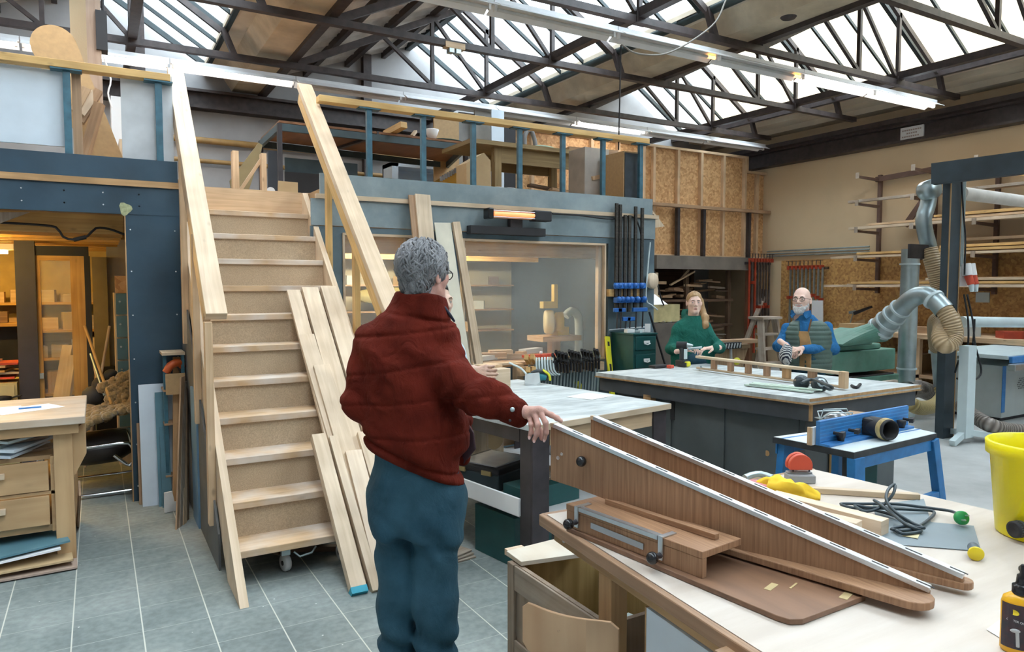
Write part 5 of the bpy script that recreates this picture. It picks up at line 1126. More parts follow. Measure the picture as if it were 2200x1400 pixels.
t = thing('drawer_cabinet', 'dark green steel drawer cabinet with white label holders', 'cabinet', (5.08, 6.05, 0))
b = MB(); b.box((4.90, 5.86, .02), (5.215, 6.235, 1.165)); b.build('carcass', GREEND, t, bevel=.004)
b = MB(); b.box((4.885, 5.845, 1.165), (5.225, 6.235, 1.180)); b.build('top', GREEND, t)
for k in range(6):
    z = 1.0 - .19 * k
    if z < .03: continue
    b = MB(); b.box((4.925, 5.845, z), (5.195, 5.862, z + .145)); dr = b.build('drawer', GREEND, t, bevel=.004)
    b = MB(); b.box((5.03, 5.838, z + .075), (5.11, 5.846, z + .10)); b.tube([(5.03, 5.835, z + .07), (5.07, 5.825, z + .06), (5.11, 5.835, z + .07)], .007, 8); b.build('label_holder', WHITE, dr)
for k, (dx, dy, w_, h_) in enumerate(((-.12, 0, .10, .035), (-.03, -.05, .05, .025), (.05, 0, .06, .03), (.11, -.03, .03, .09))):
    b = MB(); b.obox((5.08 + dx, 6.0 + dy, 1.182 + h_ / 2), (w_, .06, h_), .3 * k); one('small_part', b, PAPER if k != 1 else LGREY, ['white box', 'grey block', 'white block', 'upright white tube'][k] + ' on top of the green drawer cabinet', 'box', 'things on the green cabinet')
def level(x0, z0, x1, z1, y0, y1, label, fl=False):
    t = thing('spirit_level', label, 'level', (x0, y0, z0), 0, 'yellow spirit levels')
    b = MB(); b.beam((x0, y0, z0), (x1, y1, z1), .060, .026, up=(0, -1, 0)); b.build('body', YELL, t, bevel=.003)
    d = Vector((x1 - x0, y1 - y0, z1 - z0)); 
    for f, s in ((.93 if not fl else .55, .05), (.70 if not fl else .35, .10)):
        p = Vector((x0, y0, z0)) + d * f; q = d.normalized() * s * .5; b = MB(); b.beam(p - q + Vector((0, -.004, 0)), p + q + Vector((0, -.004, 0)), .026, .022, up=(0, -1, 0)); b.build('vial_window' if s < .07 else 'hand_slot', BLACKM, t)
level(4.68, 0, 4.83, 1.13, 5.85, 6.22, 'long yellow spirit level leaning left of the green cabinet')
level(4.54, .0, 4.44, .66, 5.90, 6.23, 'shorter yellow spirit level, left of the long one, behind the bench corner', True)

# ============================================================ THINGS ON THE LOFT
LF = 2.53
t = thing('steel_table', 'large brown-topped steel table on the loft', 'table', (3.0, 7.6, LF))
b = MB(); b.plate([(1.813,9.334,3.5), (1.801,8.229,3.5), (4.133,8.288,3.5), (4.331,9.593,3.5)][::-1], .03); b.v = [(x, y, z) for x, y, z in b.v]
TA, TB, TC, TD = (1.806,8.252,3.5), (4.133,8.288,3.5), (4.498,9.632,3.5), (1.819,9.363,3.5)
b = MB(); b.prism([TA, TB, TC, TD], (0, 0, .025)); b.build('top', wood('red_brown_top', (.30, .14, .07), (.20, .09, .04), across=8), t)
b = MB()
for p, q in ((TA, TB), (TB, TC), (TC, TD), (TD, TA)): b.beam(Vector(p) - Vector((0, 0, .05)), Vector(q) - Vector((0, 0, .05)), .04, .08)
b.build('frame', plain('table_steel', (.045, .075, .09), .5, var=.2), t)
for p in (TA, TB, TC, TD):
    b = MB(); b.box((p[0] - .025, p[1] - .025, LF), (p[0] + .025, p[1] + .025, 3.49)); b.build('leg', STEELD, t)
b = MB(); b.beam(lerp(TD, TC, .35), lerp(TA, TB, .5), .05, .06); b.build('cross_brace', STEELD, t)
b = MB(); b.beam((3.134,8.462,3.55), (3.217,8.085,3.6), .09, .07); one('timber', b, PINEY, 'short yellow timber lying on the loft steel table', 'timber')
t = thing('bowl', 'white cup on the loft steel table', 'cup', (3.713,8.391,3.54)); b = MB(); b.lathe([(0, 0), (.05, 0), (.09, .11), (.085, .115), (.045, .01), (0, .01)], (0, 0, 0), 18); b.build('cup', PAPER, t, local=True)
b = MB(); b.ball((3.978,8.487,3.56), .14, 12, (1.5, .7, .15)); one('cloth', b, plain('dark_green_cloth', (.02, .05, .04), .9), 'dark green cloth crumpled on the loft steel table', 'cloth')
b = MB(); b.beam((3.43,8.361,3.54), (3.512,8.438,3.62), .04, .03); one('block', b, PINEW, 'small wooden bracket standing on the loft steel table', 'block')
for k, (a, c) in enumerate((((1.241,8,2.8), (1.485,7.6,3.141)), ((1.232,7.4,2.647), (1.421,7.2,2.876)))):
    pass
b = MB(); b.prism([(1.267,8.2,2.813), (1.573,8.2,3.248), (1.612,8.2,3.222), (1.59,8.2,3.129), (1.397,8.2,2.53), (1.302,8.2,2.53)], (0, .03, 0)); one('sheet', b, plain('olive_sheet', (.26, .20, .10), .7), 'olive brown sheet leaning left of the loft steel table', 'board')
b = MB(); b.beam((1.284,7.8,2.636), (1.54,7.8,3.037), .06, .03); one('batten', b, PINE, 'pine batten slanting across the olive sheet on the loft', 'batten')
b = MB(); b.box((1.22, 7.7, LF), (1.28, 7.8, 3.05)); b.box((1.5, 7.7, LF), (1.55, 7.8, 3.05)); one('trestle', b, PINE, 'small pine trestle under the olive sheet', 'trestle')
b = MB(); b.plate([(1.746,8.6,3.233), (1.876,8.6,3.245), (1.867,8.6,2.735), (1.736,8.6,2.727)], .03); one('board', b, plain('dark_board', (.03, .035, .045), .4), 'dark blue-black board with a pale spot behind the table leg', 'board')
b = MB(); b.lathe([(0, 0), (.05, 0)], (1.763,8.55,2.771), 16, (0, -1, 0)); tag(b.build('trim_10', PAPER), kind='structure')
b = MB(); b.prism([(1.717,8,2.53), (1.73,8,2.822), (1.938,8,2.817), (1.936,8,2.53)], (0, .02, 0)); one('board', b, CARD, 'brown torn sheet at the head of the stairs', 'board')
for k, (a, c, h, m, lab) in enumerate(((612, 770, (335, 420), plain('blue_grey_sheet', (.07, .12, .15), .5), 'blue-grey sheet standing under the loft steel table'), (640, 745, (355, 430), BLACKM, 'black slatted sheet under the loft steel table'))):
    y = 9.0 - .3 * k
    p = [(2.029,9,3.251), (2.94,9,3.29)] if k == 0 else [(1.958,8.7,3.035), (2.71,8.7,3.055)]
    b = MB(); b.box((p[0][0], y, LF), (p[1][0], y + .02, p[0][2])); one('sheet', b, m, lab, 'board')
for k in range(6):
    b = MB(); b.obox((1.05 + .14 * k, 7.25 + .06 * (k % 3), LF + .02 + .025 * (k % 3)), (.5, .07, .03), .3 - .12 * k, 0, -.05); one('offcut', b, [PINEW, SCRAPW, PINE, OAK, PINEW, SCRAPW][k], 'loose offcut lying at the head of the stairs', 'offcut', 'offcuts at the head of the stairs')
t = thing('white_cupboard', 'white open cupboard with bottles behind the loft railing', 'cupboard', (4.2, 10.0, LF))
b = MB(); x0, x1 = 3.785, 4.764
for c0, c1 in (((x0, 10.0, LF), (x0 + .10, 10.4, 3.5)), ((x1 - .06, 10.0, LF), (x1, 10.4, 3.5)), ((x0, 10.36, LF), (x1, 10.4, 3.5)), ((x0, 10.0, 3.44), (x1, 10.4, 3.5)), ((x0, 10.0, 3.2), (x1, 10.36, 3.23)), ((x0, 10.0, LF), (x1, 10.36, LF + .05))): b.box(c0, c1)
b.build('carcass', WHITEP, t)
for k in range(5):
    x = x0 + .22 + .13 * k; h = (.18, .30, .26, .22, .16)[k]; t = thing('bottle', ['pale pink carton-like bottle', 'tall clear bottle', 'second clear bottle', 'short pale bottle', 'low pale jar'][k] + ' in the white loft cupboard', 'bottle', (x, 10.12, LF + .05), 0, 'bottles in the white cupboard')
    b = MB(); b.lathe([(0, 0), (.045, 0), (.045, h * .6), (.018, h * .8), (.018, h), (0, h)], (0, 0, 0), 14); b.build('glass', [plain('pink', (.5, .3, .3)), LGREY, GALV, LGREY, PAPER][k], t, local=True)
b = MB(); b.prism([(3.856,8.4,3.045), (4.121,8.4,3.202), (4.154,8.4,3.007), (3.79,8.4,2.981)], (0, .3, 0)); one('drawer_unit', b, plain('amber_wood', (.60, .33, .05), .5), 'amber wooden case with a row of bits behind the railing', 'case')
b = MB()
for k in range(9): b.obox(lerp((3.843,8.4,3.05), (4.108,8.4,3.207), k / 8), (.03, .03, .06))
tag(b.build('bit_row', ALU), 'row of small bright bits on the amber case', 'bits', None, 'stuff')
# big panels at the back of the loft
for k, (xa, ya, xb, yb2, Yp, m, lab) in enumerate(((932, 253, 986, 325, 9.6, HARDB, 'tan hardboard sheet standing at the back of the loft'), (986, 240, 1022, 330, 9.9, plain('grey_sheet', (.34, .34, .33), .6), 'grey sheet right of the tan hardboard'), (1022, 236, 1056, 330, 9.8, plain('warm_grey_sheet', (.30, .28, .25), .6), 'warm grey sheet left of the white cabinet end'), (1056, 234, 1083, 330, 9.6, WHITEP, 'white narrow cabinet end at the back of the loft'), (1085, 268, 1108, 330, 9.7, BLACKM, 'black panel left of the OSB wall on the loft'))):
    pass
def backsheet(xa, za, xb, Yp, m, lab): b = MB(); b.box((xa, Yp, LF), (xb, Yp + .03, za)); one('sheet', b, m, lab, 'board', 'sheets at the back of the loft')
for (xa, z, _), (xb, _, _2), Yp, m, lab in (((4.279,4.109,9.6), (4.683,9.6,4.155), 9.6, HARDB, 'tan hardboard sheet standing at the back of the loft'),
    ((4.829,4.323,9.9), (5.115,9.9,4.358), 9.9, plain('grey_sheet', (.34, .34, .33), .6), 'grey sheet right of the tan hardboard'),
    ((5.022,4.343,9.75), (5.311,9.75,4.378), 9.75, plain('warm_grey_sheet', (.30, .28, .25), .6), 'warm grey sheet left of the white narrow panel'),
    ((5.175,4.323,9.5), (5.391,9.5,4.35), 9.5, WHITEP, 'white narrow panel at the back of the loft'),
    ((5.456,4.14,9.6), (5.654,9.6,4.162), 9.6, BLACKM, 'black panel left of the OSB wall on the loft')):
    backsheet(xa, z, xb, Yp, m, lab)
t = thing('wooden_table', 'old wooden table on the loft behind the railing posts', 'table', (5.3, 7.6, LF))
OLDT = wood('old_table', (.36, .27, .14), (.24, .17, .08))
x0, x1, y0, y1, zt = 3.762, 5.631, 7.4, 8.2, 3.33
b = MB(); b.box((x0, y0, zt), (x1, y1, zt + .05)); b.build('top', OLDT, t)
b = MB(); b.box((x0 + .35, y0 + .08, zt - .18), (x1 - .25, y0 + .11, zt)); b.build('apron', OLDT, t); b = MB(); b.box((x0 + .35, y1 - .11, zt - .18), (x1 - .25, y1 - .08, zt)); b.build('apron', OLDT, t)
for x in (x0 + .40, x1 - .30):
    for y in (y0 + .12, y1 - .12):
        b = MB(); b.box((x - .045, y - .045, LF), (x + .045, y + .045, zt)); b.build('leg', OLDT, t)
b = MB(); b.ball((4.925, 7.7, zt + .08), .16, 12, (1.3, .8, .3)); one('cloth', b, plain('sage_cloth', (.22, .27, .18), .9), 'sage green cloth heap on the old loft table', 'cloth')
b = MB(); b.tube(smooth_path([(4.85, 8.0, zt + .07), (4.85, 8.0, zt + .30), (4.93, 8.0, zt + .38), (5.0, 8.0, zt + .25), (5.02, 8.0, zt + .07)], .04), .03, 10); one('hose', b, plain('grey_plastic_hose', (.22, .22, .23), .6), 'grey hose loop standing on the old loft table', 'hose')
b = MB(); b.beam((5.2, 7.6, zt + .08), (5.9, 7.5, zt + .08), .25, .05); one('timber', b, SCRAPW, 'rough boards lying on the right end of the old loft table', 'timber')
b = MB(); b.prism([(3.456,6.9,2.53), (3.452,6.9,2.997), (3.666,6.9,3.125), (3.746,6.9,3.047), (3.757,6.9,2.53)], (0, .25, 0)); one('carton', b, CARD, 'open brown carton behind the loft railing', 'box')
for k, px in enumerate((1068, 1092)):
    p = (3.716, 3.853)[k]; t = thing('paint_tin', ['left white tub on the loft edge', 'right white tub on the loft edge'][k], 'tub', (p, 6.7, LF), 0, 'white tubs'); b = MB(); b.lathe([(0, 0), (.075, 0), (.08, .2), (.07, .2), (.07, .01), (0, .01)], (0, 0, 0), 18); b.build('tub', PAPER, t, local=True)
for k in range(7):
    b = MB(); b.obox((5.15 + .12 * (k % 3), 7.0 + .1 * k, LF + .06 + .05 * k), (.9, .12, .03), .2 - .06 * k, 0, .12); one('timber', b, [SCRAPW, PINE, DARKW, OAK][k % 4], 'board in the stack under the old loft table', 'timber', 'boards under the old loft table')
b = MB(); b.plate([(5.846,7.6,3.182), (5.287,7.6,2.961), (5.361,7.6,2.847), (5.925,7.6,3.005)], .03); one('board', b, GREYW, 'grey tilted board left of the loudspeaker', 'board')
b = MB(); b.plate([(5.043,7.2,2.963), (5.539,7.2,3.092), (5.554,7.2,3.047), (5.057,7.2,2.919)], .4); one('board', b, PINE, 'pine board end beside the loudspeaker', 'board')
t = thing('loudspeaker', 'wooden loudspeaker with dark cloth front on the loft edge', 'loudspeaker', (5.25, 6.6, LF))
xl, xr = 5.152, 5.361
b = MB(); b.box((xl, 6.36, LF), (xr, 6.78, 3.20)); b.build('cabinet', HARDB, t, bevel=.004)
b = MB(); b.box((xl + .012, 6.348, LF + .02), (xr - .012, 6.36, 3.18)); b.build('grille_cloth', plain('grille_cloth', (.04, .05, .06), .8, var=.2, scale=8), t)
b = MB(); b.box((4.95, 6.82, LF), (5.3, 7.15, 3.30)); one('carton', b, plain('grey_carton', (.42, .38, .34), .8), 'pale grey carton behind the loudspeaker', 'box')
# left loft
b = MB(); b.box((-1.6, 6.31, 2.72), (-.165, 6.335, 3.27)); one('board', b, WHITEP, 'white sheet behind the left loft railing', 'board')
b = MB(); b.box((.20, 6.31, LF), (.56, 6.335, 3.34)); one('board', b, plain('pale_grey_sheet', (.52, .54, .56), .5), 'tall pale grey sheet beside the left handrail top', 'board')
b = MB(); cx, cz, r_ = (-0.237,3.571) + (0.159,)
ang = math.atan2(-0.832, 0.344); pts = []
for k in range(17):
    a = ang + PI / 2 + PI * k / 16 if False else ang + PI / 2 - 0 + PI * k / 16
    pts.append((cx + r_ * math.cos(a), 6.75, cz + r_ * math.sin(a)))
d_ = (math.cos(ang), math.sin(ang)); e0 = pts[-1]; e1 = pts[0]; Lz = (cz - 2.55) / -d_[1]
pts = pts + [(e0[0] + d_[0] * Lz * 1.02, 6.75, 2.55), (e1[0] + d_[0] * Lz * .88, 6.75, 2.55)]
b.prism(pts, (0, .02, 0)); one('rounded_board', b, HARDB, 'big brown board with a rounded top leaning behind the left loft railing', 'board')
for k, (p, q, w_) in enumerate((((-0.077,6.6,2.969), (0.056,6.6,3.227), .10), ((-0.087,6.55,3.019), (0.018,6.6,3.204), .09), ((-0.1,6.6,2.53), (0.06,6.55,3.119), .08), ((-0.111,6.5,3.023), (-0.025,6.5,3.211), .07))):
    b = MB(); b.beam(p, q, w_, .06); one('block', b, [SCRAPW, OAK, SCRAPW, PINE][k], ['upper brown', 'middle pale', 'lower brown', 'left pine'][k] + ' timber end in the bundle before the rounded board', 'timber', 'timber ends on the left loft')
b = MB(); b.box((-.12, 6.32, LF), (-.06, 6.36, 3.29)); one('batten', b, SCRAPW, 'brown upright batten beside the left railing post', 'batten')
b = MB(); b.box((-0.015, 7.6, LF), (0.098, 7.72, 4.6)); one('roof_post', b, wood('pinkish_post', (.48, .36, .28), (.36, .25, .19)), 'wooden post rising to the roof behind the left railing', 'post')
b = MB(); b.box((-0.148, 8.0, 3.5), (0.003, 8.03, 4.7)); one('board', b, CREAM, 'cream sheet hanging left of the roof post', 'board')
t = thing('cable_box', 'black cable box on the side of the roof post', 'box', (0.088,7.6,4.025))
b = MB(); b.box((-.03, -.03, -.2), (.06, .12, .15)); b.build('case', BLACKM, t, local=True)
b = MB(); b.tube([(.03, .05, .15), (.03, .05, .6)], .012, 8); b.build('cable', BLACKM, t, local=True)
b = MB(); b.tube(smooth_path([(0.109,7.5,3.752), (0.162,7.5,3.554), (0.137,7.5,3.426), (0.163,7.5,3.305)], .04), .008, 6); one('cable', b, PAPER, 'thin white cable hanging beside the roof post', 'cable')
b = MB(); b.box((0.234, 8.2, LF), (0.345, 8.7, 3.15)); one('box', b, PINEW, 'pale wooden box behind the pale grey sheet on the left loft', 'box')
b = MB(); b.box((0.189, 9.0, LF), (0.296, 9.4, 3.75)); one('box', b, PAPER, 'white appliance at the back of the left loft', 'box')
b = MB(); b.box((0.451, 10.5, LF), (0.623, 10.8, 6.0)); tag(b.build('trim_11', STEELB), kind='structure')
for k, px in enumerate((25, 70, 105)):
    b = MB(); b.obox((-.55 + .17 * k, 6.5, LF + .06), (.14, .3, .07), .3 * k); one('block', b, [plain('cyan_can', (.02, .35, .55), .4), PINEY, SCRAPW][k], ['cyan case', 'yellow timber end', 'brown timber end'][k] + ' under the white sheet on the left loft', 'block', 'things under the white sheet')

# ============================================================ LEFT BENCH WITH DRAWERS
def lettering(txt, size, mat, parent, loc, rot, name='lettering'):
    cu = D.curves.new('lettering', 'FONT'); cu.body = txt; cu.size = size; cu.align_x = 'CENTER'; cu.align_y = 'CENTER'; cu.extrude = size * .01
    o = D.objects.new('tmp', cu); COL.objects.link(o); me = D.meshes.new_from_object(o.evaluated_get(bpy.context.evaluated_depsgraph_get()))
    D.objects.remove(o); D.curves.remove(cu); me.name = name; me.materials.clear(); me.materials.append(mat)
    m = D.objects.new(name, me); COL.objects.link(m); m.parent = parent; m.location = Vector(loc) - worldloc(parent); m.rotation_euler = rot
    return m
BW = wood('bench_birch', (.56, .38, .21), (.44, .28, .14), knots=.15, along=1.2, across=14)
t = thing('drawer_workbench', 'wooden workbench with drawers at the left edge of the photo', 'workbench', (-.7, 5.4, 0))
b = MB(); b.box((-1.6, 4.97, .86), (-.085, 5.92, .905)); b.build('worktop', wood('worn_top', (.62, .50, .38), (.48, .37, .27), along=1, across=16, dust=(.62, .60, .56), damt=.5), t, bevel=.004)
b = MB(); b.box((-1.6, 5.0, .80), (-.12, 5.9, .86)); b.build('frame', BW, t, bevel=.003)
for x in (-.255, -1.55):
    for y in (5.05, 5.80):
        b = MB(); b.box((x, y, 0), (x + .10, y + .09, .80)); b.build('leg', BW, t, bevel=.004)
b = MB(); b.prism([(-.155, 5.06, .80), (-.085, 5.06, .86), (-.085, 5.06, .66), (-.155, 5.06, .52)], (0, .07, 0)); b.build('bracket', BW, t)
b = MB(); b.box((-1.5, 5.10, .20), (-.26, 5.85, .24)); b.box((-1.5, 5.10, .64), (-.26, 5.85, .665)); b.box((-1.5, 5.08, .43), (-.25, 5.85, .45)); b.box((-.275, 5.08, .20), (-.255, 5.85, .66)); b.build('carcass', BW, t)
for z0, z1 in ((.455, .635), (.245, .425)):
    b = MB(); b.box((-1.0, 5.068, z0), (-.285, 5.092, z1)); dr = b.build('drawer', BW, t, bevel=.003)
    b = MB(); b.box((-.78, 5.040, (z0 + z1) / 2 + .01), (-.50, 5.068, (z0 + z1) / 2 + .045)); b.build('handle', PINEW, dr, bevel=.003)
rn = random.Random(2)
for k in range(9):
    b = MB(); b.obox((-.36 - .05 * (k % 4) - .08 * rn.random(), 5.2 + .05 * rn.random(), .675 + .012 * k), (.09, .42, .016), rn.uniform(-1.1, -.2), 0, .05)
    one('offcut', b, [GREYW, WHITEP, LGREY][k % 3], 'grey strip in the loose pile above the bench drawers', 'offcut', 'strips above the bench drawers')
for k, (x0, z, m, lab) in enumerate(((-.75, .13, plain('teal_sheet', (.10, .22, .27), .5), 'blue-grey sheet lying under the drawer bench'), (-.78, .10, PAPER, 'white edged sheet lying under the drawer bench'), (-.70, .055, CARD, 'wide brown card sheet under the drawer bench'), (-.66, .015, plain('brown_card', (.40, .30, .24), .8), 'large brown cardboard sheet on the floor under the drawer bench'))):
    b = MB(); b.obox((x0, 5.30, z), (1.0, .85, .012), .18 - .05 * k, 0, 0.0 if k > 1 else -.05); one('sheet', b, m, lab, 'sheet', 'sheets under the drawer bench')
b = MB(); b.beam((-.165, 5.85, 0), (-.13, 5.18, .42), .012, .10); one('board', b, SCRAPW, 'small board leaning against the inner side of the bench leg', 'board')
b = MB(); b.plate([(-.52, 5.25, .9065), (-.20, 5.42, .9065), (-.30, 5.62, .9065), (-.62, 5.50, .9065)], .001); b2 = one('paper_sheet', b, PAPER, 'white paper sheet under the blue pen on the left bench', 'paper')
b = MB(); b.plate([(-.75, 5.30, .908), (-.42, 5.36, .908), (-.45, 5.60, .908), (-.78, 5.55, .908)], .001); one('paper_sheet', b, PAPER, 'second white paper sheet nearer the left edge of the bench', 'paper')
b = MB(); b.tube([(-.45, 5.43, .913), (-.33, 5.44, .913)], .005, 8); one('pen', b, BLUEM, 'blue pen lying on the white paper', 'pen')

# ============================================================ BENCH WITH DUSTY PALE TOP (behind the man's hand)
DUSTY = plain('dusty_top', (.54, .58, .58), .55, var=.2, scale=6, stretch=(1, 3.5, 1), dust=(.22, .26, .28), dscale=1.9, damt=.75)
A_, B_ = Vector((2.10, 3.375, 0)), Vector((3.307, 3.569, 0)); ux = (B_ - A_).normalized(); uy = Vector((-ux.y, ux.x, 0)); W1 = (B_ - A_).length; L1 = 1.60
def q1(u, v, z): p = A_ + ux * u + uy * v; return (p.x, p.y, z)
rz1 = math.atan2(ux.y, ux.x)
def b1(nm, u0, v0, z0, u1, v1, z1, mat, par, bev=.002):
    b = MB(); c = q1((u0 + u1) / 2, (v0 + v1) / 2, (z0 + z1) / 2); b.obox(c, (abs(u1 - u0), abs(v1 - v0), abs(z1 - z0)), rz1); return b.build(nm, mat, par, bevel=bev)
t = thing('workbench', 'workbench with dusty pale top behind the man\'s outstretched hand', 'workbench', tuple(q1(.6, .8, 0)))
b1('worktop', 0, 0, .865, W1, L1, .90, DUSTY, t); b1('top_edge', -.003, -.006, .862, W1 + .006, -.0005, .899, PINEW, t); b1('top_edge', W1 + .0005, 0, .862, W1 + .006, L1, .899, PINEW, t)
b1('apron', .16, .03, .76, W1 - .15, .06, .862, PINE, t); b1('side_apron', .02, .14, .78, .06, L1 - .1, .862, STEELD, t); b1('side_apron', W1 - .06, .14, .78, W1 - .03, L1 - .1, .862, STEELD, t)
LEGP = plain('leg_plate', (.055, .045, .05), .45, .3, var=.3, scale=9)
for u in (.015, W1 - .145):
    for v in (.02, L1 - .14):
        b1('leg', u, v, 0, u + .13, v + .012, .862, LEGP, t); b1('leg', u + (.0 if u < .5 else .118), v + .0125, 0, u + (.012 if u < .5 else .13), v + .11, .862, STEELD, t)
b1('shelf_side', -.004, .12, .35, .013, L1 - .05, .455, WHITE, t); b1('shelf_side', W1 - .03, .12, .35, W1 - .012, L1 - .05, .455, WHITE, t); b1('shelf_back', .02, L1 - .04, .36, W1 - .03, L1 - .02, .47, PINE, t)
b1('lower_shelf', .02, .04, .335, W1 - .035, L1 - .04, .35, plain('grey_shelf', (.5, .5, .5), .6), t)
SZ = .3505
def on1(nm, u, v, z, sx, sy, sz, mat, lab, cat, rz=0, group=None, bev=.003):
    b = MB(); c = q1(u, v, z + sz / 2); b.obox(c, (sx, sy, sz), rz1 + rz); return one(nm, b, mat, lab, cat, group, bev)
t = thing('tool_case', 'black tool case with brass latches on the lower bench shelf', 'case', tuple(q1(.36, .82, SZ)))
b = MB(); b.obox(q1(.36, .82, SZ + .055), (.42, .40, .11), rz1 + .25); b.build('body', plain('case_blue', (.03, .05, .06), .5), t, bevel=.01)
b = MB(); b.obox(q1(.36, .82, SZ + .13), (.44, .42, .04), rz1 + .25); b.build('lid', BLACKM, t, bevel=.008)
b = MB(); b.obox(q1(.36, .82, SZ + .153), (.36, .32, .008), rz1 + .25); b.build('clear_panel', plain('grey_clear', (.45, .47, .5), .15), t)
for v in (-.11, .11):
    c_ = Vector(q1(.36, .82, SZ + .115)); r_ = Matrix.Rotation(rz1 + .25, 3, 'Z') @ Vector((-.222, v, 0)); b = MB(); b.obox(tuple(c_ + r_), (.015, .08, .03), rz1 + .25); b.build('latch', plain('brass', (.55, .43, .2), .35, .6), t)
on1('wood_tray', .50, .47, SZ, .25, .16, .12, SCRAPW, 'small wooden tray box beside the tool case', 'box', .2); on1('machine_case', .30, .26, SZ, .44, .22, .13, GREEND, 'dark green case with a tray of grey parts on the lower shelf', 'case')
for k in range(4): on1('offcut', .28 + .05 * k, .26, SZ + .131 + .012 * k, .20, .06, .011, GREYW, 'grey offcut lying on the dark green case', 'offcut', .2 * k, 'offcuts on the green case')
on1('machine_case', .95, .40, SZ, .30, .24, .13, GREEND, 'green case at the right end of the lower bench shelf', 'case')
on1('crate', .20, .42, 0, .30, .40, .30, GREEND, 'dark green box on the floor under the pale bench', 'box')
for k in range(3): on1('offcut', -.10, .55 + .02 * k, .012 * k, .14, .10, .011, GREYW, 'thin grey offcut in the small floor stack beside the pale bench', 'offcut', .1 * k, 'floor offcuts')
b = MB(); b.plate([(2.65,4.95,0.611), (2.649,4.95,0.311), (2.803,4.95,0.292), (2.803,4.95,0.596)], .02); o_ = one('cutout_panel', b, PINEW, 'pale plywood panel with a round cut-out under the bench', 'board')
b = MB(); b.lathe([(0, 0), (.075, 0), (.078, .002)], tuple(Vector((2.714,4.945,0.459)) - o_.location), 24, (-.1, -1, 0)); cu = b.build('round_cutout', CARD, o_, local=True)
b = MB(); b.plate([(2.45,4.93,0.67), (2.449,4.93,0.34), (2.634,4.93,0.317), (2.635,4.93,0.653)], .018); one('plain_panel', b, OAK, 'plain plywood panel left of the one with a round cut-out', 'board')
# on top
t = thing('orbital_sander', 'grey and teal delta sander resting on the pale bench', 'sander', (2.976,4.803,0.9), -.3)
b = MB(); b.prism([(-.07, -.06, 0), (.02, -.075, 0), (.06, -.05, .0), (.06, .03, .0), (-.06, .02, 0)], (0, 0, .02)); b.v = [(x, y * .35 - .03, z + .0 + (y + .06) * .9) for x, y, z in b.v]; b.build('sanding_pad', plain('pad_grey', (.45, .48, .48), .6), t, local=True, bevel=.012)
b = MB(); b.tube(smooth_path([(-.02, .0, .06), (.05, .02, .065), (.12, .03, .055)], .02), .033, 14); b.build('body', plain('sander_teal', (.02, .22, .28), .45), t, local=True)
b = MB(); b.tube(smooth_path([(.10, .03, .02), (.13, .02, .06), (.11, .01, .10), (.04, .0, .105), (.0, .0, .09)], .02), .017, 10); b.build('handle', plain('sander_black', (.03, .035, .04), .5), t, local=True)
b = MB(); b.tube(smooth_path([(.09, .0, .115), (.14, -.005, .08), (.155, .0, .03)], .02), .010, 8); b.build('yellow_strip', YELL, t, local=True)
b = MB(); b.tube(smooth_path([(-.03, .05, .08), (-.06, .12, .12), (-.10, .18, .14), (-.14, .2, .16)], .02), .008, 8); b.build('cable', LGREY, t, local=True)
b = MB(); b.plate([(2.851,4.137,0.903), (3.099,4.221,0.903), (3.168,4.002,0.903), (2.936,3.944,0.903)][::-1], .001); one('paper_sheet', b, PAPER, 'white paper sheet on the pale bench', 'paper')
b = MB(); b.obox((2.561,4.693,0.985), (.19, .20, .168), rz1); one('plywood_box', b, PINEW, 'pale plywood box on the far left corner of the pale bench, behind the gesturing hand', 'box', bevel=.003)
b = MB(); b.obox((2.559,4.75,1.08), (.16, .14, .018), rz1 + .2); one('board', b, PINE, 'pine board lying on the pale plywood box', 'board')
b = MB(); b.beam((3.08, 5.5, 0), (3.0, 5.8, .97), .10, .02); one('board', b, PINEW, 'pale offcut leaning behind the plywood box', 'board')

# ============================================================ DARK CABINET BENCH IN THE MIDDLE
t = thing('cabinet_bench', 'large dark cabinet workbench with a stained pale top', 'workbench', (4.8, 4.2, 0))
T2 = [Vector(p) for p in ((4.307, 3.239, 0), (5.69, 3.26, 0), (5.36, 5.27, 0), (3.94, 5.239, 0))]
def q2(u, v, z):
    p = T2[0].lerp(T2[1], u).lerp(T2[3].lerp(T2[2], u), v); return (p.x, p.y, z)
b = MB(); b.prism([q2(0, 0, .862), q2(1, 0, .862), q2(1, 1, .862), q2(0, 1, .862)], (0, 0, .032)); b.build('worktop', DUSTY, t)
b = MB(); b.prism([q2(-.004, -.003, .85), q2(1.004, -.003, .85), q2(1.004, 1.003, .85), q2(-.004, 1.003, .85)], (0, 0, .0119)); b.prism([q2(-.003, -.002, .8945), q2(1.003, -.002, .8945), q2(1.003, -.0001, .8945), q2(-.003, -.0001, .8945)], (0, 0, -.02)); b.build('plywood_edge', LARCH, t)
b = MB(); b.prism([q2(.02, .01, .73), q2(.98, .01, .73), q2(.98, .99, .73), q2(.02, .99, .73)], (0, 0, .12)); b.build('apron', plain('slate_apron', (.055, .062, .072), .6, var=.2), t)
CAB2 = plain('slate_cabinet', (.085, .10, .105), .6, var=.2, scale=2, dust=(.14, .16, .16), dscale=1.2, damt=.5)
b = MB(); b.prism([q2(.10, .06, .0), q2(.92, .06, 0), q2(.92, .94, 0), q2(.10, .94, 0)], (0, 0, .73)); b.build('carcass', CAB2, t)
for v0, v1 in ((.08, .36), (.385, .62), (.64, .92)):
    b = MB(); b.prism([q2(.090, v0, .03), q2(.099, v0, .03), q2(.099, v1, .03), q2(.090, v1, .03)], (0, 0, .69)); d_ = b.build('door', CAB2, t)
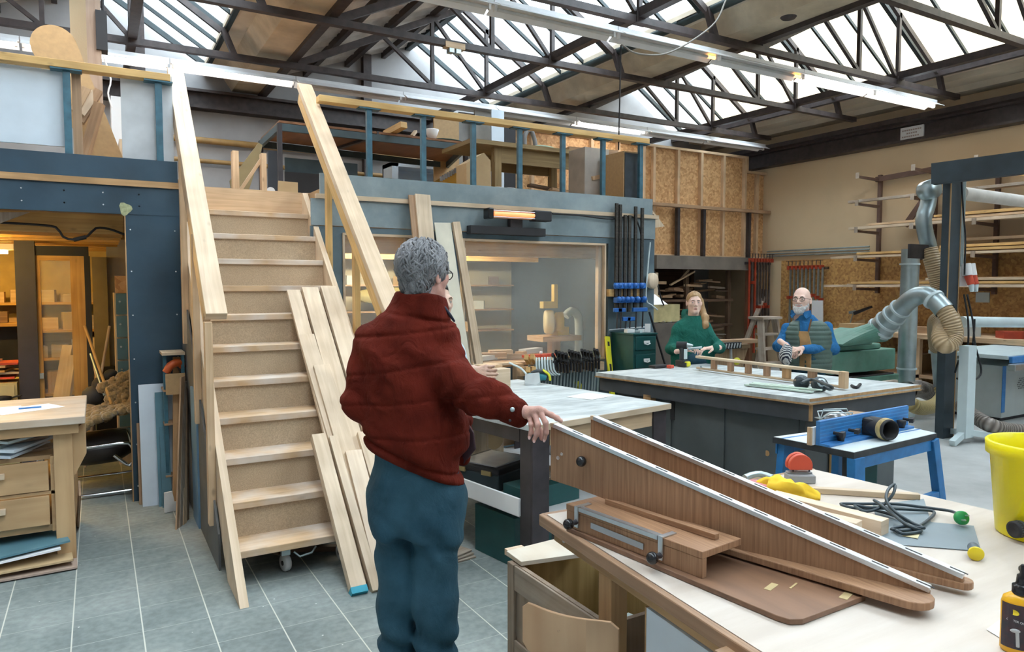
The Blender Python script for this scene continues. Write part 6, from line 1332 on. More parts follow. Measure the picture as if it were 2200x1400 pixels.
b = MB(); b.prism([q2(.085, .62, .55), q2(.098, .62, .55), q2(.098, .64, .55), q2(.085, .64, .55)], (0, 0, .16)); b.build('door_gap', BLACKM, t)
for v in (.12, .20):
    b = MB(); b.cyl(q2(.0885, v, .42), q2(.091, v, .42), .022, 16); b.build('finger_hole', LARCH, t)
b = MB(); b.prism([q2(.02, .70, .55), q2(.06, .70, .55), q2(.06, .74, .55), q2(.02, .74, .55)], (0, 0, .20)); b.build('brown_block', LARCH, t)
b = MB(); b.prism([q2(.30, .045, 0), q2(.33, .045, 0), q2(.33, .055, 0), q2(.30, .055, 0)], (0, 0, .73)); b.build('yellow_batten', PINEY, t)
b = MB(); b.prism([q2(.02, .004, .73), q2(.035, .004, .73), q2(.035, .012, .73), q2(.02, .012, .73)], (0, 0, .12)); b.build('corner_block', LARCH, t)
def T2p(x, y, z): return (x, y, z)
# wooden ladder-like frame on the bench
t = thing('ladder_frame', 'wooden ladder-like frame with short rungs lying on the dark bench', 'frame', (5.587,4.623,0.9))
pa, pb, qa, qb = Vector((4.386,4.425,0.99)), Vector((4.466,3.071,0.985)), Vector((4.801,4.844,0.915)), Vector((4.782,3.338,0.915))
F0, F1 = Vector((4.871,4.902,0.905)), Vector((4.909,3.399,0.905))
dn = (F1 - F0).normalized(); nn = Vector((-dn.y, dn.x, 0))
b = MB(); b.beam(F0 + Vector((0, 0, .115)), F1 + Vector((0, 0, .115)), .05, .024); b.build('rail', OAK, t, bevel=.006)
b = MB(); b.beam(F0 + Vector((0, 0, .010)), F1 + Vector((0, 0, .010)), .024, .020); b.build('rail', OAK, t, bevel=.006)
L_ = (F1 - F0).length
for k, f in enumerate((.14, .27, .40, .53, .66, .82)):
    p = F0 + dn * (L_ * f); b = MB(); b.beam(p + Vector((0, 0, .02)), p + Vector((0, 0, .104)), .03, .055 if k < 4 else .07, up=tuple(dn)); b.build('rung', LARCH if k == 4 else TEAK, t, bevel=.002)
b = MB(); b.beam(F1 + Vector((0, 0, .0)), F1 + Vector((0, 0, .13)), .05, .055, up=tuple(dn)); b.build('end_block', PINE, t, bevel=.003)
t = thing('ear_defenders', 'dark ear defenders lying on the dark bench beside the wooden frame', 'ear defenders', (4.777,3.574,0.9))
DKB = plain('slate_plastic', (.03, .045, .055), .35)
for k, (c, ax) in enumerate((((4.678,3.44,0.945), (-.4, -.8, .45)), ((4.65,3.575,0.945), (.5, .6, .5)))):
    b = MB(); b.lathe([(0, -.035), (.042, -.035), (.056, -.018), (.060, .012), (.050, .036), (0, .042)], c, 22, ax); b.v = [(x, y, c[2] + (z - c[2]) * 1.0) for x, y, z in b.v]; cp = b.build('ear_cup', DKB, t)
    b = MB(); ax_ = Vector(ax).normalized(); b.lathe([(.022, .043), (.036, .040), (.036, .045), (.022, .046)], c, 18, ax); b.build('cup_ring', GALV, cp)
b = MB(); b.tube(smooth_path([(4.494,3.455,0.97), (4.591,3.437,0.99), (4.509,3.221,0.97), (4.625,3.311,0.93), (4.677,3.408,0.935)], .02), .012, 8); b.build('headband', DKB, t)
for k, (p, q, w_) in enumerate((((4.425,3.918,0.905), (4.538,3.395,0.905), .05), ((4.562,3.964,0.905), (4.737,3.443,0.905), .05), ((4.43,3.877,0.917), (4.608,3.369,0.917), .045))):
    b = MB(); b.beam(p, q, w_, .010); one('strip', b, plain('pale_green', (.52, .64, .56), .6), 'pale green strip on the front edge of the dark bench, ' + ['nearest', 'farthest', 'on top of the others'][k], 'strip', 'pale green strips')
t = thing('cordless_drill', 'black cordless drill standing on the dark bench before the woman', 'drill', (4.95,5.177,0.9))
b = MB(); b.obox((0, 0, .03), (.09, .11, .06)); b.build('battery', BLACKM, t, local=True, bevel=.008)
b = MB(); b.beam((0, 0, .05), (.0, 0, .18), .042, .055, up=(1, 0, 0)); b.build('grip', plain('drill_slate', (.04, .05, .06), .4), t, local=True, bevel=.012)
b = MB(); b.cyl((-.03, .05, .205), (.03, -.03, .205), .036, 18); b.build('motor_housing', BLACKM, t, local=True)
b = MB(); b.tube([(.03, -.03, .205), (.05, -.055, .205), (.065, -.075, .205)], [.024, .018, .007], 14); b.build('chuck', GALV, t, local=True)
b = MB(); b.box((-.012, -.035, .07), (.030, -.028, .17)); b.build('grey_label', LGREY, t, local=True)
t = thing('tape_measure', 'yellow and black tape measure on the dark bench', 'tape measure', (4.961,5.124,0.9))
b = MB(); b.obox((0, 0, .025), (.07, .05, .05), .3); b.build('case', YELL, t, local=True, bevel=.012)
b = MB(); b.obox((-.04, .0, .02), (.03, .052, .04), .3); b.build('grip', BLACKM, t, local=True, bevel=.006)
b = MB(); b.obox((4.68,5.212,0.912), (.20, .09, .022), .1); one('tool_pouch', b, BLACKM, 'flat black case at the back left of the dark bench', 'case', bevel=.006)
b = MB(); b.obox((4.746,5.127,0.912), (.06, .05, .03), .3); one('clip', b, REDP, 'small red clip beside the flat black case', 'clip', bevel=.005)
b = MB(); b.tube([(5.05,5.026,0.9), (4.41,4.39,1)], .008, 8); one('peg', b, GALV, 'thin grey peg at the left end of the wooden frame', 'peg')
b = MB(); b.tube(smooth_path([(5.104,3.462,0.905), (5.041,3.38,0.905), (5.234,3.478,0.905)], .02), .012, 8); one('strap', b, BLACKM, 'short black strap right of the wooden frame end', 'strap')

# ============================================================ BLUE ROUTER TABLE
t = thing('router_table', 'blue router table with a tall fence in front of the dark bench', 'router table', (3.95, 2.55, 0))
R0, R1, R2, R3 = [Vector(p) for p in ((3.466,2.327,0.8), (4.361,2.389,0.8), (4.452,2.764,0.8), (3.416,2.817,0.8))]
def rt_(u, v, z): p = R0.lerp(R1, u).lerp(R3.lerp(R2, u), v); return (p.x, p.y, z)
b = MB(); b.prism([rt_(0, 0, .765), rt_(1, 0, .765), rt_(1, 1, .765), rt_(0, 1, .765)], (0, 0, .034)); b.build('top', plain('router_edge', (.025, .028, .032), .5, var=.4, scale=14), t)
b = MB(); b.prism([rt_(.008, .008, .799), rt_(.992, .008, .799), rt_(.992, .992, .799), rt_(.008, .992, .799)], (0, 0, .002)); b.build('top_laminate', plain('laminate', (.70, .78, .80), .35, var=.05), t)
for v in (.30, .86):
    b = MB(); b.prism([rt_(0.0, v, .8012), rt_(1.0, v, .8012), rt_(1.0, v + .035, .8012), rt_(0.0, v + .035, .8012)], (0, 0, .001)); b.build('t_track', BLUEM, t)
b = MB(); b.prism([rt_(-.0, .40, .802), rt_(.98, .52, .802), rt_(.98, .57, .802), rt_(0, .45, .802)], (0, 0, .135)); fe = b.build('fence', BLUEM, t, bevel=.002)
b = MB(); b.prism([rt_(-.0, .28, .802), rt_(.98, .40, .802), rt_(.98, .52, .802), rt_(0, .40, .802)], (0, 0, .012)); b.build('fence_foot', BLUEM, t)
b = MB(); b.prism([rt_(-.03, .45, .802), rt_(1.0, .575, .802), rt_(1.0, .605, .802), rt_(-.03, .48, .802)], (0, 0, .10)); b.build('fence_face', PAPER, t)
b = MB(); b.prism([rt_(-.04, .45, .802), rt_(-.028, .45, .802), rt_(-.028, .50, .802), rt_(-.04, .50, .802)], (0, 0, .10)); b.build('fence_face_end', PINE, t)
b = MB()
for k in range(6):
    z = .82 + .02 * k; b.prism([rt_(-.0, .396, z), rt_(.98, .516, z), rt_(.98, .519, z), rt_(0, .399, z)], (0, 0, .006))
b.build('fence_ribs', plain('blue_light', (.05, .28, .62), .4), t)
c = Vector(rt_(.50, .36, .865)); fd = (Vector(rt_(0, 0, 0)) - Vector(rt_(0, 1, 0))).normalized()
b = MB(); b.obox(tuple(c), (.11, .10, .10), math.atan2((R1 - R0).y, (R1 - R0).x)); vp = b.build('vacuum_port', BLACKM, t, bevel=.015)
ax_ = Vector((-.30, -.95, .02)).normalized()
b = MB(); b.lathe([(.058, .0), (.060, .10), (.058, .135), (.050, .135), (.050, .02), (0, .02)], tuple(c), 26, tuple(ax_)); b.build('port_sleeve', BLACKM, vp)
b = MB(); b.lathe([(.061, .085), (.064, .09), (.064, .115), (.060, .12)], tuple(c), 26, tuple(ax_)); b.build('port_ring', plain('dirty_brass', (.45, .34, .14), .5, var=.3, scale=30), vp)
for u in (.12, .28, .90):
    p = Vector(rt_(u, .42 + .12 * u - .05, .862)); b = MB(); b.tube([p, p + fd * .045], .010, 8); b.obox(tuple(p + fd * .05), (.06, .022, .025), .4); b.build('wing_knob', BLACKM, t)
for u in (.17, .86):
    p = Vector(rt_(u, .34 + .12 * u, .815)); b = MB(); b.lathe([(.018, 0), (.020, .01), (.026, .03), (.026, .045), (0, .047)], tuple(p), 16); b.build('fence_knob', BLACKM, t)
BL2 = plain('leg_blue', (.02, .17, .42), .45, var=.2, scale=12)
for (u, v), (du, dv), wd in (((.02, .03), (-.0, -.05), .09), ((.93, .03), (.24, -.02), .06), ((.50, .95), (.02, .05), .06), ((.04, .93), (-.03, .05), .09)):
    b = MB(); p = Vector(rt_(u + .03, v, .765)); q = Vector(rt_(u + .03 + du, v + dv, 0.0)); b.beam(p, q, wd, .05, up=(0, 1, 0)); b.build('leg', BL2, t, bevel=.003)
b = MB(); b.prism([rt_(.02, .01, .70), rt_(.98, .01, .70), rt_(.98, .03, .70), rt_(.02, .03, .70)], (0, 0, .065)); b.prism([rt_(.02, .97, .70), rt_(.98, .97, .70), rt_(.98, .99, .70), rt_(.02, .99, .70)], (0, 0, .065)); b.build('side_rail', BL2, t)
b = MB(); b.beam(rt_(.06, -.01, .42), rt_(1.07, .01, .42), .03, .04); b.build('lower_rail', BL2, t)
t2 = thing('router_motor', 'dark teal router hanging under the blue router table', 'router', tuple(rt_(.30, .2, .5)))
p = Vector((3.812,2.464,0.647)); ra = -math.radians(25); f_ = Vector((math.sin(ra), -math.cos(ra), 0)); s_ = Vector((math.cos(ra), math.sin(ra), 0))
b = MB(); b.obox((p.x, p.y + .07, p.z), (.13, .12, .26), ra); b.build('housing', BLACKM, t2, bevel=.01)
q = p + f_ * .0; b = MB(); b.obox((q.x, q.y, q.z), (.09, .03, .20), ra); b.build('front_cover', GREEND, t2, bevel=.006)
lettering('metabo', .026, PAPER, t2, tuple(q + f_ * .0162 + Vector((0, 0, .07))), (PI / 2, PI, ra), 'brand_lettering')
t2 = thing('site_lamp', 'caged metal lamp lying behind the blue router fence', 'lamp', (4.055,2.875,0.85))
b = MB(); b.tube([(3.882,2.822,0.86), (3.917,2.802,0.86), (3.99,2.796,0.86), (4.027,2.774,0.86)], [.02, .042, .045, .03], 16); b.build('glass', plain('lamp_glass', (.35, .33, .32), .15, .3, var=.5, scale=20), t2)
for k in range(4):
    a = PI * k / 4; b = MB(); dz, dy = .06 * math.sin(a), .06 * math.cos(a); P0, P1 = Vector((3.867,2.831,0.86)), Vector((4.06,2.754,0.86))
    b.tube([P0, P0.lerp(P1, .1) + Vector((0, dy, dz)), P0.lerp(P1, .85) + Vector((0, dy, dz)), P1], .004, 6); b.tube([P0, P0.lerp(P1, .1) - Vector((0, dy, dz)), P0.lerp(P1, .85) - Vector((0, dy, dz)), P1], .004, 6); b.build('cage_wire', GALV, t2)
b = MB(); b.obox((4.50, 3.02, .40), (.30, .16, .80), .3); one('stand_post', b, SCRAPW, 'wooden support under the site lamp behind the router table', 'post')
for k in range(2):
    b = MB(); b.box((6.5 + .35 * k, 4.3, 0), (6.75 + .35 * k, 4.34, .72)); one('board', b, [SCRAPW, GREYW][k], ['brown board upright behind the router table', 'grey board upright left of the dark post foot'][k], 'board', 'upright boards behind the router table')

# ============================================================ FOREGROUND WORKTABLE
LT = plain('pale_ply_top', (.56, .485, .415), .5, var=.08, scale=2, stretch=(.6, 5, 1), dust=(.64, .59, .545), dscale=2.0, damt=.6)
t = thing('worktable', 'large pale plywood worktable in the right foreground', 'workbench', (2.0, .9, 0))
Q = [(1.312, 2.045), (1.076, -.30), (2.84, -.30), (2.66, 1.975)]
def tq(ins, z): 
    cx = sum(p[0] for p in Q) / 4; cy = sum(p[1] for p in Q) / 4
    return [(p[0] + (ins if p[0] < cx else -ins), p[1] + (ins if p[1] < cy else -ins), z) for p in Q]
b = MB(); b.prism(tq(.012, .868), (0, 0, .0315)); b.build('worktop', LT, t)
b = MB(); b.beam((1.312, 2.05, .880), (1.076, -.30, .880), .022, .040); b.beam((1.312, 2.045, .880), (2.66, 1.975, .880), .022, .040); b.build('hardwood_edge', TEAK, t, bevel=.004)
b = MB(); b.beam((1.345, 2.0, .842), (1.11, -.28, .842), .028, .050); b.beam((1.345, 2.0, .842), (2.6, 1.93, .842), .028, .050); b.beam((2.62, 1.9, .842), (2.78, -.28, .842), .028, .050); b.build('apron', LARCH, t, bevel=.003)
LG = (1.3,1.646,0.829)
for x, y in ((1.30, LG[1] + .031), (2.52, 1.80), (2.62, .0), (1.12, -.1)):
    b = MB(); b.box((x, y - .031, 0), (x + .063, y + .031, .818)); b.build('leg', LARCH, t, bevel=.003)
b = MB(); b.lathe([(0, 0), (.009, 0), (.010, .004), (.004, .005), (0, .003)], (1.326, 1.93, .842), 14, (-1, .1, 0)); b.build('bolt', ALU, t)
WP = (1.285,1.459,0.827)
b = MB(); b.beam((1.285, WP[1], .48), (1.15, .2, .48), .018, .66); b.build('white_side_panel', WHITEP, t)
b = MB(); b.beam((1.286, WP[1] + .006, .48), (1.2855, WP[1] + .0005, .48), .020, .66); b.build('panel_edge', LARCH, t)
b = MB(); b.box((1.17,1.11,0.877), (1.25,0.98,0.665)); b.build('handle_block', SCRAPW, t)
b = MB(); b.box((1.5, .2, .30), (2.5, 1.75, .33)); b.build('lower_shelf', PINEW, t)

# jig with film-faced base plate, ramp rails and clamps
def pp(x, y, z): return (x, y, z)
t = thing('ramp_jig', 'brown plywood ramp jig with aluminium rails on the worktable', 'jig', (1.5, 1.4, .90))
b = MB(); base = [(1.284, 1.86), (1.362, 1.10), (1.372, 1.072), (1.40, 1.058), (1.645, 1.062), (1.60, 1.86)]
b.prism([(x, y, .9005) for x, y in base], (0, 0, .014)); b.build('base_plate', MAHOD, t, bevel=.002)
b = MB(); b.prism([(1.289, 1.868, .968), (1.362, 1.340, .968), (1.53, 1.36, .968), (1.462, 1.885, .968)], (0, 0, .020)); b.build('box_top', MAHOG, t, bevel=.002)
b = MB(); b.prism([(1.290, 1.866, .9146), (1.363, 1.341, .9146), (1.381, 1.343, .9146), (1.308, 1.868, .9146)], (0, 0, .0533)); b.build('box_side', MAHOG, t, bevel=.0015)
b = MB(); b.beam((1.402, 1.80, .997), (1.462, 1.385, .997), .020, .017); b.build('stop_strip', MAHOG, t, bevel=.0015)
LF = lambda f: Vector((1.289, 1.868, 0)).lerp(Vector((1.362, 1.340, 0)), f)
nL = Vector((-.99, -.137, 0)).normalized()
b = MB(); b.beam(LF(.12) + nL * .004 + Vector((0, 0, .985)), LF(.72) + nL * .004 + Vector((0, 0, .985)), .005, .012); b.beam(LF(.12) + Vector((0, 0, .9895)) - nL * .006, LF(.72) + Vector((0, 0, .9895)) - nL * .006, .02, .003); b.build('angle_strip', ALU, t)
b = MB(); b.beam(LF(.22) + nL * .003 + Vector((0, 0, .948)), LF(.62) + nL * .003 + Vector((0, 0, .943)), .002, .018); b.build('metal_plate', plain('dull_zinc', (.42, .44, .47), .45, .5), t)
for f, kz in ((.10, .942), (.74, .938)):
    p = LF(f); b = MB(); b.beam(p + nL * .004 + Vector((0, 0, .990)), p + nL * .004 + Vector((0, 0, .925)), .016, .004, up=tuple(nL)); b.beam(p + nL * .006 + Vector((0, 0, .9905)), p - nL * .055 + Vector((0, 0, .9905)), .016, .003); br = b.build('strap_bracket', ALU, t)
    b = MB(); b.tube([p + Vector((0, 0, kz)) + nL * .004, p + Vector((0, 0, kz)) + nL * .026], [.009, .006], 10); b.build('clamp_screw', STEELD, br)
    b = MB(); b.ball(tuple(p + Vector((0, 0, kz)) + nL * .038), .0175, 20); k_ = b.build('ball_knob', BLACKP, t)
def ramp(x0, y0, x1, y1, z0t, z0b, z1t, foot):
    a = Vector((x0, y0, 0)); c = Vector((x1, y1, 0)); d = (c - a).normalized(); n_ = Vector((-d.y, d.x, 0))
    L = (c - a).length; th = .018
    b = MB(); b.prism([a + Vector((0, 0, z0b)), a + d * .10 + Vector((0, 0, z0b - .010)), a + d * .30 + Vector((0, 0, .990)), a + d * .42 + Vector((0, 0, .942)), c + Vector((0, 0, .926)), c + Vector((0, 0, z1t)), a + Vector((0, 0, z0t))], n_ * th)
    r_ = b.build('ramp_side', MAHOG, t, bevel=.001)
    e_ = MB(); up = Vector((0, 0, 1)); off = n_ * (th / 2); A = a + off + up * (z0t + .006) + d * .012; Cc = c + off + up * (z1t + .006)
    e_.beam(A, Cc, .026, .013); r2 = e_.build('aluminium_rail', ALU, r_, bevel=.001)
    s_ = MB(); n = 11
    for k in range(n):
        f = (k + .7) / n; p0 = A.lerp(Cc, f); p1 = A.lerp(Cc, f + .035); s_.beam(p0 + up * .0068, p1 + up * .0068, .006, .0012)
    s_.build('rail_slots', BLACKM, r_)
    w_ = MB(); q = A - d * .012; w_.beam(q - d * .004, q + d * .010, .012, .012); w_.build('wood_plug', PINEW, r_)
    return a, c, d, n_
a, c, d, n_ = ramp(1.316, 2.0, 1.735, .955, 1.212, 1.03, .942, 1)
b = MB(); p = a + d * .135 + Vector((0, 0, 1.118)); b.ball(tuple(p - n_ * .020), .0175, 20); b.tube([p, p - n_ * .01], .006, 8); b.build('ball_knob', BLACKP, t)
for q_, s in ((d * .045 + Vector((0, 0, 1.125)), .006), (d * .03 + Vector((0, 0, 1.11)), .007)):
    p = a + q_ - n_ * .0006; b = MB(); b.lathe([(0, 0), (s, 0), (s * .9, .0012)], tuple(p), 9, tuple(-n_)); b.build('glue_spot', plain('glue_white', (.6, .5, .45), .6), t)
def foot(x0, y0, x1, y1, w, z):
    a = Vector((x0, y0, z)); c = Vector((x1, y1, z)); d = (c - a).normalized(); n_ = Vector((-d.y, d.x, 0)); pts = [a + n_ * w, a]
    r = w * .5; cc = c - d * r
    for k in range(9):
        t_ = -PI / 2 + PI * k / 8; pts.append(cc + d * (math.cos(t_) * r) + n_ * (r + math.sin(t_) * r))
    b = MB(); b.prism(pts, (0, 0, .020)); return b.build('foot_board', MAHOG, t, bevel=.003)
foot(1.525, 1.47, 1.655, .915, .10, .920)
ramp(1.528, 2.06, 1.885, .955, 1.208, 1.04, .945, 1)
foot(1.76, 1.30, 1.888, .935, .055, .9148)
for x, y, w_, l_ in ((1.48, 1.215, .018, .05), (1.535, 1.19, .005, .045), (1.60, 1.085, .02, .05)):
    b = MB(); b.obox((x, y, .9152), (l_, w_, .0012), .3); b.build('worn_patch', plain('bare_ply', (.52, .40, .20), .6), t)

# things lying on the worktable
TZ = .9005
t = thing('sanding_wheel', 'red half-round sanding block in a grey stand on the worktable', 'tool', (2.429,1.865,0.9), -.55)
b = MB(); b.obox((0, 0, .016), (.105, .065, .032)); b.obox((0, .012, .035), (.10, .03, .01)); b.build('stand', plain('mid_grey', (.30, .31, .32), .5), t, local=True, bevel=.004)
for k, y in enumerate((-.012, .018)):
    pts = []
    for i in range(21):
        a_ = -.35 + (PI + .7) * i / 20; pts.append((.047 * math.cos(a_), y, .066 + .047 * math.sin(a_)))
    b = MB(); b.prism(pts, (0, .022, 0)); b.build('red_disc', REDP, t, local=True, bevel=.003)
for x in (-.032, .032):
    b = MB(); b.lathe([(0, 0), (.004, 0), (.004, .001)], (x, -.0125, .048), 10, (0, -1, 0)); b.build('screw_hole', BLACKM, t, local=True)
def cloth(nm, pts, w, h, mat, lab, seed):
    rn = random.Random(seed); P = smooth_path(pts, .012); b = MB(); n = 14; vs = []; fs = []
    for i, p in enumerate(P):
        d = (P[min(i + 1, len(P) - 1)] - P[max(i - 1, 0)]).normalized(); s = Vector((-d.y, d.x, 0)); e = math.sin(PI * (i + .6) / (len(P) + .2)) ** .5
        for k in range(n):
            a_ = 2 * PI * k / n; rr = 1 + .28 * math.sin(3 * a_ + i * .5 + seed) + .18 * math.sin(5 * a_ - i * .8)
            vs.append(p + s * (math.cos(a_) * w * e * rr) + Vector((0, 0, max(-h * .98, math.sin(a_) * h * e * rr))))
    for i in range(len(P) - 1):
        for k in range(n): fs.append((i * n + k, i * n + (k + 1) % n, (i + 1) * n + (k + 1) % n, (i + 1) * n + k))
    b.add(vs, fs, None, True); b.add(vs[:n], [tuple(range(n))]); b.add(vs[-n:], [tuple(range(n))]); return one(nm, b, mat, lab, 'cloth')
cloth('dust_cloth', [(2.199,1.892,0.915), (2.237,1.85,0.92), (2.224,1.764,0.925), (2.255,1.716,0.922), (2.284,1.664,0.91)], .042, .034, plain('yellow_cloth', (.86, .56, .035), .9, var=.12, scale=14), 'crumpled yellow cloth on the worktable before the red sanding block', 1)
cloth('dust_cloth', [(2.197,1.96,0.91), (2.194,1.881,0.915), (2.221,1.826,0.91)], .03, .014, plain('pink_cloth', (.60, .24, .25), .9, var=.15, scale=14), 'pinkish red cloth behind the ramp rail beside the yellow cloth', 3)
b = MB(); b.tube(smooth_path([(2.239,1.979,0.915), (2.282,1.981,0.92), (2.326,1.972,0.92), (2.336,1.922,0.915)], .02), .013, 10); one('clamp_bow', b, GALV, 'curved grey metal clamp behind the cloths', 'clamp')
b = MB(); b.beam((2.314,1.768,0.911), (2.608,1.485,0.911), .030, .021); one('stick', b, OAK, 'square pine stick lying across the far side of the worktable', 'stick', bevel=.002)
b = MB(); b.beam((2.082,1.711,0.925), (2.135,1.32,0.925), .052, .050); one('beech_beam', b, RAWB, 'longer pale beech beam on the worktable behind the ramp', 'timber', 'pale beech beams', bevel=.0015)
b = MB(); b.beam((1.989,1.644,0.924), (2.053,1.354,0.924), .050, .048); one('beech_beam', b, RAWB, 'shorter pale beech beam, nearer the ramp rail', 'timber', 'pale beech beams', bevel=.0015)
b = MB(); b.prism([(2.057,1.275,0.901), (2.249,1.092,0.901), (2.466,1.223,0.901), (2.381,1.314,0.901), (2.621,1.475,0.901), (2.389,1.526,0.901)], (0, 0, .002)); one('rubber_mat', b, plain('slate_mat', (.21, .26, .29), .5, var=.08), 'slate grey sheet under the coiled cable', 'mat')
t = thing('power_cable', 'coiled dark cable with a green plug on the worktable', 'cable', (2.383,1.411,0.9))
def zc(x, y, h=.0): return (x, y, h)
cp = [(2.44,1.257,0.93), (2.486,1.304,0.925), (2.484,1.389,0.915), (2.436,1.477,0.912), (2.336,1.536,0.912), (2.278,1.576,0.91), (2.274,1.53,0.91), (2.313,1.451,0.912), (2.301,1.362,0.912), (2.271,1.29,0.912), (2.197,1.292,0.912), (2.176,1.324,0.912), (2.223,1.307,0.918), (2.257,1.267,0.918), (2.265,1.302,0.92), (2.267,1.366,0.94), (2.284,1.41,0.965), (2.343,1.442,0.985), (2.395,1.451,0.995), (2.353,1.431,0.97), (2.298,1.442,0.93), (2.266,1.468,0.915), (2.265,1.492,0.915), (2.277,1.521,0.92), (2.3,1.477,0.92), (2.421,1.401,0.915), (2.473,1.358,0.912), (2.37,1.316,0.912), (2.228,1.287,0.914), (2.166,1.303,0.914), (2.166,1.28,0.912), (2.242,1.266,0.912), (2.218,1.297,0.925), (2.294,1.432,0.94), (2.315,1.474,0.945), (2.322,1.44,0.93), (2.224,1.3,0.92)]
b = MB(); b.tube(smooth_path(cp, .012), .0052, 8); b.build('cord', plain('cord_slate', (.03, .05, .065), .4), t)
pc = Vector((2.428,1.242,0.93))
b = MB(); b.lathe([(0, -.012), (.020, -.012), (.0225, -.006), (.0225, .006), (.018, .010), (0, .010)], tuple(pc), 24, (-.45, -.85, .3)); pl_ = b.build('plug', plain('plug_green', (.02, .30, .08), .4), t); pl_['label'] = 'green plug'
for s in (-1, 1):
    b = MB(); p = pc + Vector((.009 * s, 0, .006 * s)); b.tube([p, p + Vector((-.45, -.85, .3)) * .028], .0028, 8); b.build('pin', ALU, pl_)
b = MB(); b.plate([(2.164,1.282,0.906), (2.182,1.243,0.906), (2.248,1.272,0.906), (2.227,1.305,0.906)], .001); lb = b.build('cable_tag', plain('masking_tape', (.68, .60, .36), .8), t); lb['label'] = 'yellowed paper tag'
t = thing('capped_tool', 'small tool with a round yellow end on the slate sheet', 'tool', (2.164,1.065,0.901))
b = MB(); b.tube([(.045, .03, .02), (.0, .0, .02)], [.015, .019], 16); b.build('grip', plain('slate_grip', (.10, .13, .16), .5), t, local=True)
b = MB(); b.lathe([(0, 0), (.020, 0), (.021, .004), (.018, .008), (0, .009)], (.0, .0, .02), 22, (-.83, -.55, .0)); b.build('yellow_end', plain('yellow_cap', (.80, .62, .02), .4), t, local=True)
t = thing('bucket', 'bright yellow plastic bucket at the right edge of the worktable', 'bucket', (2.570, 1.066, .9005))
prof = [(0, 0), (.125, 0), (.130, .004), (.152, .255), (.164, .255), (.166, .292), (.160, .297), (.155, .294), (.146, .25), (.122, .012), (0, .012)]
b = MB(); b.lathe(prof, (0, 0, 0), 44); b.build('pail', YELP, t, local=True)
t = thing('cordless_tool', 'dark tool barrel poking in at the right edge before the bucket', 'tool', (2.417,1.08,0.93))
b = MB(); b.cyl((0, 0, .012), (.18, -.06, .018), .026, 22); b.build('barrel', plain('tool_slate', (.05, .065, .08), .35), t, local=True)
b = MB(); b.lathe([(0, 0), (.012, .002), (.018, .006), (.0255, .006), (.0265, -.012)], (0, 0, .012), 22, (-.95, .31, -.03)); b.build('nozzle', BLACKM, t, local=True)
t = thing('oil_bottle', 'amber oil bottle with a black spout in the lower right corner', 'bottle', (1.703,0.743,0.9), -.98); t.scale = (1.12, 1.12, 1.12)
b = MB(); b.lathe([(0, 0), (.030, 0), (.033, .005), (.033, .095), (.030, .106), (.016, .116), (0, .116)], (0, 0, 0), 30); b.v = [(x, y * .72, z) for x, y, z in b.v]; b.build('flask', ORANGE, t, local=True)
b = MB(); b.lathe([(.0165, .114), (.0165, .130), (.012, .132), (.0105, .136), (.009, .150), (.005, .153), (.0035, .170), (.0015, .172), (0, .172)], (0, 0, 0), 22); b.build('spout', BLACKP, t, local=True)
b = MB(); n = 10
vs = []
for k in range(n + 1):
    a_ = math.radians(198 + 100 * k / n)
    for z in (.012, .098): vs.append((.0335 * math.cos(a_), .0335 * .72 * math.sin(a_), z))
b.add(vs, [(2 * k, 2 * k + 2, 2 * k + 3, 2 * k + 1) for k in range(n)]); lb = b.build('label', plain('label_black', (.02, .02, .03), .5, dust=(.25, .03, .02), dscale=40, damt=.25), t, local=True)
def on_label(ang, z): a_ = math.radians(ang); return (.0341 * math.cos(a_), .0341 * .72 * math.sin(a_), z)
YB2 = plain('badge_yellow', (.80, .62, .02), .5)
b = MB(); b.lathe([(0, 0), (.0085, 0), (.0085, .0005)], on_label(245, .083), 22, on_label(245, 0)); b.v = [(x, y, .083 + (z - .083) * .6) for x, y, z in b.v]; b.build('badge', YB2, lb, local=True)
def ltext(txt, size, z, ang, mat):
    cu = D.curves.new('txt', 'FONT'); cu.body = txt; cu.size = size; cu.align_x = 'CENTER'; cu.align_y = 'CENTER'
    o = D.objects.new('tmp', cu); COL.objects.link(o); me = D.meshes.new_from_object(o.evaluated_get(bpy.context.evaluated_depsgraph_get())); D.objects.remove(o)
    m = D.objects.new('lettering', me); COL.objects.link(m); me.materials.clear(); me.materials.append(mat); m.parent = lb; p = on_label(ang, z); m.location = (p[0] * 1.01, p[1] * 1.01, z); m.rotation_euler = (PI / 2, 0, math.radians(ang + 90 - (8 if ang < 270 else 0)))
ltext('CUTTER OIL', .0056, .0665, 250, PAPER)
b = MB(); b.ball(on_label(250, .048), .010, 10, (.9, .25, .4)); b.tube([on_label(255, .045), on_label(258, .018)], .003, 8); b.build('label_picture', plain('label_grey', (.45, .45, .45), .5), lb, local=True)
b = MB(); b.ball((2.184,0.952,0.91), .012, 10); one('cap', b, BLACKP, 'small black cap at the right edge of the worktable', 'cap')
b = MB(); b.prism([(1.744,0.829,0.901), (1.827,0.839,0.901), (1.72,0.774,0.901)], (0, 0, .001)); one('paper_scrap', b, PAPER, 'pale paper scrap beside the oil bottle', 'paper')

